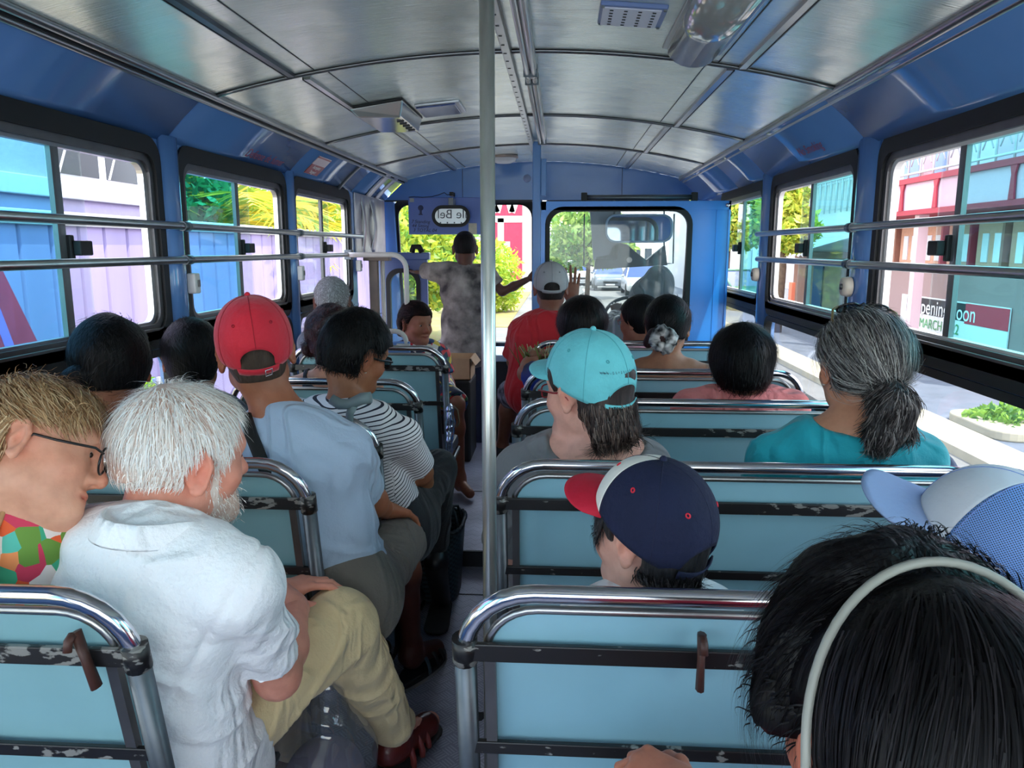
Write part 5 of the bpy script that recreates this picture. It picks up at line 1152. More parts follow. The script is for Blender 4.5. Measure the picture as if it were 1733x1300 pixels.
def shirt_form(P, inf=.012, fat=1.0, sleeve=.55, slr=.062, waist=0.0, long=False, hips=True, slk=.014, band=0):
    F = Form(); torso(F, P, inf, fat, hips=hips)
    if band: u_ = nrm(P.neck-P.pel); F.cap(P.neck-u_*.05, P.neck-u_*.0, (.060*fat**.4+.002)*P.g, (.057*fat**.4+.002)*P.g, .02, clip=(u_, (P.neck+u_*band) @ u_))
    for i in range(2):
        if sleeve <= 0: continue
        ax = nrm(P.el[i]-P.sh[i]); L = np.linalg.norm(P.el[i]-P.sh[i]); o = (P.sh[i]+ax*L*min(sleeve, 1.0)) @ ax
        if sleeve <= 1: F.cap(P.sh[i], P.sh[i]+ax*L*(sleeve+.25), slr*P.g, slr*P.g*1.06, slk, clip=(ax, o))
        else:
            F.cap(P.sh[i], P.el[i], slr*P.g, slr*P.g*.86, slk); a2 = nrm(P.wr[i]-P.el[i]); F.cap(P.el[i], P.wr[i]+a2*.03, slr*P.g*.86, slr*P.g*.66, .03, clip=(a2, P.wr[i] @ a2))
    return F
def trouser_form(P, inf=.014, leg=1.0, fat=1.0, shin=1.0, kr=.066, ar=.055):
    F = Form(); g = P.g; up = nrm(P.neck-P.pel); F.ecap(P.pel-P.r*.07*g, P.pel+P.r*.07*g, up, (.115*fat+inf,)*2, (.115*fat+inf,)*2, .05); F.ecap(P.pel, P.pel+up*.1, P.r, (.155*fat*g+inf, .11*fat*g+inf), (.15*fat*g+inf, .105*fat*g+inf), .05)
    for i in range(2):
        hp = P.pel+P.r*(-1 if i == 0 else 1)*.09*g
        if leg <= 1.0:
            ax = nrm(P.kn[i]-hp); L = np.linalg.norm(P.kn[i]-hp); F.cap(hp, hp+ax*L*(leg+.15), .095*g, .082*g, .05, clip=(ax, (hp+ax*L*leg) @ ax))
        else:
            F.cap(hp, P.kn[i], .095*g, kr*g, .05); ax = nrm(P.an[i]-P.kn[i]); L = np.linalg.norm(P.an[i]-P.kn[i]); F.cap(P.kn[i], P.kn[i]+ax*L*1.1, kr*g, ar*g, .03, clip=(ax, (P.kn[i]+ax*L*shin) @ ax))
    return F
def shoe(s, P, i, m, sole=None):
    F = Form(); a, t = P.an[i], P.toe[i]; d = nrm(V(t[0]-a[0], t[1]-a[1], 0)); zb = min(a[2]-.09, t[2]-.035)
    F.cap(a-V(0, 0, .045)-d*.035, t-d*.02, .043, .038, .02, clip=((0, 0, -1), -(zb+.012))); F.cap(a-V(0, 0, .01), a-V(0, 0, .05), .043, .045, .02)
    F.p = [q[:-1]+(((0, 0, -1), -(zb+.012)),) if q[-1] is None else q for q in F.p]
    v, f = F.mesh(.006); v = smooth_mesh(v, f, 1, .5); o = np_mesh('shoe', v, f, m, s.root)
    G = Form(); G.cap(a-V(0, 0, .075)-d*.04, t-d*.015-V(0, 0, 0), .048, .044, .02); G.p = [('c', V(*(a-d*.04)[:2], zb+.012), V(*(t-d*.012)[:2], zb+.012), .048, .044, .02, 'u', [((0, 0, 1), zb+.014), ((0, 0, -1), -zb)])]
    v, f = G.mesh(.006); np_mesh('sole', v, f, sole or mat('sole_dark', (40, 38, 38), .7), o); return o
# ------------------------------------------------------------------ hair
def hair_shell(s, Hd, t=(.012, .010, .012), front=.07, side=-.01, nape=-.05, sideburn=.0, bump_=(.004, 40), col=(20, 16, 16), extra=None, m=None, h=.0055, seed=0, ear=None, fl=None, grow=1.0):
    "a cap of hair following the skull; extra(F) may add locks; heights are in head units"
    F = Form(); tt, ts, tb = t
    F.ell((0, -.014, .030), (.0765+ts, .096+tb, .088+tt), None, .02); F.ell((0, .015, .024), (.069+ts, .076+tb*.9, .074+tt), None, .03)
    F.ell((0, -.045, -.035), (.054+ts, .052+tb, .065), None, .03)
    if extra: extra(F)
    def ex(D, G):
        y = G[..., 1]; z = G[..., 2]; x = np.abs(G[..., 0])
        a = np.clip((y+.035)/.06, 0, 1); b = np.clip((y-.02)/.045, 0, 1); a = a*a*(3-2*a); b = b*b*(3-2*b)
        line = nape+(side-nape)*a+(front-side)*b
        if fl is not None: line = fl(G, line)
        keep = (line-z)
        D = np.maximum(D, keep)
        if ear:
            for q in ((-1, 1) if ear is True else (ear,)):
                e_ = np.sqrt(((G[..., 0]-q*.085)/.05)**2+((y+.006)/.031)**2+((z+.014)/.048)**2); D = np.maximum(D, (1-e_)*.03)
        return D
    v, f = F.mesh(h, extra=ex); v = smooth_mesh(v, f, 2, .5); N = vnormals(v, f)
    if bump_: v = v+N*(vnoise(v*bump_[1], seed)*bump_[0])[:, None]
    o = np_mesh('hair', Hd.W(v), f, m or mat('hair_%d_%d_%d' % col, col, .5, var=.25, scale=60, stretch=(1, 1, .15), bump=.5, bscale=150, spec=.15), s.root)
    s.hv, s.hn, s.hf = v, N, f; s.hair = o; return o
def strands(s, Hd, n, length, cols, flow, width=.0011, seg=6, lift=.15, jit=.25, sel=None, droop=.0, seed=1, curl=0.0, parent=None, name='hair_strands', rootv=None, rootn=None, clear=.0015):
    g = np.random.default_rng(seed); v, N = (s.hv, s.hn) if rootv is None else (rootv, rootn)
    idx = np.arange(len(v)) if sel is None else np.nonzero(sel(v))[0]
    if len(idx) == 0: return None
    i = g.choice(idx, n); p = v[i]+g.normal(size=(n, 3))*.003; nn = N[i]; L = length*(.6+.6*g.random(n)); d = flow(p); d = d-nn*(d*nn).sum(1)[:, None]; d /= np.maximum(1e-6, np.linalg.norm(d, axis=1))[:, None]
    d = d+g.normal(size=(n, 3))*jit+nn*lift; d /= np.linalg.norm(d, axis=1)[:, None]
    C0 = np.array((0, -.008, .02)); rad = np.array((.085, .105, .098)); pts = [p]; nrs = [nn]; ph = g.random(n)*6.28
    for k in range(seg):
        q = pts[-1]+d*(L/seg)[:, None]; nl = (q-C0)/rad**2; nl /= np.linalg.norm(nl, axis=1)[:, None]; pts.append(q); nrs.append(nl)
        fl_ = flow(q); d = d*.8+.25*(fl_-nl*(fl_*nl).sum(1)[:, None]); d = d-nl*np.clip((d*nl).sum(1)-lift*.3, -1, 1)[:, None]*.55+np.array((0, 0, -droop))
        if curl: d = d+curl*np.stack([np.sin(ph+k*1.3), np.cos(ph+k*1.1), np.sin(ph*2+k)], 1)
        d /= np.linalg.norm(d, axis=1)[:, None]
    P = np.stack(pts, 1); NN = np.stack(nrs, 1); T = np.gradient(P, axis=1); S_ = np.cross(T, NN); S_ /= np.maximum(1e-9, np.linalg.norm(S_, axis=2))[:, :, None]
    wv = width*(.7+.6*g.random((n, 1, 1)))*np.linspace(1, .25, seg+1)[None, :, None]
    A = P+S_*wv; B = P-S_*wv; m = seg+1; VV = np.stack([A, B], 2).reshape(n, m*2, 3)
    b = (np.arange(n)*m*2)[:, None]; k = np.arange(seg)[None, :]; F = np.stack([b+2*k, b+2*k+1, b+2*k+3, b+2*k+2], 2).reshape(-1, 4)
    o = np_mesh(name, Hd.W(VV.reshape(-1, 3)), F, HAIRM, parent or s.hair)
    cl = np.array([S2L(c) for c in cols]); ci = cl[g.integers(0, len(cl), n)]*(.75+.5*g.random((n, 1))); set_col(o, np.repeat(ci, m*2, 0)); tag(o, kind='stuff'); return o
def flow_back(p): return np.stack([p[:, 0]*1.0, -np.ones(len(p))*.6, -.6*np.ones(len(p))], 1)
def flow_whorl(c=(0, -.07, .10), down=.6):
    c = np.array(c)
    def f(p): d = p-c; d /= np.maximum(1e-6, np.linalg.norm(d, axis=1))[:, None]; return d+np.array((0, 0, -down))
    return f
# ------------------------------------------------------------------ caps and glasses
def cap_hat(s, Hd, m, visor_m=None, front_m=None, name='cap', tilt=6, opening=True, rad=(.0865, .108, .100), cz=.030, edge=(.035, .012), visor=.072, eyelet=None, seam=None, button=None, strap_m=None, mesh_m=None, lift=0.0, cy=-.010, buckle=False):
    Q = rotm(0, R(tilt), 0); c0 = np.array((0, cy, cz+lift)); n = 96; nt_ = 22
    def pt(th, t, off=0.0):        # th=0 front, t 0 top .. 1 edge
        ez = edge[0]*(.5+.5*math.cos(th))+edge[1]*(.5-.5*math.cos(th)); zn = (ez-.0)/rad[2]; ph0 = math.acos(max(-.9, min(.9, zn-.25)))
        ph = ph0*t; sh = math.sin(ph)**.86 if ph > 0 else 0; l = np.array((math.sin(th)*sh*(rad[0]+off), math.cos(th)*sh*(rad[1]+off), math.cos(ph)*(rad[2]+off)))
        return Hd.w(*(c0+Q @ l))
    def tend(th):
        if not opening: return 1.0
        a = abs(abs(th)-PI); w = R(29)
        return 1.0 if a > w else .93-.20*math.sqrt(max(0, 1-(a/w)**2))
    root = empty(name, s.root.location, None, None); root.parent = s.root; root.location = (0, 0, 0)
    def sheet(nm, th0, th1, k, t0, t1f, mm, off=0.0, thick=.0025, par=None):
        vs = []; fs = []
        for i in range(k+1):
            th = th0+(th1-th0)*i/k; t1 = t1f(th)
            for j in range(nt_+1): vs.append(pt(th, t0+(t1-t0)*j/nt_, off))
        m_ = nt_+1
        for i in range(k):
            for j in range(nt_): fs.append((i*m_+j, i*m_+j+1, (i+1)*m_+j+1, (i+1)*m_+j))
        mb = MB(); mb.add(vs, fs, True); o = mb.build(nm, mm, par or root); q = o.modifiers.new('t', 'SOLIDIFY'); q.thickness = thick; q.offset = 1; return o
    if front_m is None: sheet('crown', -PI, PI, n, 0.0, tend, m)
    else:
        sheet('crown', R(57), 2*PI-R(57), 72, 0.0, tend, mesh_m or m); sheet('front_panel', R(-57), R(57), 36, 0.0, lambda t: 1.0, front_m)
        if mesh_m is not None:
            sheet('band', R(60), 2*PI-R(60), 60, .86, lambda t: 1.0, m, .0012)
    if opening:
        def strip():
            vs = []; fs = []; k = 20
            for i in range(k+1):
                th = PI-R(33)+R(66)*i/k
                for t in (.925, .965, 1.0): vs.append(pt(th, t, .010))
            for i in range(k):
                for j in range(2): fs.append((i*3+j, i*3+j+1, (i+1)*3+j+1, (i+1)*3+j))
            mb = MB(); mb.add(vs, fs, True); o = mb.build('strap', strap_m or m, root); q = o.modifiers.new('t', 'SOLIDIFY'); q.thickness = .003; q.offset = 1
            if buckle:
                c = pt(PI-R(14), .963, .014); a = nrm(pt(PI-R(19), .963, .014)-c); u = nrm(pt(PI-R(14), .92, .014)-c); bm_ = MB(); bm_.tube([c+a*.008+u*.009, c-a*.008+u*.009, c-a*.008-u*.009, c+a*.008-u*.009], .0016, 6, closed=True); bm_.build('buckle', CHROME, root)
        strip()
    # sewn seams
    for th in ((0, 60, 120, 180, 240, 300) if seam is not None else ()):
        mb = MB(); th = R(th if th <= 180 else th-360); mb.tube([pt(th, .03+(tend(th)-.04)*j/14, .0028) for j in range(15)], .0008, 5); mb.build('seam', seam, root)
    if button is not None: MB().ball(pt(0, 0, .004), .007*Hd.s, 12).build('button', button, root)
    if eyelet is not None:
        for th in (30, 90, 150, 210, 270, 330):
            th = R(th if th <= 180 else th-360); c = pt(th, .50, .003); a = nrm(pt(th, .56, .003)-c); b = nrm(pt(th+.08, .5, .003)-c); mb = MB(); mb.tube([c+(a*math.cos(x)+b*math.sin(x))*.0032 for x in [2*PI*q/10 for q in range(10)]], .0013, 6, closed=True); mb.build('eyelet', eyelet, root)
    # visor
    if visor:
        vs = []; fs = []; ku, kr = 28, 8; hw = R(60)
        for i in range(ku+1):
            a = -hw+2*hw*i/ku; b = pt(a, .985, .001); q = a/hw; ext = visor*(1-abs(q)**2.6)**.5 if abs(q) < 1 else 0
            for j in range(kr+1):
                r = j/kr; loc = np.array((math.sin(a)*.025*r*ext/.07, r*ext, -.012*r*ext/.07-.010*(q*q)*r)); vs.append(b+Hd.R @ (Q @ loc)*Hd.s)
        for i in range(ku):
            for j in range(kr): fs.append((i*(kr+1)+j, i*(kr+1)+j+1, (i+1)*(kr+1)+j+1, (i+1)*(kr+1)+j))
        mb = MB(); mb.add(vs, fs, True); o = mb.build('visor', visor_m or m, root); q = o.modifiers.new('t', 'SOLIDIFY'); q.thickness = .004
    s.cap_pt = pt; s.cap = root; return root
def glasses(s, Hd, fm, r=.023, round_=1.0, lens=None, temple=None, up=0.0, fwd=0.0, name='glasses', rim=.0017, tilt=0, square=False, gap=.033):
    root = empty(name, (0, 0, 0)); root.parent = s.root; Q = rotm(0, R(tilt), 0); o0 = np.array((0, .02, .0))
    def w(x, y, z): l = Q @ (np.array((x, y, z))-o0)+o0; return Hd.w(l[0], l[1]+fwd, l[2]+up)
    for q in (-1, 1):
        pts = []
        for j in range(24):
            a = 2*PI*j/24; cx, cz = math.cos(a), math.sin(a)
            if square: cx, cz = np.sign(cx)*abs(cx)**.55, np.sign(cz)*abs(cz)**.55
            x = q*gap+cx*r; pts.append(w(x, .102-.006*abs(x)/.05, -.002+cz*r*round_))
        MB().tube(pts, rim*Hd.s, 7, closed=True).build('rim', fm, root)
        mb = MB(); mb.add([w(q*gap, .1005, -.002)]+pts, [(0, 1+j, 1+(j+1) % 24) for j in range(24)]); mb.build('lens', lens or LENS, root)
        x1 = q*(gap+r); MB().tube([w(x1, .098, .004), w(q*.072, .086, .006), w(q*.080, .03, .004), w(q*.082, -.004, .006), w(q*.078, -.022, -.012)], rim*1.15*Hd.s, 7).build('temple', temple or fm, root)
    MB().tube([w(-gap+r*.95, .101, .004), w(0, .106, .009), w(gap-r*.95, .101, .004)], rim*Hd.s, 7).build('bridge', fm, root)
    return root
# ================================================================== PEOPLE
def make(label, Hd, P, skin, fat=1.0, armr=1.0, tint=None, fem=False, face=True, hands=None, legs=True, h=.0095, hh=.0048, headkw={}, brow=(50, 38, 32), look=(0, 0), neckadd=None):
    base = (float(P.pel[0]), float(P.pel[1]), float(min(P.toe[0][2], P.toe[1][2])-.03))
    s = Person(base, label, skin); F = body_form(P, Hd, fat, armr, legs); head_form(F, Hd, fem, **headkw)
    hf = []; hands = hands or {}
    for i, q in enumerate((-1, 1)):
        G = Form()
        if q in hands:
            if hands[q] is None: continue
            kw = dict(hands[q]); kw.setdefault('side', q); d = kw.pop('d'); pn = kw.pop('pn'); hand_form(G, P.wr[i], np.array(d, float), np.array(pn, float), s=P.g, **kw)
        else:
            d = nrm(P.wr[i]-P.el[i]); d = nrm(d*.8+P.f*.3+V(0, 0, -.15)); hand_form(G, P.wr[i]-d*.015, d, V(0, 0, -1), q, (.45, .5, .55, .6), s=P.g*.95)
        G.cap(P.wr[i]*.97+P.el[i]*.03, P.wr[i]+nrm(np.array(hands.get(q, {}).get('d', P.wr[i]-P.el[i]), float))*.02*P.g, .0225*P.g, .021*P.g, .02); hf.append(G)
    s.body(F, Hd, P, tint, h, hh, hf)
    if face: s.eyes(Hd, brow, look)
    s.Hd, s.P = Hd, P; return s
TAN, BROWN, DKBROWN, PALE, ROSY = (176, 122, 92), (140, 90, 66), (96, 60, 46), (222, 176, 152), (218, 152, 128)
BLK = (9, 8, 9)
# ---- 1  white haired man in the white shirt
def p_white():
    H = Head(at(310, 772, 1.24), -38, -7, 4, 1.02)
    nk = at(262, 905, 1.13); shR = at(403, 985, 1.10); shL = at(62, 945, 1.20)
    P = seated(H, -24, pel=(-.745, 1.20, .525), neck=nk, sh=[shL, shR], el=[at(60, 1230, 1.40), at(470, 1145, 1.24)], wr=[V(-.62, 1.56, .66), at(502, 1030, 1.43)], kn=[V(-.74, 1.62, .54), at(572, 1058, 1.58)], an=[V(-.70, 1.80, .12), at(668, 1232, 1.86)], toe=[V(-.66, 1.94, .04), V(*at(728, 1250, 2.02)[:2], .045)])
    def tint(c, L, v):
        st = np.clip(np.exp(-(((L-np.array((0, .05, -.085)))/np.array((.06, .05, .030)))**2).sum(1)), 0, 1)[:, None]; c = c*(1-.25*st)+np.array(S2L((206, 196, 190)))*.25*st
        pk = np.exp(-(((L-np.array((.0, -.02, .118)))/np.array((.06, .07, .03)))**2).sum(1))[:, None]; return c*(1-pk*.3)+np.array(S2L((226, 160, 138)))*pk*.3
    s = make('white haired bearded man in a white short sleeved shirt and beige trousers', H, P, (228, 158, 136), 1.0, 1.05, tint, hh=.0034, brow=(200, 196, 190), headkw=dict(es=1.22),
             hands={1: dict(d=nrm(at(478, 1000, 1.53)-at(492, 1035, 1.44)), pn=(-.8, .3, -.5), curl=(1.5, 1.55, 1.55, 1.6), thumb=1.3)})
    # hair
    hair_shell(s, H, (.009, .009, .010), front=.078, side=.008, nape=-.030, ear=True, bump_=(.004, 34), m=mat('white_hair_base', (236, 224, 214), .6, c2=(214, 176, 158), scale=16, bump=.5, bscale=110))
    cols = [(255, 250, 244), (250, 242, 234), (240, 226, 216), (255, 253, 250)]
    strands(s, H, 5600, .034, cols, flow_whorl((.0, -.045, .125), .45), .0008, 6, .16, .30, lambda v: (v[:, 2] > .02), seed=3)
    strands(s, H, 3600, .020, cols, flow_whorl((.0, .02, .14), .9), .0008, 5, .12, .22, lambda v: (v[:, 2] <= .045), seed=4, name='hair_strands')
    strands(s, H, 160, .05, cols, flow_whorl((.0, -.045, .12), .1), .0006, 7, .5, .45, lambda v: v[:, 2] > .075, seed=8, curl=.15)
    # beard
    F = Form(); F.ell((0, .036, -.075), (.058, .055, .045), None, .02); F.cap((-.052, .015, -.05), (-.02, .075, -.098), .016, .018, .02); F.cap((.052, .015, -.05), (.02, .075, -.098), .016, .018, .02); F.cap((-.02, .072, -.098), (.02, .072, -.098), .021, .021, .02); F.cap((.066, .022, .0), (.056, .03, -.06), .009, .011, .01); F.cap((-.066, .022, .0), (-.056, .03, -.06), .009, .011, .01); F.cap((-.025, .086, -.056), (.025, .086, -.056), .006, .006, .01)
    v, f = F.mesh(.005, extra=lambda D, G: np.maximum(D, np.minimum(G[..., 2]+.048+.9*np.clip(.045-G[..., 1], -.02, .05)*-1.4, .1)*1.0 if False else np.maximum(D, -1+0*D)))
    keep = None; N = vnormals(v, f); v = v+N*(vnoise(v*60, 3)*.0015)[:, None]
    b = np_mesh('beard', H.W(v), f, mat('white_hair_base', (0, 0, 0)), s.root); s.hv, s.hn, s.hf = v, N, f
    strands(s, H, 1800, .014, cols, lambda p: np.stack([p[:, 0]*2, .3+0*p[:, 0], -1+0*p[:, 0]], 1), .0007, 3, .35, .35, lambda v: (v[:, 1] > .0), seed=6, parent=b, name='beard_strands')
    # shirt
    linen = fabric('white_linen', (250, 250, 252), .85, .35, .02)
    F = shirt_form(P, .014, 1.0, .78, .052)
    def yoke(v, N):
        u_ = nrm(P.neck-P.pel); t = (v-P.pel) @ u_/np.linalg.norm(P.neck-P.pel); s_ = np.clip((t-.775)/.02, 0, 1); L = np.linalg.norm(P.el[1]-P.sh[1]); v = v+N*(s_*.0035)[:, None]
        for i in (0, 1):
            a = nrm(P.el[i]-P.sh[i]*1.0); o = nrm(P.sh[i]-P.sh[1-i]); q = (v-P.sh[i]) @ nrm(a*.55+o*.8); v = v-N*(np.exp(-((q-.004)/.006)**2)*.006)[:, None]
        return v
    up = nrm(P.neck-P.pel); F.cap(P.neck-up*.045, P.neck+up*.012, .064, .060, .03, clip=(up, (P.neck+up*.010) @ up)); F.ecap(P.pel+P.f*.05-V(0, 0, .05), P.pel+up*.1, P.r, (.20, .17), (.18, .13), .05)
    g, v = s.garment('shirt', F, linen, .0062, (.010, 20, (.55, -.2, .8)), seed=11, post=yoke)
    # yoke seam, sleeve seams, collar
    col = MB(); pts = []; c = P.neck+up*.022; fr = rotm(R(-26), R(-6), R(3)); n = 30
    vs = []; fs = []
    for j in range(n+1):
        a = R(-250+320*j/n); d = fr @ np.array((math.cos(a)*.074, math.sin(a)*.080, 0)); front = max(0, math.sin(a))
        top = c+d*.93+up*(.036-.03*front); mid = c+d*1.10+up*(.012-.02*front); bot = c+d*1.24-up*(.018+.035*front*front)
        low = c+d*.96-up*.02
        vs += [low, top, mid, bot]
    for j in range(n):
        for q in range(3): fs.append((j*4+q, j*4+q+1, (j+1)*4+q+1, (j+1)*4+q))
    o = col.add(vs, fs, True).build('collar', linen, s.root); q = o.modifiers.new('t', 'SOLIDIFY'); q.thickness = .003; q = o.modifiers.new('s', 'SUBSURF'); q.levels = 1; q.render_levels = 1
    # trousers
    F = trouser_form(P, .006, 1.5, 1.0, 1.0, .078, .058); s.garment('trousers', F, fabric('beige_cotton', (228, 204, 156), .8, .2, .04), .0085, (.009, 13, nrm(P.an[1]-P.kn[1])), seed=5)
    leather = mat('red_brown_leather', (92, 30, 26), .32, bump=.2, bscale=40)
    for i in (0, 1):
        o = shoe(s, P, i, leather)
        d = nrm(V(*(P.toe[i]-P.an[i])[:2], 0)); r = np.cross(d, V(0, 0, 1))
        for t, w in ((.015, .05), (.06, .049), (.1, .043)):
            c = V(*(P.an[i]+d*t)[:2], .03); mb = MB(); mb.tube([c+r*math.cos(R(a))*w+V(0, 0, math.sin(R(a))*(.075-.25*t)) for a in range(-10, 191, 20)], .006, 6, flat=1.6); mb.build('strap', mat('dark_red_strap', (120, 50, 44), .3), o)
    return s
p_white()
# ---- 2  woman with spectacles beside him
def p_blonde():
    H = Head(at(60, 764, 1.13), -70, -17, -34, .95)
    P = seated(H, -20, pel=(-1.0, 1.19, .52), neck=at(15, 850, 1.13), sh=[at(-130, 890, 1.18), at(52, 900, 1.10)], shw=.15, g=.95, kn=[V(-1.12, 1.55, .52), V(-.93, 1.55, .52)])
    s = make('blonde woman with round black spectacles and a floral top, turned right', H, P, (226, 166, 138), 1.05, hh=.0034, brow=(150, 116, 90), look=(.6, -.2))
    hair_shell(s, H, (.008, .009, .012), front=.064, side=.022, nape=-.05, ear=True, bump_=(.006, 26), m=mat('blonde_hair_base', (150, 112, 78), .5, c2=(190, 152, 112), scale=34, stretch=(1, 1, .3), bump=.6, bscale=120), fl=None)
    cols = [(196, 158, 116), (168, 126, 86), (214, 182, 142), (136, 98, 66), (188, 150, 112)]
    fl = lambda p: np.stack([.45+0*p[:, 0], .55+3*p[:, 1], -.25-1*np.abs(p[:, 0])], 1)
    strands(s, H, 5200, .046, cols, fl, .0010, 7, .10, .26, lambda v: (v[:, 2] > .035) & (v[:, 1] < .065), seed=5, droop=.0, curl=.12)
    strands(s, H, 2200, .03, cols, lambda p: np.stack([0*p[:, 0], -.5+0*p[:, 0], -1+0*p[:, 0]], 1), .001, 5, .08, .2, lambda v: (v[:, 2] <= .04) & (v[:, 1] < -.03), seed=6)
    strands(s, H, 110, .06, cols, fl, .0007, 8, .7, .5, lambda v: v[:, 2] > .09, seed=9, curl=.3)
    # fringe lock falling past the brow
    F = Form(); F.cap((-.03, .085, .085), (-.02, .118, .055), .02, .022, .02); F.cap((-.02, .118, .055), (-.035, .12, .03), .022, .008, .02); v, f = F.mesh(.005); N = vnormals(v, f); v = v+N*(vnoise(v*45, 2)*.004)[:, None]; np_mesh('fringe', H.W(v), f, mat('blonde_hair_base', (0, 0, 0)), s.root)
    glasses(s, H, mat('black_frame', (14, 14, 16), .3), .0225, 1.0, LENS, up=-.003, fwd=.010, rim=.0019)
    m, nt, b = nodes_of('fabric_floral'); N = nt.nodes; L = nt.links; tc = N.new('ShaderNodeTexCoord'); vo = N.new('ShaderNodeTexVoronoi'); vo.inputs['Scale'].default_value = 38; L.new(tc.outputs['Object'], vo.inputs[0]); rp = N.new('ShaderNodeValToRGB'); rp.color_ramp.interpolation = 'CONSTANT'
    e = rp.color_ramp.elements; e[0].position = 0; e[0].color = S2L((240, 226, 220))+(1,); e[1].position = .25; e[1].color = S2L((236, 96, 50))+(1,)
    for p_, c_ in ((.42, (64, 170, 130)), (.56, (214, 60, 90)), (.68, (110, 150, 60)), (.8, (246, 150, 90)), (.9, (90, 190, 170))): q = e.new(p_); q.color = S2L(c_)+(1,)
    sx = N.new('ShaderNodeSeparateXYZ'); L.new(vo.outputs['Color'], sx.inputs[0]); L.new(sx.outputs[0], rp.inputs[0]); L.new(rp.outputs[0], b.inputs['Base Color']); b.inputs['Roughness'].default_value = .8
    F = shirt_form(P, .012, 1.05, 0, .06); up = nrm(P.neck-P.pel); F.ell(P.neck+P.f*.05+up*.0, (.10, .11, .075), None, .02, 's'); s.garment('floral_top', F, m, .0075, (.003, 22, (1, 0, .3)), seed=3)
    for off in (.0, .06):   # woven straps with tan edging
        a = P.sh[1]-V(.02+off, 0, 0); pts = [a+V(0, .10, -.12), a+V(0, .075, .02), a+V(0, .035, .066), a+V(0, -.03, .07), a+V(0, -.08, .02), a+V(0, -.10, -.12), a+V(0, -.10, -.3)]
        mb = MB(); mb.tube(pts, .020, 8, flat=.28); o = mb.build('strap', m, s.root); 
        for dx in (-.019, .019): MB().tube([p+V(dx, 0, .001) for p in pts], .0045, 6).build('strap_edge', mat('tan_edging', (190, 140, 96), .7), o)
    s.garment('trousers', trouser_form(P, .016, 1.5), fabric('grey_cotton', (120, 118, 124)), .012, None)
p_blonde()
# ---- 3, 4  dark haired people by the left windows
def p_dk(u, v, Y, yaw, label, bun=None, skin=BROWN, top_m=None, ex=None, **kw):
    H = Head(at(u, v, Y), yaw, kw.pop('pitch', -4), kw.pop('roll', 0), kw.pop('sc', .98)); P = seated(H, yaw*.4, g=kw.pop('g', .93), base=kw.pop('base', 0), **kw.pop('pose', {}))
    s = make(label, H, P, skin, kw.pop('fat', 1.0)); s.H = H; return s, H, P
s, H, P = p_dk(188, 622, 1.78, 24, 'person with close black hair and bare brown neck by the nearest left window', pose=dict(shw=.115, pel=(-1.05, 1.92, .52), el=[V(-1.215, 1.82, .70), None], kn=[V(-1.14, 2.26, .5), V(-.97, 2.26, .5)]))
hair_shell(s, H, (.016, .016, .016), front=.06, side=-.005, nape=-.05, bump_=(.004, 22), col=BLK, seed=2)
F = Form(); F.ell((-.045, -.085, -.012), (.045, .036, .034), None, .02); F.ell((-.075, -.075, -.02), (.024, .022, .02), None, .02); v, f = F.mesh(.005); N = vnormals(v, f); v = v+N*(vnoise(v*50, 4)*.003)[:, None]; np_mesh('hair_knot', H.W(v), f, mat('hair_9_8_9', BLK), s.root)
strands(s, H, 1200, .03, [(10, 9, 9), (22, 19, 19)], lambda p: np.stack([-.5+0*p[:, 0], -.8+0*p[:, 1], -.5+0*p[:, 2]], 1), .0009, 4, .1, .2, seed=3)
F = shirt_form(P, .011, 1.0, 0, .06); up = nrm(P.neck-P.pel); F.ell(P.neck-P.f*.03+up*.01, (.12, .14, .12), None, .02, 's'); s.garment('top', F, fabric('dark_plum', (70, 44, 50)), .009, None)
s.garment('trousers', trouser_form(P, .016, 1.5), fabric('black_cotton', (26, 26, 30)), .013, None)
e = MB(); e.tube([H.w(-.083, -.012, -.045)+V(0, 0, -.012)+V(math.cos(a)*.004, 0, math.sin(a)*.012) for a in [2*PI*j/14 for j in range(14)]], .0012, 6, closed=True); e.build('earring', mat('silver', (220, 220, 224), .2, 1.0), s.root)
s, H, P = p_dk(326, 606, 2.30, 20, 'person with smooth black hair left of the red cap', pose=dict(shw=.105, pel=(-1.06, 2.42, .52), el=[V(-1.215, 2.36, .68), None], kn=[V(-1.13, 2.74, .5), V(-.96, 2.74, .5)]), g=.90)
hair_shell(s, H, (.014, .012, .016), front=.06, side=-.03, nape=-.07, bump_=(.002, 20), col=BLK, seed=5)
strands(s, H, 900, .04, [(10, 9, 10), (20, 19, 21)], lambda p: np.stack([.3+0*p[:, 0], -.8+0*p[:, 1], -.6+0*p[:, 2]], 1), .0009, 5, .04, .1, seed=4)
s.garment('top', shirt_form(P, .012, 1, .5), fabric('dark_grey_blue', (60, 66, 84)), .010, None); s.garment('trousers', trouser_form(P, .016, 1.5), fabric('black_cotton', (26, 26, 30)), .013, None)
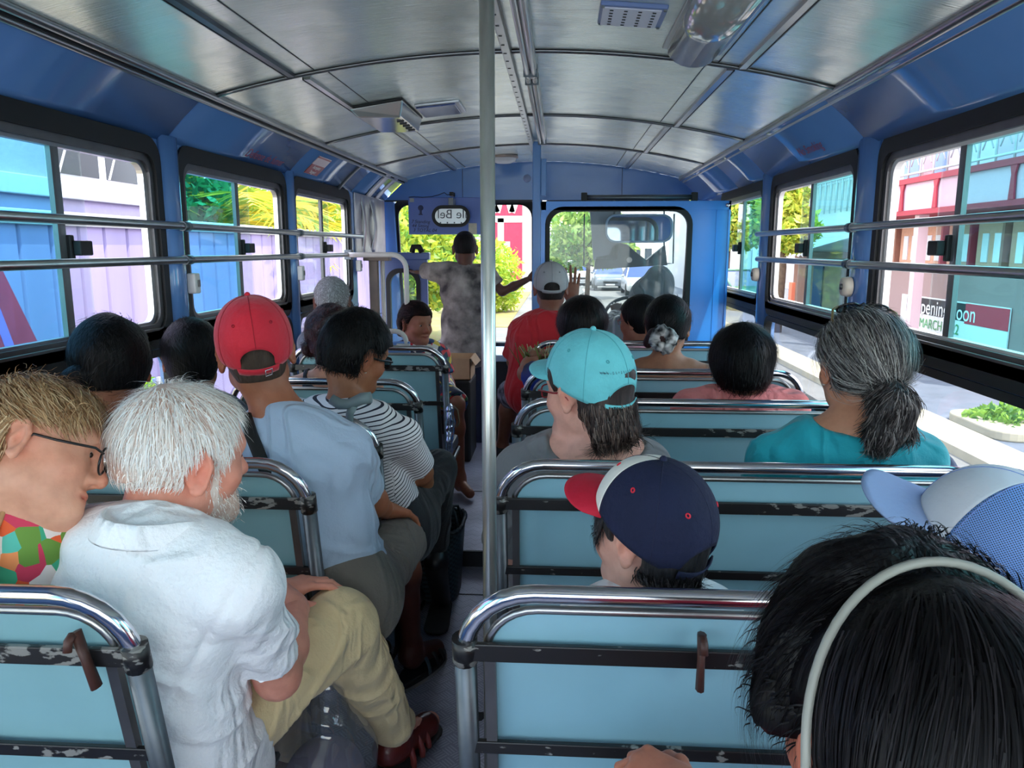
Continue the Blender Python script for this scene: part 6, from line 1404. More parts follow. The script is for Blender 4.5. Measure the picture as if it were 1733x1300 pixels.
# ---- 5  man in the red cap
def p_redcap():
    H = Head(at(433, 594, 1.84), 23, -3, -5, 1.03)
    P = seated(H, -26, pel=(-.60, 1.84, .53), neck=at(478, 705, 1.80), sh=[at(400, 770, 1.88), at(588, 762, 1.80)], el=[None, at(612, 838, 1.93)], wr=[None, at(652, 862, 2.08)], kn=[V(-.66, 2.24, .54), at(683, 905, 2.20)], an=[V(-.64, 2.26, .11), at(697, 1092, 2.30)], toe=[V(-.60, 2.42, .05), V(*atz(738, 1098, .04)[:2], .045)])
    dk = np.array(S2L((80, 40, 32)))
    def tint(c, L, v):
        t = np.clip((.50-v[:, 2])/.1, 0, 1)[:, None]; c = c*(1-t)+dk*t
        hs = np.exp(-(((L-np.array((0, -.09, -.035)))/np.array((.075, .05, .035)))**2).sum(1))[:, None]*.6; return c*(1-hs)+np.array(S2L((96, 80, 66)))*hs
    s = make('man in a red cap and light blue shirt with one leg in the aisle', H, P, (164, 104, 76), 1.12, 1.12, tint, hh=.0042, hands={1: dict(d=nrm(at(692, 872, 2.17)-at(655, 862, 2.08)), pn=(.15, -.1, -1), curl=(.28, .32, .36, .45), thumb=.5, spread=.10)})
    hair_shell(s, H, (.004, .004, .005), front=.06, side=.0, nape=-.066, bump_=(.001, 60), col=(70, 58, 50), h=.005, ear=True)
    red = mat('fabric_red_cap', (206, 24, 48), .75, var=.06, scale=14, bump=.25, bscale=70, sheen=.2)
    cap_hat(s, H, red, tilt=4, edge=(.03, -.042), seam=mat('red_seam', (160, 20, 38), .8), button=red, eyelet=mat('red_seam', (0, 0, 0)), rad=(.0875, .112, .102), buckle=True)
    blue = fabric('light_blue_jersey', (168, 190, 214), .85, .15, .03)
    F = shirt_form(P, .014, 1.08, .88, .064, band=.016); s.garment('shirt', F, blue, .0066, (.010, 19, (.4, .1, .9)), seed=21)
    s.garment('shorts', trouser_form(P, .02, .93, 1.05), fabric('khaki_grey', (104, 100, 94), .8, .2), .0085, (.005, 14, (.5, .6, -.4)), seed=4)
    # sandal
    for i in (0, 1):
        d = nrm(V(*(P.toe[i]-P.an[i])[:2], 0)); r = np.cross(d, V(0, 0, 1)); c0 = V(*P.an[i][:2], 0); mb = MB(); loop = []
        for j in range(28):
            a = 2*PI*j/28; y = math.sin(a); w = .046-.008*y*(-1)+.004*math.sin(2*a); loop.append(c0+d*(.055+.145*y*.95)+r*math.cos(a)*w)
        sd_ = mb.prism([(p[0], p[1], .001) for p in loop], (0, 0, .030)).build('sandal', mat('sandal_black', (24, 24, 26), .6), s.root, .006); MB().prism([(p[0]+(p[0]-c0[0]-d[0]*.055)*.03, p[1]+(p[1]-c0[1]-d[1]*.055)*.03, .001) for p in loop], (0, 0, .012)).build('outsole', mat('sandal_grey', (116, 112, 106), .7), sd_)
        for t, hgt, w, mm in ((.13, .055, .048, 'sandal_black'), (.085, .075, .05, 'sandal_black'), (.035, .09, .047, 'sandal_teal')):
            c = c0+d*t; MB().tube([c+r*math.cos(R(a))*w+V(0, 0, .022+math.sin(R(a))*hgt*.75) for a in range(0, 181, 15)], .013, 8, flat=.35).build('strap', mat(mm, (52, 70, 78) if mm == 'sandal_teal' else (24, 24, 26), .6), sd_)
    # shoulder bag
    b = empty('shoulder_bag', at(600, 880, 1.98), 'black shoulder bag on a wide strap worn by the man in the red cap', 'bag'); sm = mat('black_webbing', (18, 18, 20), .7)
    fw = V(.42, .9, 0); up = nrm(P.neck-P.pel)
    pts = [at(414, 700, 1.74), at(425, 735, 1.695), at(447, 790, 1.66), at(470, 840, 1.655), at(497, 845, 1.69), at(525, 838, 1.70), at(560, 858, 1.735), at(590, 872, 1.80), at(606, 880, 1.9)]
    mb = MB(); mb.tube(pts, .0155, 8, flat=.25); mb.build('strap', sm, b); c = at(572, 860, 1.742)
    for dx in (-.006, .008): MB().tube([c+V(dx, -.006, -.016), c+V(dx, -.012, .018)], .0022, 6).build('buckle', CHROME, b)
    MB().box(*sum([[x-.06, x+.06] if k == 0 else [x-.03, x+.05] if k == 1 else [x-.07, x+.05] for k, x in enumerate(at(605, 900, 2.02))], [])).build('pouch', mat('black_pouch', (20, 20, 22), .6, bump=.2), b, .014)
    return s
p_redcap()
# ---- crutch leaning against the seat between them
c = at(596, 676, 2.02); r = empty('crutch', (c[0]+.02, c[1], .0), 'grey handled crutch standing between the light blue shirt and the striped shirt', 'crutch'); GRY = mat('crutch_grey', (122, 138, 140), .45)
pts = [at(560, 675, 2.02), at(575, 684, 2.02), at(592, 684, 2.02), at(612, 675, 2.02), at(628, 673, 2.02)]
MB().tube(pts, [.014, .0155, .015, .017, .016], 10).build('handle', GRY, r); MB().tube([at(598, 686, 2.02), at(592, 700, 2.02), at(591, 722, 2.02)], [.013, .011, .010], 10).build('handle_neck', GRY, r); MB().tube([at(591, 700, 2.02), V(at(591, 700, 2.02)[0]+.02, 2.04, .01)], .0095, 10).build('shaft', mat('crutch_alu', (170, 176, 182), .3, .8), r)
# ---- 6  woman in the striped shirt
def stripes():
    m, nt, b = nodes_of('fabric_navy_stripes'); N = nt.nodes; L = nt.links; a = N.new('ShaderNodeAttribute'); a.attribute_name = 'stripe'
    mu = N.new('ShaderNodeMath'); mu.operation = 'MULTIPLY'; mu.inputs[1].default_value = 1/.0108; fr = N.new('ShaderNodeMath'); fr.operation = 'FRACT'; lt = N.new('ShaderNodeMath'); lt.operation = 'LESS_THAN'; lt.inputs[1].default_value = .27
    L.new(a.outputs['Fac'], mu.inputs[0]); L.new(mu.outputs[0], fr.inputs[0]); L.new(fr.outputs[0], lt.inputs[0]); mx = N.new('ShaderNodeMixRGB'); mx.inputs[1].default_value = S2L((232, 230, 232))+(1,); mx.inputs[2].default_value = S2L((34, 36, 52))+(1,)
    L.new(lt.outputs[0], mx.inputs[0]); L.new(mx.outputs[0], b.inputs['Base Color']); b.inputs['Roughness'].default_value = .85; return m
def p_striped():
    H = Head(at(602, 600, 2.33), -40, -16, 6, 1.0)
    P = seated(H, -30, pel=(-.58, 2.38, .52), neck=at(585, 690, 2.26), sh=[at(508, 706, 2.38), at(680, 738, 2.22)], el=[None, at(714, 800, 2.36)], wr=[None, at(712, 822, 2.52)], g=.95, kn=[V(-.62, 2.72, .56), at(742, 792, 2.60)], an=[V(-.58, 2.76, .1), at(738, 925, 2.68)], toe=[V(-.56, 2.9, .04), V(-.46, 2.84, .04)])
    s = make('black haired woman in a white shirt with thin navy stripes', H, P, (150, 98, 70), 1.05, 1.0, hh=.0044)
    hair_shell(s, H, (.028, .020, .020), front=.05, side=.02, nape=-.058, bump_=(.006, 26), col=BLK, seed=7, ear=1)
    strands(s, H, 3000, .028, [(9, 8, 8), (18, 16, 16), (6, 5, 5)], flow_whorl((0, -.05, .15), .5), .001, 5, .25, .35, lambda v: (v[:, 1] < .04), seed=3, curl=.2)
    glasses(s, H, mat('black_frame', (14, 14, 16), .3), .021, .8, SUNLENS, up=.0, fwd=.004, rim=.003, square=True); e = MB(); e.ball(H.w(.080, -.006, -.040), .0045, 10); e.build('earring', mat('pearl', (240, 236, 228), .2), s.root)
    F = shirt_form(P, .013, 1.0, .80, .056); o, v = s.garment('shirt', F, stripes(), .0066, (.006, 15, (.5, .3, .8)), seed=31)
    up = nrm(P.neck-P.pel); st = v @ up; ax = nrm(P.el[1]-P.sh[1]); rel = v-P.sh[1]; al = rel @ ax; side = nrm(P.sh[1]-P.sh[0]); arm = (rel @ side > -.012) & (al > .015); st = np.where(arm, al*.9+.004, st); ax0 = nrm(P.el[0]-P.sh[0]); r0 = v-P.sh[0]; arm0 = (r0 @ -side > -.012) & (r0 @ ax0 > .015); st = np.where(arm0, r0 @ ax0*.9, st); set_float(o, st+2, 'stripe')
    F = Form(); F.cap(P.neck-up*.03, P.neck+up*.004, .064, .060, .02, clip=(up, (P.neck+up*.006) @ up)); F.ell(P.neck-up*.02, (.08, .08, .03), None, .02); s.garment('neckband', F, fabric('white_jersey', (236, 234, 236)), .006, None)
    s.garment('trousers', trouser_form(P, .018, 1.5, 1.0, 1.0, .066, .05), fabric('black_cotton', (26, 26, 30)), .010, (.004, 14, (0, .5, 1)), seed=2)
    for i in (0, 1): shoe(s, P, i, mat('black_leather', (22, 22, 24), .4))
p_striped()
# ---- 7  woman with reddish curls
s, H, P = p_dk(560, 574, 2.95, 12, 'woman with reddish black curls and a black sleeveless top', skin=(196, 140, 112), pose=dict(shw=.16), g=.95)
hair_shell(s, H, (.022, .022, .022), front=.05, side=-.03, nape=-.05, bump_=(.010, 22), m=mat('auburn_hair', (20, 11, 13), .5, c2=(66, 24, 28), scale=14, bump=.6, bscale=90), seed=9)
F = Form(); 
for q in range(14):
    a = q*2.4; F.ell((-.075+.022*math.cos(a), -.02+.03*math.sin(a*1.7), -.035+.022*math.sin(a)), (.017, .018, .015), None, .008)
v, f = F.mesh(.0045); N = vnormals(v, f); np_mesh('curls', H.W(v), f, mat('auburn_hair', (0, 0, 0)), s.root); s.hv, s.hn = np.concatenate([s.hv, v]), np.concatenate([s.hn, N])
strands(s, H, 2600, .04, [(70, 28, 32), (40, 18, 20), (96, 44, 44)], flow_whorl((0, -.03, .14), .6), .001, 8, .3, .5, seed=3, curl=.55)
F = shirt_form(P, .011, 1.0, 0); up = nrm(P.neck-P.pel); F.ell(P.neck+up*.0, (.09, .10, .06), None, .02, 's')
for q in P.sh: F.ell(q, (.068, .1, .1), None, .02, 's')
s.garment('top', F, fabric('navy_black', (24, 24, 36)), .008, None); s.garment('trousers', trouser_form(P, .016, 1.5), fabric('black_cotton', (26, 26, 30)), .013, None)
e = MB(); e.tube([H.w(-.081, -.006, -.044)+V(math.cos(a)*.008, 0, math.sin(a)*.013-.008) for a in [2*PI*j/14 for j in range(14)]], .0015, 6, closed=True); e.build('earring', mat('silver', (220, 220, 224), .2, 1.0), s.root)
# ---- 8  grey haired man
s, H, P = p_dk(562, 511, 3.62, 16, 'man with cropped grey hair in a grey shirt by the left window', skin=(112, 76, 62), base=.07, pose=dict(shw=.115, pel=(-1.05, 3.80, .59), el=[V(-1.215, 3.68, .78), None], kn=[V(-1.12, 4.12, .56), V(-.97, 4.12, .56)], an=[V(-1.12, 4.14, .16), V(-.97, 4.14, .16)]), fat=1.0)
hair_shell(s, H, (.007, .007, .008), front=.06, side=.0, nape=-.06, ear=True, bump_=(.002, 60), m=mat('grey_crop', (150, 148, 150), .8, c2=(120, 116, 116), scale=160, bump=.5, bscale=180))
strands(s, H, 2600, .012, [(190, 188, 190), (120, 116, 116), (210, 208, 208)], flow_whorl(), .0009, 3, .4, .3, seed=3)
s.garment('shirt', shirt_form(P, .014, 1.05, .8, .064), fabric('slate_shirt', (96, 104, 122)), .010, None); s.garment('trousers', trouser_form(P, .016, 1.5), fabric('black_cotton', (26, 26, 30)), .013, None)
# ---- 9  woman facing the camera at the entrance
def p_face():
    H = Head(at(704, 548, 4.32), -132, -4, 0, .98); P = seated(H, -150, base=.07, g=.9, pel=(at(704, 548, 4.30)[0]+.02, 4.34, .60)); 
    s = make('woman with tied back hair and a floral dress facing the camera by the entrance', H, P, (172, 112, 88), 1.0, hh=.004, brow=(30, 22, 20), look=(-.3, 0))
    hair_shell(s, H, (.020, .014, .018), front=.060, side=.006, nape=-.05, bump_=(.004, 24), m=mat('brown_tied_hair', (16, 9, 9), .6, spec=.1, c2=(40, 22, 20), scale=30, stretch=(1, .2, 1), bump=.5, bscale=120), ear=True); strands(s, H, 1500, .05, [(36, 20, 18), (20, 11, 11), (60, 34, 30)], lambda p: np.stack([p[:, 0], -1+0*p[:, 0], -.3+0*p[:, 0]], 1), .001, 6, .03, .1, lambda v: v[:, 1] < .05, seed=2); F = Form(); F.ell((0, -.125, .0), (.03, .04, .035), None, .02); F.cap((0, -.13, -.01), (0, -.15, -.08), .034, .02, .02); v, f = F.mesh(.006); N = vnormals(v, f); v = v+N*(vnoise(v*40)*.006)[:, None]; np_mesh('ponytail', H.W(v), f, mat('auburn_hair', (0, 0, 0)), s.root)
    m, nt, b = nodes_of('fabric_flower_print'); N_ = nt.nodes; L = nt.links; tc = N_.new('ShaderNodeTexCoord'); vo = N_.new('ShaderNodeTexVoronoi'); vo.inputs['Scale'].default_value = 30; L.new(tc.outputs['Object'], vo.inputs[0]); sx = N_.new('ShaderNodeSeparateXYZ'); L.new(vo.outputs['Color'], sx.inputs[0]); rp = N_.new('ShaderNodeValToRGB'); rp.color_ramp.interpolation = 'CONSTANT'; e = rp.color_ramp.elements
    e[0].color = S2L((26, 34, 66))+(1,); e[1].position = .4; e[1].color = S2L((226, 220, 210))+(1,)
    for p_, c_ in ((.52, (206, 40, 50)), (.66, (222, 190, 60)), (.78, (30, 70, 120)), (.9, (60, 120, 80))): q = e.new(p_); q.color = S2L(c_)+(1,)
    L.new(sx.outputs[0], rp.inputs[0]); L.new(rp.outputs[0], b.inputs['Base Color']); s.garment('dress', shirt_form(P, .012, 1.0, .5), m, .009, None); s.garment('skirt', trouser_form(P, .02, .98), m, .013, None)
p_face()
# ---- 10  young man standing at the front
def p_conductor():
    H = Head(at(787, 421, 5.22), 6, 2, 0, .97); P = Pose(); P.f = V(0, 1, 0); P.r = V(1, 0, 0); P.g = .96
    P.neck = H.p-V(0, .02, .145); P.pel = V(H.p[0]-.0, 5.22, at(778, 600, 5.2)[2]); P.sh = [at(736, 460, 5.22), at(826, 467, 5.22)]; P.el = [at(706, 456, 5.30), at(850, 494, 5.2)]; P.wr = [at(690, 452, 5.38), at(899, 470, 5.16)]
    fl = .07; P.kn = [V(P.pel[0]-.09, 5.24, .34), V(P.pel[0]+.09, 5.24, .34)]; P.an = [V(P.pel[0]-.10, 5.26, -.05), V(P.pel[0]+.10, 5.26, -.05)]; P.toe = [p+V(0, .15, -.06) for p in P.an]
    s = make('young man in a grey tie dye shirt standing with both arms spread', H, P, (96, 62, 50), .80, .80, hh=.0046, hands={-1: dict(d=(-.3, .3, .9), pn=(-.2, .9, -.2), curl=(1.1, 1.1, 1.1, 1.1)), 1: dict(d=(.9, .1, .35), pn=(0, .9, 0), curl=(.5, .6, .7, .8))})
    hair_shell(s, H, (.005, .002, .004), front=.06, side=.01, nape=-.03, bump_=(.001, 60), col=(18, 14, 14))
    td = mat('fabric_tie_dye', (58, 52, 54), .85, c2=(172, 162, 156), scale=8, detail=8, bump=.15, bscale=60)
    F = shirt_form(P, .020, .86, .62, .060, band=.008); F.p = [q for q in F.p]; up = V(0, 0, 1); F.ecap(P.pel-V(0, 0, .02), P.pel+V(0, 0, .25), P.r, (.165, .115), (.15, .105), .05, clip=(V(0, 0, -1), -(P.pel[2]-.05))); s.garment('shirt', F, td, .008, (.007, 14, (.9, .2, -.35)), seed=41)
    F = trouser_form(P, .012, 1.5, .82, 1.0, .072, .062); s.garment('jeans', F, fabric('dark_jeans', (44, 52, 78), .8, .3), .010, (.003, 14, (0, 0, 1)))
    for i in (0, 1): shoe(s, P, i, mat('black_leather', (22, 22, 24), .4))
    MB().tube([H.w(.07, .02, -.06), H.w(.066, .05, -.065)], .008*1, 8).build('face_mask_strap', mat('mask_blue', (150, 180, 214), .6), s.root)
p_conductor()
# ---- 11  man in the grey cap with a raised hand
def p_red():
    H = Head(at(932, 487, 3.93), 4, -2, 0, 1.0); b = .07
    P = seated(H, 12, neck=H.p-V(0, .02, .15), pel=V(H.p[0]-.02, 3.90, .70), sh=[at(882, 560, 3.93), at(972, 556, 3.98)], el=[at(870, 612, 3.98), at(1000, 545, 4.15)], wr=[at(886, 655, 4.1), at(968, 510, 4.22)], kn=[at(862, 668, 4.18), V(.02, 4.22, .66)], an=[at(850, 755, 4.2), V(.02, 4.24, .2)], toe=[at(848, 770, 4.32), V(.02, 4.36, .14)])
    s = make('man in a red shirt and pale grey cap raising his open hand', H, P, (132, 84, 66), 1.05, hh=.0044, hands={1: dict(d=(.03, .05, 1), pn=(-.25, .95, 0), curl=(.05, .04, .06, .08), spread=.10, thumb=.1, side=1)})
    hair_shell(s, H, (.004, .003, .005), front=.06, side=.0, nape=-.06, bump_=(.001, 60), col=(40, 32, 30))
    g = mat('fabric_grey_cap', (158, 154, 156), .8, var=.06, scale=16, bump=.2); cap_hat(s, H, g, tilt=5, edge=(.03, -.02), seam=mat('grey_seam', (110, 108, 112), .8), button=g, eyelet=mat('grey_seam', (0, 0, 0)))
    red = fabric('red_jersey', (196, 22, 34), .8, .15, .04); F = shirt_form(P, .016, 1.1, .85, .066, band=.012); F.ecap(P.pel-V(0, 0, .02), P.pel+V(0, 0, .2), P.r, (.18, .135), (.165, .12), .05); s.garment('shirt', F, red, .008, (.004, 16, (.4, .1, .9)), seed=51)
    s.garment('shorts', trouser_form(P, .02, .9), mat('fabric_dark_pattern', (26, 30, 48), .8, c2=(150, 150, 166), scale=26, detail=2), .010, None)
    for i in (0, 1): shoe(s, P, i, mat('black_leather', (22, 22, 24), .4))
p_red()
# ---- 12  dark haired person in blue behind the turquoise cap
s, H, P = p_dk(985, 556, 3.15, 6, 'person with parted dark hair and a blue top in front of the turquoise cap', skin=(150, 100, 78), pose=dict(shw=.19, el=[at(890, 632, 3.18), None], wr=[at(905, 600, 3.32), None]), fat=1.08)
hair_shell(s, H, (.022, .030, .024), front=.05, side=-.05, nape=-.07, bump_=(.004, 20), m=mat('dark_brown_hair', (10, 8, 8), .45, spec=.2, c2=(36, 24, 23), scale=10, stretch=(1, 1, .2), bump=.4, bscale=120), seed=12)
strands(s, H, 1800, .05, [(16, 12, 12), (42, 29, 27), (9, 7, 7)], lambda p: np.stack([p[:, 0]*9, -.3+0*p[:, 0], -.8+0*p[:, 0]], 1), .0011, 6, .06, .12, seed=3)
s.garment('top', shirt_form(P, .014, 1.08, .6, .062), mat('fabric_blue_navy', (22, 28, 58), .7, c2=(30, 66, 190), scale=5, detail=1), .009, None); s.garment('trousers', trouser_form(P, .016, 1.5), fabric('black_cotton', (26, 26, 30)), .013, None)
r = empty('plant_bunch', at(915, 615, 3.3), 'bunch of thin green stems held before the red shirt', 'plant'); g = np.random.default_rng(4); c = at(912, 612, 3.34); vs = []; cs = []
for q in range(120):
    d = nrm(V(g.normal()*.5, g.normal()*.5, 1)); l = .06+.06*g.random(); p = c+V(g.normal()*.03, g.normal()*.03, -.03); sd_ = nrm(np.cross(d, V(g.normal(), g.normal(), g.normal())))*.004; vs += [p-sd_, p+sd_, p+d*l+sd_*.6, p+d*l-sd_*.6]; cs += [np.array(S2L([(120, 140, 70), (190, 196, 150), (90, 110, 60)][q % 3]))]*4
o = np_mesh('stems', vs, np.arange(len(vs)).reshape(-1, 4), LEAF, r, smooth=False); set_col(o, np.array(cs)); MB().tube([c-V(0, 0, .15), c-V(0, 0, .02)], [.02, .035], 10).build('wrap', mat('paper_wrap', (150, 130, 110), .7), r)
# ---- 13  woman in the turquoise cap
def p_turq():
    H = Head(at(995, 658, 1.80), 44, -4, -2, 1.05)
    P = seated(H, 10, neck=at(1003, 745, 1.80), sh=[at(882, 795, 1.86), at(1092, 792, 1.82)], g=1.02, pel=(.07, 1.95, .52))
    def tint(c, L, v): t = np.exp(-(((v-at(1000, 740, 1.74))/np.array((.12, .08, .05)))**2).sum(1))[:, None]; return c*(1-.5*t)+np.array(S2L((232, 176, 160)))*.5*t
    s = make('woman in a turquoise cap and grey top with a wide neckline, face turned left', H, P, (224, 172, 154), 1.12, 1.1, tint, hh=.0036, h=.008)
    hair_shell(s, H, (.006, .010, .012), front=.06, side=-.0, nape=-.080, ear=-1, bump_=(.003, 24), m=mat('dark_bob', (34, 26, 26), .42, c2=(70, 54, 50), scale=30, stretch=(1, 1, .12), bump=.5, bscale=120), seed=13)
    F = Form()
    for q in range(-3, 6):
        F.cap((math.sin(R(q*17))*.074, -.02-math.cos(R(q*17))*.074, -.03), (math.sin(R(q*17))*.078, -.02-math.cos(R(q*17))*.094, -.098+.012*abs(math.sin(q*2.1))), .017, .013, .012)
    v, f = F.mesh(.005); N = vnormals(v, f); v = v+N*(vnoise(v*np.array((60, 60, 12)), 3)*.003)[:, None]; np_mesh('bob', H.W(v), f, mat('dark_bob', (0, 0, 0)), s.root); s.hv = v; s.hn = N
    strands(s, H, 3200, .065, [(52, 40, 38), (84, 66, 60), (34, 26, 26), (110, 96, 88)], lambda p: np.stack([p[:, 0]*1.0, p[:, 1]*1.5, -1+0*p[:, 0]], 1), .001, 6, .03, .09, lambda v: v[:, 2] < -.02, seed=3)
    tq = mat('fabric_turquoise', (110, 206, 214), .8, var=.05, scale=20, bump=.35, bscale=60, sheen=.1)
    cap_hat(s, H, tq, tilt=9, edge=(.038, -.026), seam=mat('turquoise_seam', (84, 176, 186), .8), button=tq, eyelet=mat('turquoise_seam', (0, 0, 0)), rad=(.089, .110, .104), visor=.056)
    pt = s.cap_pt; c = pt(PI+R(2), .66, .0035); a = nrm(pt(PI-R(24), .66, .0035)-pt(PI+R(26), .66, .0035)); 
    for k_, ch in enumerate('www.purposemarch.com'):
        th = PI+R(40)-R(4.0)*k_; p = pt(th, .625-.03*math.cos((th-PI)*2.2), .0042); x = nrm(pt(th-.04, .625, .0042)-p); u = nrm(pt(th, .56, .0042)-p); text_mesh('lettering', ch, .0105, frame_m(p, x, u), mat('cap_letter_navy', (34, 60, 90), .7), s.cap, ext=.0002)
    glasses(s, H, mat('dark_red_frame', (140, 24, 34), .3), .021, .72, LENS, up=-.004, fwd=.002, square=True, rim=.0018)
    gm = fabric('grey_jersey', (120, 124, 128), .85, .12, .03)
    F = shirt_form(P, .012, 1.13, .85, .066); up = nrm(P.neck-P.pel); bk = P.neck-P.f*.05
    F.ell(bk+up*.025, (.128, .13, .075), None, .012, 's'); s.garment('top', F, gm, .0066, (.006, 17, (.6, .1, .7)), seed=61)
    return s
s13 = p_turq(); s13.garment('trousers', trouser_form(s13.P, .016, 1.5), fabric('grey_cotton', (120, 118, 124)), .013, None)
# ---- 14, 15  two women before the partition
s, H, P = p_dk(1130, 552, 3.14, -12, 'woman with black hair in a black and white scrunchie and white straps', skin=(170, 116, 88), pose=dict(shw=.165), g=.97, sc=1.0)
hair_shell(s, H, (.012, .014, .014), front=.055, side=-.01, nape=-.05, bump_=(.002, 20), col=BLK, seed=14)
strands(s, H, 1500, .05, [(10, 9, 10), (22, 20, 21)], lambda p: np.stack([-.4-p[:, 0]*3, -.7+0*p[:, 0], -.8+0*p[:, 0]], 1), .001, 6, .03, .08, seed=3)
F = Form(); F.ell((-.012, -.120, -.04), (.045, .036, .040), None, .02); F.cap((-.045, -.115, -.03), (-.066, -.10, -.065), .026, .020, .02); v, f = F.mesh(.005); N = vnormals(v, f); v = v+N*(vnoise(v*45)*.003)[:, None]; np_mesh('hair_bun', H.W(v), f, mat('auburn_hair', (0, 0, 0)), s.root)
sc_ = mat('fabric_scrunchie', (24, 24, 28), .7, c2=(226, 224, 222), scale=34, detail=1); mb = MB(); pts = []
for j in range(40): a = 2*PI*j/40; pts.append(H.w(-.004+.034*math.cos(a), -.150+.014*math.sin(7*a)*.5, -.048+.034*math.sin(a)+.007*math.sin(9*a)))
mb.tube(pts, [.021+.005*math.sin(j*1.9) for j in range(40)], 8, closed=True); mb.build('scrunchie', sc_, s.root)
F = shirt_form(P, .010, 1.0, 0); up = nrm(P.neck-P.pel); F.ell(P.neck-up*.005-P.f*.03, (.20, .20, .098), None, .01, 's'); s.garment('tank_top', F, fabric('white_jersey', (236, 234, 236)), .008, None); s.garment('trousers', trouser_form(P, .016, 1.5), fabric('black_cotton', (26, 26, 30)), .013, None)
for q in (-1, 1): c = P.neck+P.r*q*.105-up*.03; MB().tube([c-P.f*.085-up*.10, c-P.f*.068-up*.04, c-P.f*.03-up*.004, c+P.f*.02-up*.0, c+P.f*.07-up*.05], .009, 8, flat=.4).build('strap', fabric('white_jersey', (0, 0, 0)), s.root)
glasses(s, H, mat('black_frame', (14, 14, 16), .3), .02, .8)
s, H, P = p_dk(1083, 543, 3.72, 46, 'person with spectacles and a pink top beyond the woman with the scrunchie', skin=(150, 100, 80), base=.07, pose=dict(shw=.16), g=.95)
hair_shell(s, H, (.014, .014, .014), front=.055, side=-.005, nape=-.06, bump_=(.002, 20), col=BLK, seed=15)
glasses(s, H, mat('red_brown_frame', (120, 40, 44), .3), .02, .8); s.garment('top', shirt_form(P, .012, 1.0, .5), fabric('pink_jersey', (222, 160, 170)), .009, None); s.garment('trousers', trouser_form(P, .016, 1.5), fabric('grey_cotton', (120, 118, 124)), .013, None)
# ---- 17  woman in salmon
s, H, P = p_dk(1255, 618, 2.54, -4, 'woman with thick black bobbed hair in a salmon pink top', skin=(150, 98, 76), pose=dict(shw=.165, neck=at(1253, 672, 2.52), sh=[at(1168, 690, 2.52), at(1338, 692, 2.52)]), g=.97, sc=.99)
hair_shell(s, H, (.026, .030, .026), front=.045, side=-.02, nape=-.075, bump_=(.005, 22), col=BLK, seed=17)
strands(s, H, 3200, .045, [(9, 8, 9), (18, 16, 17), (6, 5, 6)], flow_whorl((0, -.04, .15), .8), .0011, 6, .18, .25, seed=3)
s.garment('top', shirt_form(P, .013, 1.02, .7, .06, band=.006), fabric('salmon', (222, 124, 120), .85, .3, .06), .0075, (.0035, 18, (.5, .1, .8)), seed=71); s.garment('trousers', trouser_form(P, .016, 1.5), fabric('black_cotton', (26, 26, 30)), .013, None)
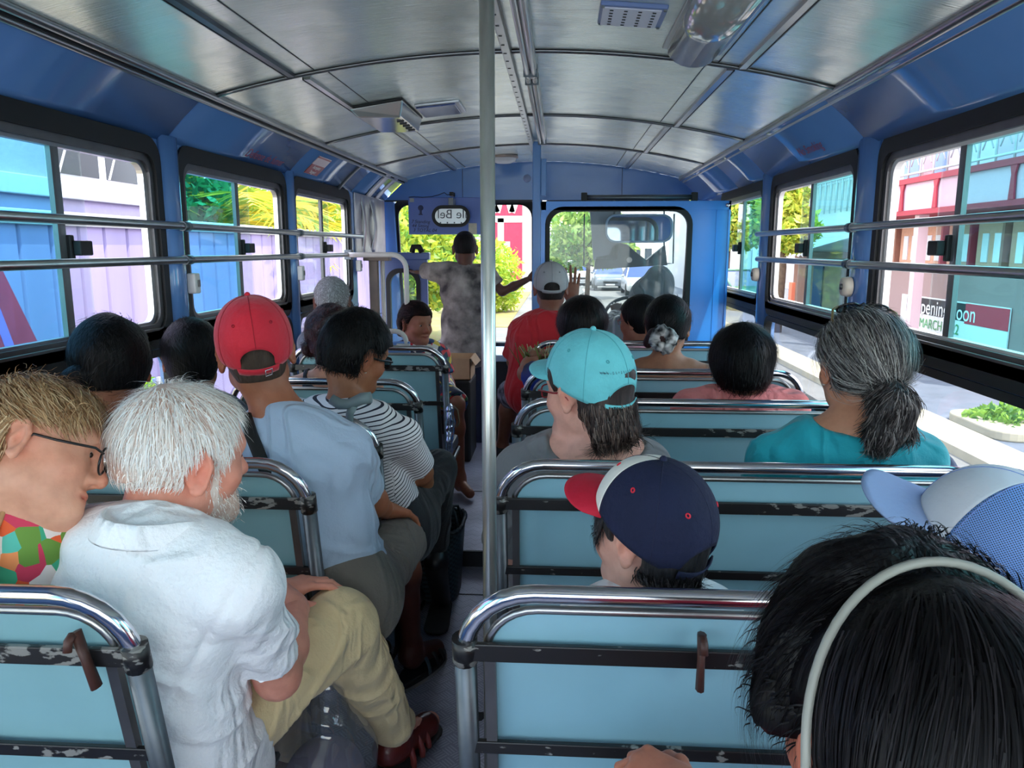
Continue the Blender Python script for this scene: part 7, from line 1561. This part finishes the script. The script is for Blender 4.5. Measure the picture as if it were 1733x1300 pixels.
# ---- 18  woman with the grey ponytail
def p_teal():
    H = Head(at(1457, 622, 1.83), 2, -2, 3, 1.03); P = seated(H, -4, neck=at(1447, 715, 1.77), sh=[at(1312, 778, 1.80), at(1552, 778, 1.80)], pel=(.68, 1.91, .52))
    s = make('woman with a grey ponytail, sunglasses on her head and a teal top', H, P, (206, 146, 116), 1.05, hh=.0042, h=.008)
    gm = mat('grey_streaked_hair', (62, 60, 62), .42, c2=(112, 108, 106), scale=40, stretch=(1, 1, .12), bump=.5, bscale=120)
    hair_shell(s, H, (.015, .014, .018), front=.06, side=.012, nape=-.05, bump_=(.003, 24), m=gm, seed=18, ear=-1)
    tie = np.array((.012, -.122, -.032)); cols = [(150, 146, 142), (110, 106, 104), (70, 66, 66), (190, 186, 178), (52, 48, 48)]
    strands(s, H, 6000, .10, cols, lambda p: tie-p, .0009, 8, .05, .10, lambda v: v[:, 2] > -.045, seed=3)
    F = Form(); F.cap(tie, (.012, -.16, -.06), .026, .034, .02); F.cap((.012, -.16, -.06), (.0, -.15, -.13), .036, .030, .02); F.cap((.01, -.155, -.07), (.055, -.15, -.12), .026, .012, .02); F.cap((.0, -.15, -.12), (-.01, -.135, -.155), .03, .012, .02); v, f = F.mesh(.005); N = vnormals(v, f); v = v+N*(vnoise(v*30)*.004)[:, None]; s.hair = np_mesh('ponytail', H.W(v), f, mat('dark_ponytail', (48, 44, 44), .42, c2=(84, 78, 76), scale=40, bump=.5, bscale=120), s.root); s.hv, s.hn = v, N
    strands(s, H, 2600, .055, [(84, 78, 76), (50, 46, 46), (130, 124, 120), (36, 32, 32)], lambda p: np.stack([p[:, 0]*6, -.2+0*p[:, 0], -1+0*p[:, 0]], 1), .0011, 6, .12, .16, seed=4, parent=s.hair)
    mb = MB(); mb.tube([H.w(tie[0]+.026*math.cos(a), tie[1]-.012, tie[2]+.026*math.sin(a)) for a in [2*PI*j/16 for j in range(16)]], .006, 8, closed=True); mb.build('hair_tie', mat('hair_tie_black', (18, 18, 20), .7), s.root)
    g = glasses(s, H, mat('dark_tortoise', (30, 26, 28), .25), .025, .85, SUNLENS, up=.0, fwd=.0, name='sunglasses', rim=.0026, tilt=58, temple=mat('gold_temple', (170, 140, 96), .3, .8)); q = H.R @ np.array((0, -.012, .020)); g.location = tuple(H.R @ np.array((0, -.034, .070)))
    e = MB(); e.ball(H.w(-.082, -.006, -.042), .004, 8); e.build('earring', mat('pearl', (0, 0, 0)), s.root)
    tl = fabric('teal_jersey', (14, 158, 172), .8, .15, .04); F = shirt_form(P, .013, 1.06, .62, .066); up = nrm(P.neck-P.pel); F.ell(P.neck-P.f*.01+up*.032, (.105, .12, .055), None, .012, 's'); s.garment('top', F, tl, .0066, (.007, 15, (.75, .1, .6)), seed=81); s.garment('trousers', trouser_form(P, .016, 1.5), fabric('grey_cotton', (120, 118, 124)), .013, None)
    b = empty('backpack', at(1585, 790, 1.88), 'navy backpack wedged beside the teal top under the right window', 'backpack'); B = mat('backpack_navy', (46, 58, 84), .7, var=.1, scale=18, bump=.3)
    c = at(1590, 810, 1.92); F = Form(); F.ell(c-V(.0, .0, .10), (.055, .10, .17), None, .02); v, f = F.mesh(.008); np_mesh('bag', v, f, B, b)
    MB().tube([at(1508, 738, 1.80), at(1535, 738, 1.80), at(1562, 752, 1.81), at(1578, 778, 1.83), at(1580, 800, 1.85)], .017, 8, flat=.5).build('strap', mat('backpack_strap', (84, 96, 120), .7), b)
p_teal()
# ---- 19  boy in the navy cap
def p_boy():
    H = Head(at(1100, 900, 1.15), 46, 0, 0, .875); P = seated(H, 14, g=.72, neck=at(1100, 1010, 1.15), shw=.15, pel=(.14, 1.24, .50), kn=[V(.02, 1.52, .50), V(.17, 1.52, .50)], an=[V(.02, 1.55, .2), V(.17, 1.55, .2)])
    s = make('boy in a navy cap with a red visor, face turned left', H, P, (226, 176, 158), .95, hh=.0034, look=(0, -.1))
    hair_shell(s, H, (.006, .009, .010), front=.035, side=-.012, nape=-.078, bump_=(.004, 26), m=mat('boy_hair', (22, 20, 22), .45, c2=(56, 52, 54), scale=34, stretch=(1, 1, .15), bump=.5, bscale=120), seed=19, ear=-1)
    hc = [(26, 22, 24), (48, 44, 46), (16, 14, 16), (80, 76, 78)]
    strands(s, H, 4200, .045, hc, lambda p: np.stack([p[:, 0]*1, -.2+0*p[:, 0], -1+0*p[:, 0]], 1), .001, 6, .06, .15, lambda v: (v[:, 2] < np.where(v[:, 1] < .0, -.045, -.02)), seed=3, droop=.05)
    for sx in (-1, 1):
      F = Form()
      for q, (y, l) in enumerate(((.095, .045), (.088, .06), (.076, .055), (.064, .07), (.05, .05))): x = sx*(.03+.012*q); F.cap((x*.95, y-.004, .03), (x*1.10, y+.002, .045-l), .007, .002, .009)
      v, f = F.mesh(.0032); o = np_mesh('fringe', H.W(v), f, mat('boy_hair', (0, 0, 0)), s.root); strands(s, H, 450, .03, hc, lambda p: np.stack([p[:, 0]*4, .3+0*p[:, 0], -1+0*p[:, 0]], 1), .0008, 5, .12, .25, seed=8, rootv=v, rootn=vnormals(v, f), parent=o)
    nv = mat('fabric_navy_cap', (14, 22, 56), .85, var=.08, scale=18, bump=.3, bscale=80); rd = mat('fabric_red_visor', (206, 20, 52), .75, bump=.2)
    cap_hat(s, H, nv, rd, front_m=mat('fabric_cream_panel', (236, 230, 220), .8, bump=.2), tilt=7, edge=(.052, -.040), seam=mat('navy_seam', (20, 26, 58), .8), button=nv, eyelet=mat('red_eyelet', (220, 36, 60), .6), rad=(.092, .115, .106), visor=.078, opening=True)
    s.garment('shirt', shirt_form(P, .012, .95, .6, .06), fabric('white_jersey', (236, 234, 236)), .007, None); F = Form(); up = nrm(P.neck-P.pel); F.cap(P.neck-up*.03, P.neck+up*.006, .052, .049, .02, clip=(up, (P.neck+up*.008) @ up)); s.garment('neckband', F, fabric('white_jersey', (0, 0, 0)), .005, None); s.garment('shorts', trouser_form(P, .016, .9), fabric('navy_cotton', (34, 40, 64)), .01, None)
p_boy()
# ---- 20  child in the mesh backed cap
def p_mesh():
    H = Head(at(1668, 935, 1.14), 58, 6, -6, .96); P = seated(H, 10, g=.78, shw=.15, pel=(.72, 1.24, .50), kn=[V(.62, 1.54, .5), V(.78, 1.54, .5)], an=[V(.62, 1.57, .18), V(.78, 1.57, .18)])
    s = make('person in a pale blue mesh backed cap at the right window', H, P, (206, 156, 132), .95, hh=.0042)
    hair_shell(s, H, (.006, .012, .016), front=.04, side=-.01, nape=-.075, bump_=(.004, 26), m=mat('boy_hair', (0, 0, 0)), seed=20); strands(s, H, 2600, .05, [(30, 26, 28), (70, 64, 62), (110, 100, 96), (20, 18, 20)], lambda p: np.stack([p[:, 0]*1, -.3+0*p[:, 0], -1+0*p[:, 0]], 1), .001, 6, .12, .2, lambda v: v[:, 2] < -.03, seed=5)
    m = bpy.data.materials.new('cap_mesh'); m.use_nodes = True; nt = m.node_tree; N = nt.nodes; L = nt.links; b = N['Principled BSDF']; b.inputs['Base Color'].default_value = S2L((120, 156, 214))+(1,); b.inputs['Roughness'].default_value = .6
    tc = N.new('ShaderNodeTexCoord'); mp = N.new('ShaderNodeMapping'); mp.inputs['Rotation'].default_value = (.5, .35, .6); mp.inputs['Scale'].default_value = (330, 330, 330); L.new(tc.outputs['Object'], mp.inputs[0]); sp = N.new('ShaderNodeSeparateXYZ'); L.new(mp.outputs[0], sp.inputs[0]); o = None
    def M(op, a, c): n = N.new('ShaderNodeMath'); n.operation = op; L.new(a, n.inputs[0]); (L.new(c, n.inputs[1]) if not isinstance(c, float) else setattr(n.inputs[1], 'default_value', c)); return n.outputs[0]
    fx = M('GREATER_THAN', M('FRACT', sp.outputs[0], 0.0), .42); fy = M('GREATER_THAN', M('FRACT', sp.outputs[2], 0.0), .42); h = M('MULTIPLY', fx, fy); h2 = M('MULTIPLY', h, .85); tr = N.new('ShaderNodeBsdfTransparent'); mx = N.new('ShaderNodeMixShader'); L.new(h2, mx.inputs[0]); L.new(b.outputs[0], mx.inputs[1]); L.new(tr.outputs[0], mx.inputs[2]); L.new(mx.outputs[0], N['Material Output'].inputs[0])
    bl = mat('fabric_pale_blue', (142, 166, 210), .75, var=.05, scale=20, bump=.25, sheen=.1)
    cap_hat(s, H, bl, mat('fabric_blue_visor', (150, 172, 212), .75, bump=.2), front_m=mat('fabric_pale_front', (206, 208, 214), .75, bump=.2), mesh_m=m, tilt=18, edge=(.025, -.040), seam=mat('pale_blue_seam', (130, 150, 206), .8), rad=(.093, .117, .108), visor=.092, button=bl)
    s.garment('shirt', shirt_form(P, .012, .95, .6, .06), fabric('grey_blue_jersey', (110, 126, 150)), .009, None); s.garment('shorts', trouser_form(P, .016, .9), fabric('navy_cotton', (34, 40, 64)), .012, None)
p_mesh()
# ---- 21  girl with the headband, nearest of all
def p_girl():
    H = Head(at(1562, 1272, .50), 8, -4, 4, 1.0)
    P = seated(H, 4, g=.88, pel=(H.p[0]+.01, .50, .52), el=[V(.10, .62, .72), V(.42, .62, .70)], wr=[at(1176, 1350, .80), V(.33, .80, .60)], kn=[V(.14, .80, .52), V(.36, .82, .53)], an=[V(.14, .84, .1), V(.36, .84, .1)])
    s = make('person with thick black hair and a thin pale headband, nearest the camera', H, P, (190, 120, 96), .95, hh=.0042, hands={-1: dict(d=(-.75, .55, .05), pn=(0, .2, -1), curl=(1.0, 1.05, 1.1, 1.2), thumb=.9)})
    hm = mat('black_hair_near', (7, 6, 8), .42, spec=.2, c2=(16, 15, 18), scale=26, stretch=(1, 1, .12), bump=.4, bscale=90)
    hair_shell(s, H, (.008, .014, .018), front=.05, side=-.0, nape=-.10, bump_=(.003, 20), m=hm, seed=21, ear=-1)
    F = Form(); F.ell((0, .050, .030), (.108, .058, .118), None, .03); v, f = F.mesh(.006, extra=lambda D, G: np.maximum(np.maximum(D, .006-G[..., 1]), -.005-G[..., 2])); N = vnormals(v, f); o = np_mesh('front_hair', H.W(v+N*(vnoise(v*30)*.005)[:, None]), f, hm, s.root); hv0, hn0 = v, N
    F = Form(); F.ell((0, -.05, -.06), (.085, .065, .09), None, .03); F.cap((0, -.07, -.1), (.0, -.075, -.17), .07, .05, .03); v, f = F.mesh(.006); N = vnormals(v, f); o = np_mesh('hair_back', H.W(v), f, hm, s.root)
    cols = [(9, 8, 10), (20, 18, 21), (34, 31, 34), (6, 5, 7)]
    strands(s, H, 9000, .085, cols, lambda p: np.stack([p[:, 0]*4, -.5-3*p[:, 1], -.9+0*p[:, 0]], 1), .0007, 8, .03, .10, lambda v: (v[:, 1] < -.012) & ~((v[:, 0] < -.05) & (v[:, 2] < .0) & (v[:, 1] > -.03)), seed=3)
    strands(s, H, 3200, .06, cols, lambda p: np.stack([p[:, 0]*9, .35+0*p[:, 0], -.5+0*p[:, 0]], 1), .0006, 7, .08, .18, lambda v: v[:, 2] > -.0, seed=4, curl=.03, rootv=hv0, rootn=hn0)
    s.hv, s.hn = v, N; strands(s, H, 2500, .09, cols, lambda p: np.stack([p[:, 0]*1, -.1+0*p[:, 0], -1+0*p[:, 0]], 1), .0007, 6, .04, .1, seed=7, parent=o)
    mb = MB(); pts = [H.w(math.cos(a)*.1035, -.034+.040*max(0, math.sin(a)), .016+math.sin(a)*(.1200 if math.sin(a) > 0 else .085)) for a in [R(-32+244*j/40) for j in range(41)]]; mb.tube(pts, [.0034]*41, 8, flat=1.0); mb.build('headband', mat('headband_grey', (150, 150, 142), .45), s.root)
    s.garment('shirt', shirt_form(P, .013, .95, 1.7, .056), fabric('crimson_jersey', (214, 26, 60), .8, .2, .05), .0075, (.003, 20, (.5, .2, .8)), seed=91); s.garment('trousers', trouser_form(P, .018, 1.5, 1.0, 1.0, .074), fabric('navy_cotton', (34, 40, 64)), .0095, None)
p_girl()
# ---- 16  driver beyond the partition
def p_driver():
    H = Head(at(1113, 492, 5.02), 6, 0, 0, 1.05); P = seated(H, 6, base=.12, shw=.2, el=[V(.28, 5.14, .85), V(.80, 5.14, .85)], wr=[V(.40, 5.40, .95), V(.70, 5.40, .95)], pel=(.56, 5.03, .68), kn=[V(.42, 5.40, .62), V(.66, 5.40, .62)], an=[V(.42, 5.45, .2), V(.66, 5.45, .2)])
    s = make('driver in a dark hooded jacket seen through the partition window', H, P, (80, 56, 48), 1.15, hands={-1: dict(d=(0, .5, .8), pn=(0, .8, -.4), curl=(1.1,)*4), 1: dict(d=(0, .5, .8), pn=(0, .8, -.4), curl=(1.1,)*4)})
    dm = fabric('dark_teal_jacket', (40, 50, 58), .7, .2, .1); F = Form(); F.ell(H.w(0, -.01, .03), (.105, .12, .135), None, .03); F.ell(H.w(-.10, -.03, -.03), (.075, .1, .11), None, .05); F.ell(H.w(0, .13, .0), (.08, .08, .11), None, .03, 's'); F.cap(H.w(-.06, -.02, -.06), H.w(-.17, -.02, -.2), .10, .10, .06); s.garment('hood', F, dm, .009, (.004, 14, (0, 0, 1)))
    F = shirt_form(P, .03, 1.15, 1.6, .08); s.garment('jacket', F, dm, .011, (.004, 14, (.3, 0, 1))); s.garment('trousers', trouser_form(P, .016, 1.5), fabric('black_cotton', (26, 26, 30)), .013, None)
    r = empty('steering_wheel', (.50, 5.44, .92), 'black steering wheel before the driver', 'steering wheel'); c = V(.53, 5.46, .93); a = V(1, 0, 0); b = nrm(V(0, .75, .66)); mb = MB(); mb.tube([c+(a*math.cos(x)+b*math.sin(x))*.21 for x in [2*PI*j/40 for j in range(40)]], .013, 8, closed=True); mb.build('rim', BLACKR, r)
    for x in (90, 210, 330): MB().tube([c, c+(a*math.cos(R(x))+b*math.sin(R(x)))*.2], .009, 6).build('spoke', BLACKR, r)
    MB().tube([c-V(0, 0, .02), c+V(0, .12, -.3)], .03, 10).build('column', DARK, r); MB().ball(c, (.05, .03, .04), 14).build('hub', BLACKR, r)
    ds = empty('driver_seat', (.56, 4.9, .07), 'dark driver seat behind the partition', 'seat'); MB().box(.34, .80, 4.80, 4.9, .55, 1.0).build('backrest', VINYL, ds, .03); MB().box(.34, .80, 4.86, 5.28, .5, .58).build('cushion', VINYL, ds, .03); MB().box(.42, .72, 4.9, 5.2, .07, .5).build('pedestal', DARK, ds, .01)
p_driver()
# ================================================================== LOOSE THINGS
def woven_basket():
    c = atz(733, 935, .0); c = V(-.50, 2.98, 0); r = empty('woven_basket', (c[0], c[1], 0), 'dark green woven plastic basket standing in the aisle', 'basket')
    m, nt, b = nodes_of('woven_plastic'); N = nt.nodes; L = nt.links; b.inputs['Base Color'].default_value = S2L((34, 48, 54))+(1,); b.inputs['Roughness'].default_value = .45
    tc = N.new('ShaderNodeTexCoord'); ck = N.new('ShaderNodeTexChecker'); ck.inputs['Scale'].default_value = 1; uvx = N.new('ShaderNodeAttribute'); uvx.attribute_name = 'weave'; L.new(uvx.outputs['Vector'], ck.inputs['Vector'])
    bp = N.new('ShaderNodeBump'); bp.inputs['Strength'].default_value = .9; bp.inputs['Distance'].default_value = .006; L.new(ck.outputs['Fac'], bp.inputs['Height']); L.new(bp.outputs[0], b.inputs['Normal'])
    cr = N.new('ShaderNodeMixRGB'); cr.inputs[1].default_value = S2L((30, 42, 48))+(1,); cr.inputs[2].default_value = S2L((62, 80, 86))+(1,); L.new(ck.outputs['Fac'], cr.inputs[0]); L.new(cr.outputs[0], b.inputs['Base Color'])
    n = 72; rows = 30; vs = []; uv = []
    for j in range(rows+1):
        t = j/rows; hw, hd = .095+.02*t, .13+.02*t
        for k in range(n):
            a = 2*PI*k/n; e = .55; x = math.copysign(abs(math.cos(a))**e, math.cos(a))*hw; y = math.copysign(abs(math.sin(a))**e, math.sin(a))*hd; bul = 1+.0*math.sin(t*PI); zz = .005+.30*t+(.008*(k % 3 == 0) if j == rows else 0); vs.append((c[0]+x*bul, c[1]+y*bul, zz)); uv.append((k/2.0, j/1.0, 0))
    fs = [(j*n+k, j*n+(k+1) % n, (j+1)*n+(k+1) % n, (j+1)*n+k) for j in range(rows) for k in range(n)]
    o = np_mesh('basket_wall', vs, fs, m, r); a = o.data.attributes.new('weave', 'FLOAT_VECTOR', 'POINT'); a.data.foreach_set('vector', np.array(uv, np.float32).ravel()); q = o.modifiers.new('t', 'SOLIDIFY'); q.thickness = .006
    MB().prism([(c[0]+math.cos(2*PI*k/32)*.09, c[1]+math.sin(2*PI*k/32)*.12, .004) for k in range(32)], (0, 0, .01)).build('base', m, r)
    mb = MB(); pts = []
    for k in range(n): v = vs[rows*n+k]; pts.append((v[0], v[1], .307+.006*(k % 3 == 0)))
    mb.tube(pts, .0085, 6, closed=True); mb.build('rim', m, r)
    for s in (-1, 1): MB().tube([(c[0]+s*.1, c[1]-.05, .30), (c[0]+s*.085, c[1]-.045, .36), (c[0]+s*.06, c[1], .375), (c[0]+s*.085, c[1]+.045, .36), (c[0]+s*.1, c[1]+.05, .30)], .006, 8).build('handle', m, r)
woven_basket()
def carton():
    Y = 4.72; p0 = at(742, 643, Y); p1 = at(784, 607, Y); r = empty('cardboard_box', ((p0[0]+p1[0])/2, Y+.1, p0[2]), 'open brown cardboard box standing on the black engine cover', 'box'); K = mat('cardboard', (196, 160, 124), .8, var=.05, scale=14)
    x0, x1, z0, z1 = p0[0], p1[0]+.045, p0[2], p1[2]; t = .005; y0, y1 = Y, Y+.26
    MB().box(x0, x1, y0, y0+t, z0, z1).box(x0, x1, y1-t, y1, z0, z1).box(x0, x0+t, y0, y1, z0, z1).box(x1-t, x1, y0, y1, z0, z1).box(x0, x1, y0, y1, z0, z0+t).build('carton', K, r)
    mb = MB(); mb.add([(x1, y0, z1), (x1, y1, z1), (x1+.035, y1, z1-.05), (x1+.03, y0, z1-.045)], [(0, 1, 2, 3)]); o = mb.build('flap', K, r); q = o.modifiers.new('t', 'SOLIDIFY'); q.thickness = .004
    MB().box(x1+.0005, x1+.002, y0+.02, y1-.02, z1-.03, z1-.002).build('tape', mat('clear_tape', (226, 216, 204), .15), r)
    e = empty('engine_cover', (-.62, 4.85, .07), 'black engine cover box in the gangway under the cardboard box', 'engine cover'); MB().box(x0-.06, x1-.0, Y-.03, Y+.32, .07, z0-.002).build('cover', mat('engine_black', (16, 16, 18), .6), e, .015)
carton()
def plastic_bag():
    c = at(545, 1225, 1.62); r = empty('plastic_bag', (c[0], c[1], .0), 'clear plastic bag with purple things on the floor beside the white shirt', 'bag'); F = Form(); F.ell((c[0], c[1], .17), (.13, .15, .16), None, .05); F.cap((c[0], c[1], .25), (c[0]+.02, c[1], .40), .08, .03, .05); v, f = F.mesh(.01); N = vnormals(v, f); v = wrinkle(v, N, .012, 12, (.5, .3, .8), 5); v[:, 2] = np.maximum(v[:, 2], .003)
    m = glass('clear_film', (.86, .86, .9), .35, .10); np_mesh('film', v, f, m, r); F = Form(); F.ell((c[0], c[1], .14), (.10, .11, .11), None, .05); v, f = F.mesh(.012); np_mesh('contents', v, f, mat('purple_grey_cloth', (104, 92, 116), .8, var=.2, scale=14), r)
plastic_bag()
def tote():
    c = at(762, 712, 3.42); r = empty('foil_bag', c-V(0, 0, .12), 'shiny silver blue bag hanging at the aisle end of the tall left seat', 'bag'); m = mat('foil', (180, 196, 220), .15, .8, bump=.5, bscale=12); F = Form(); F.ell(c, (.022, .05, .085), None, .02); F.ell(c-V(0, .05, .11), (.016, .04, .06), None, .03); v, f = F.mesh(.006); N = vnormals(v, f); np_mesh('bag', wrinkle(v, N, .006, 30, (0, 0, 1), 3), f, m, r)
    MB().tube([c+V(.015, 0, .07), c+V(.035, 0, .05), c+V(.04, .01, -.01), c+V(.03, 0, -.03)], .004, 6).build('cord', mat('old_cord', (120, 110, 90), .7), r)
tote()
def dark_bag():
    c = V(-.17, 3.25, .07); r = empty('black_bag', (-.2, 3.35, .07), 'black bag with pale handles on the floor behind the grab pole', 'bag'); F = Form(); F.ell((-.155, 3.42, .20), (.05, .12, .125), None, .02); v, f = F.mesh(.009); N = vnormals(v, f); np_mesh('bag', wrinkle(v, N, .008, 16, (0, 0, 1), 2), f, mat('black_nylon', (22, 22, 24), .5, bump=.3), r)
    MB().tube([(-.19, 3.30, .26), (-.215, 3.28, .18), (-.21, 3.29, .10), (-.19, 3.30, .08)], .006, 8).build('handle', mat('pale_handle', (206, 200, 180), .6), r)
dark_bag()
# things in the driver's cab
def cab():
    Y = 5.45
    p0, p1 = at(1004, 440, Y), at(1046, 362, Y); r = empty('sun_visor', ((p0[0]+p1[0])/2, Y, p0[2]), 'grey sun visor board hanging in the cab, left of the cab mirror', 'sun visor'); MB().prism([(p0[0]-.03, Y, p1[2]+.02), (p0[0], Y, p0[2]+.0), (p1[0], Y, p0[2]), (p1[0]+.02, Y, p0[2]+.05), (p1[0]+.02, Y, p1[2]+.02)], (0, .012, 0)).build('board', mat('visor_grey', (136, 142, 150), .5), r, .006)
    MB().box(p0[0]-.03, p1[0]+.02, Y, YF, p1[2]+.02, p1[2]+.03).build('hinge', STEEL, r)
    q0, q1 = at(1024, 411, Y-.06), at(1140, 362, Y-.06); m = empty('cab_mirror', ((q0[0]+q1[0])/2, Y-.06, q0[2]), 'wide rounded interior mirror above the driver, showing a face and a green top', 'mirror'); lp = [(p[0], Y-.06, p[1]) for p in rrect(q0[0], q1[0], q0[2], q1[2], .07, 6)]; 
    MB().ring(lp, [(p[0], Y-.06, p[1]) for p in rrect(q0[0]+.014, q1[0]-.014, q0[2]+.014, q1[2]-.014, .06, 6)], (0, .03, 0)).build('rim', mat('cab_rim', (120, 150, 176), .3), m, .003); MB().prism([(p[0], Y-.05, p[1]) for p in rrect(q0[0]+.01, q1[0]-.01, q0[2]+.01, q1[2]-.01, .06, 6)], (0, .006, 0)).build('mirror_glass', mat('cab_mirror_glass', (150, 160, 176), .03, 1.0), m); MB().prism([(p[0], Y-.042, p[1]) for p in rrect(q0[0], q1[0], q0[2], q1[2], .07, 6)], (0, .02, 0)).build('mirror_back', BLACKR, m)
    for u in (1040, 1125): t = at(u, 362, Y-.06); MB().tube([(t[0], Y-.03, t[2]-.01), (t[0], Y, t[2]+.1), (t[0], YF, t[2]+.14)], .007, 6).build('bracket', STEEL, m)
    b = empty('cab_locker', at(1068, 455, Y), 'dark grey locker panel with a small round emblem hanging below the cab mirror', 'locker'); s = [at(u, v, Y) for u, v in ((1006, 456), (1130, 449), (1126, 414), (1094, 440), (1078, 428), (1062, 414), (1046, 410), (1036, 416), (1030, 430), (1008, 434))]; MB().prism([(p[0], Y, p[2]) for p in s], (0, .08, 0)).build('panel', mat('cab_dark', (52, 56, 64), .5), b, .006); e = at(1065, 440, Y); MB().lathe([(.0, -.004), (.017, -.004), (.02, 0)], (e[0], Y, e[2]), 16, 'y').build('emblem', CREAM, b)
    for u in (1012, 1124): t = at(u, 440, Y+.05); MB().tube([(t[0], Y+.06, t[2]), (t[0], Y+.1, t[2]+.2), (t[0], YF, t[2]+.32)], .008, 6).build('hanger', STEEL, b)
    w = empty('wiper_arm', at(989, 450, YF+.05), 'thin black frame rods against the windscreen right of the grey cap', 'rod'); MB().tube([at(989, 362, YF+.02), at(988, 449, YF+.02), at(1004, 450, YF+.02)], .006, 6).build('rod', BLACKR, w); MB().tube([at(1141, 362, YF+.02), at(1139, 446, YF+.02), at(1128, 446, YF+.02)], .006, 6).build('rod', BLACKR, w)
cab()
# grime patch on the aisle floor
o = MB().prism([(-.235+.022*math.cos(a)*(1+.3*math.sin(3*a)), 2.12+.028*math.sin(a)*(1+.25*math.cos(2*a)), .0) for a in [2*PI*j/18 for j in range(18)]], (0, 0, .0015)).build('floor_stain', mat('stain_dark', (50, 48, 50), .8)); tag(o, 'dark stain on the tread plate floor left of the nearest right seat', 'stain')
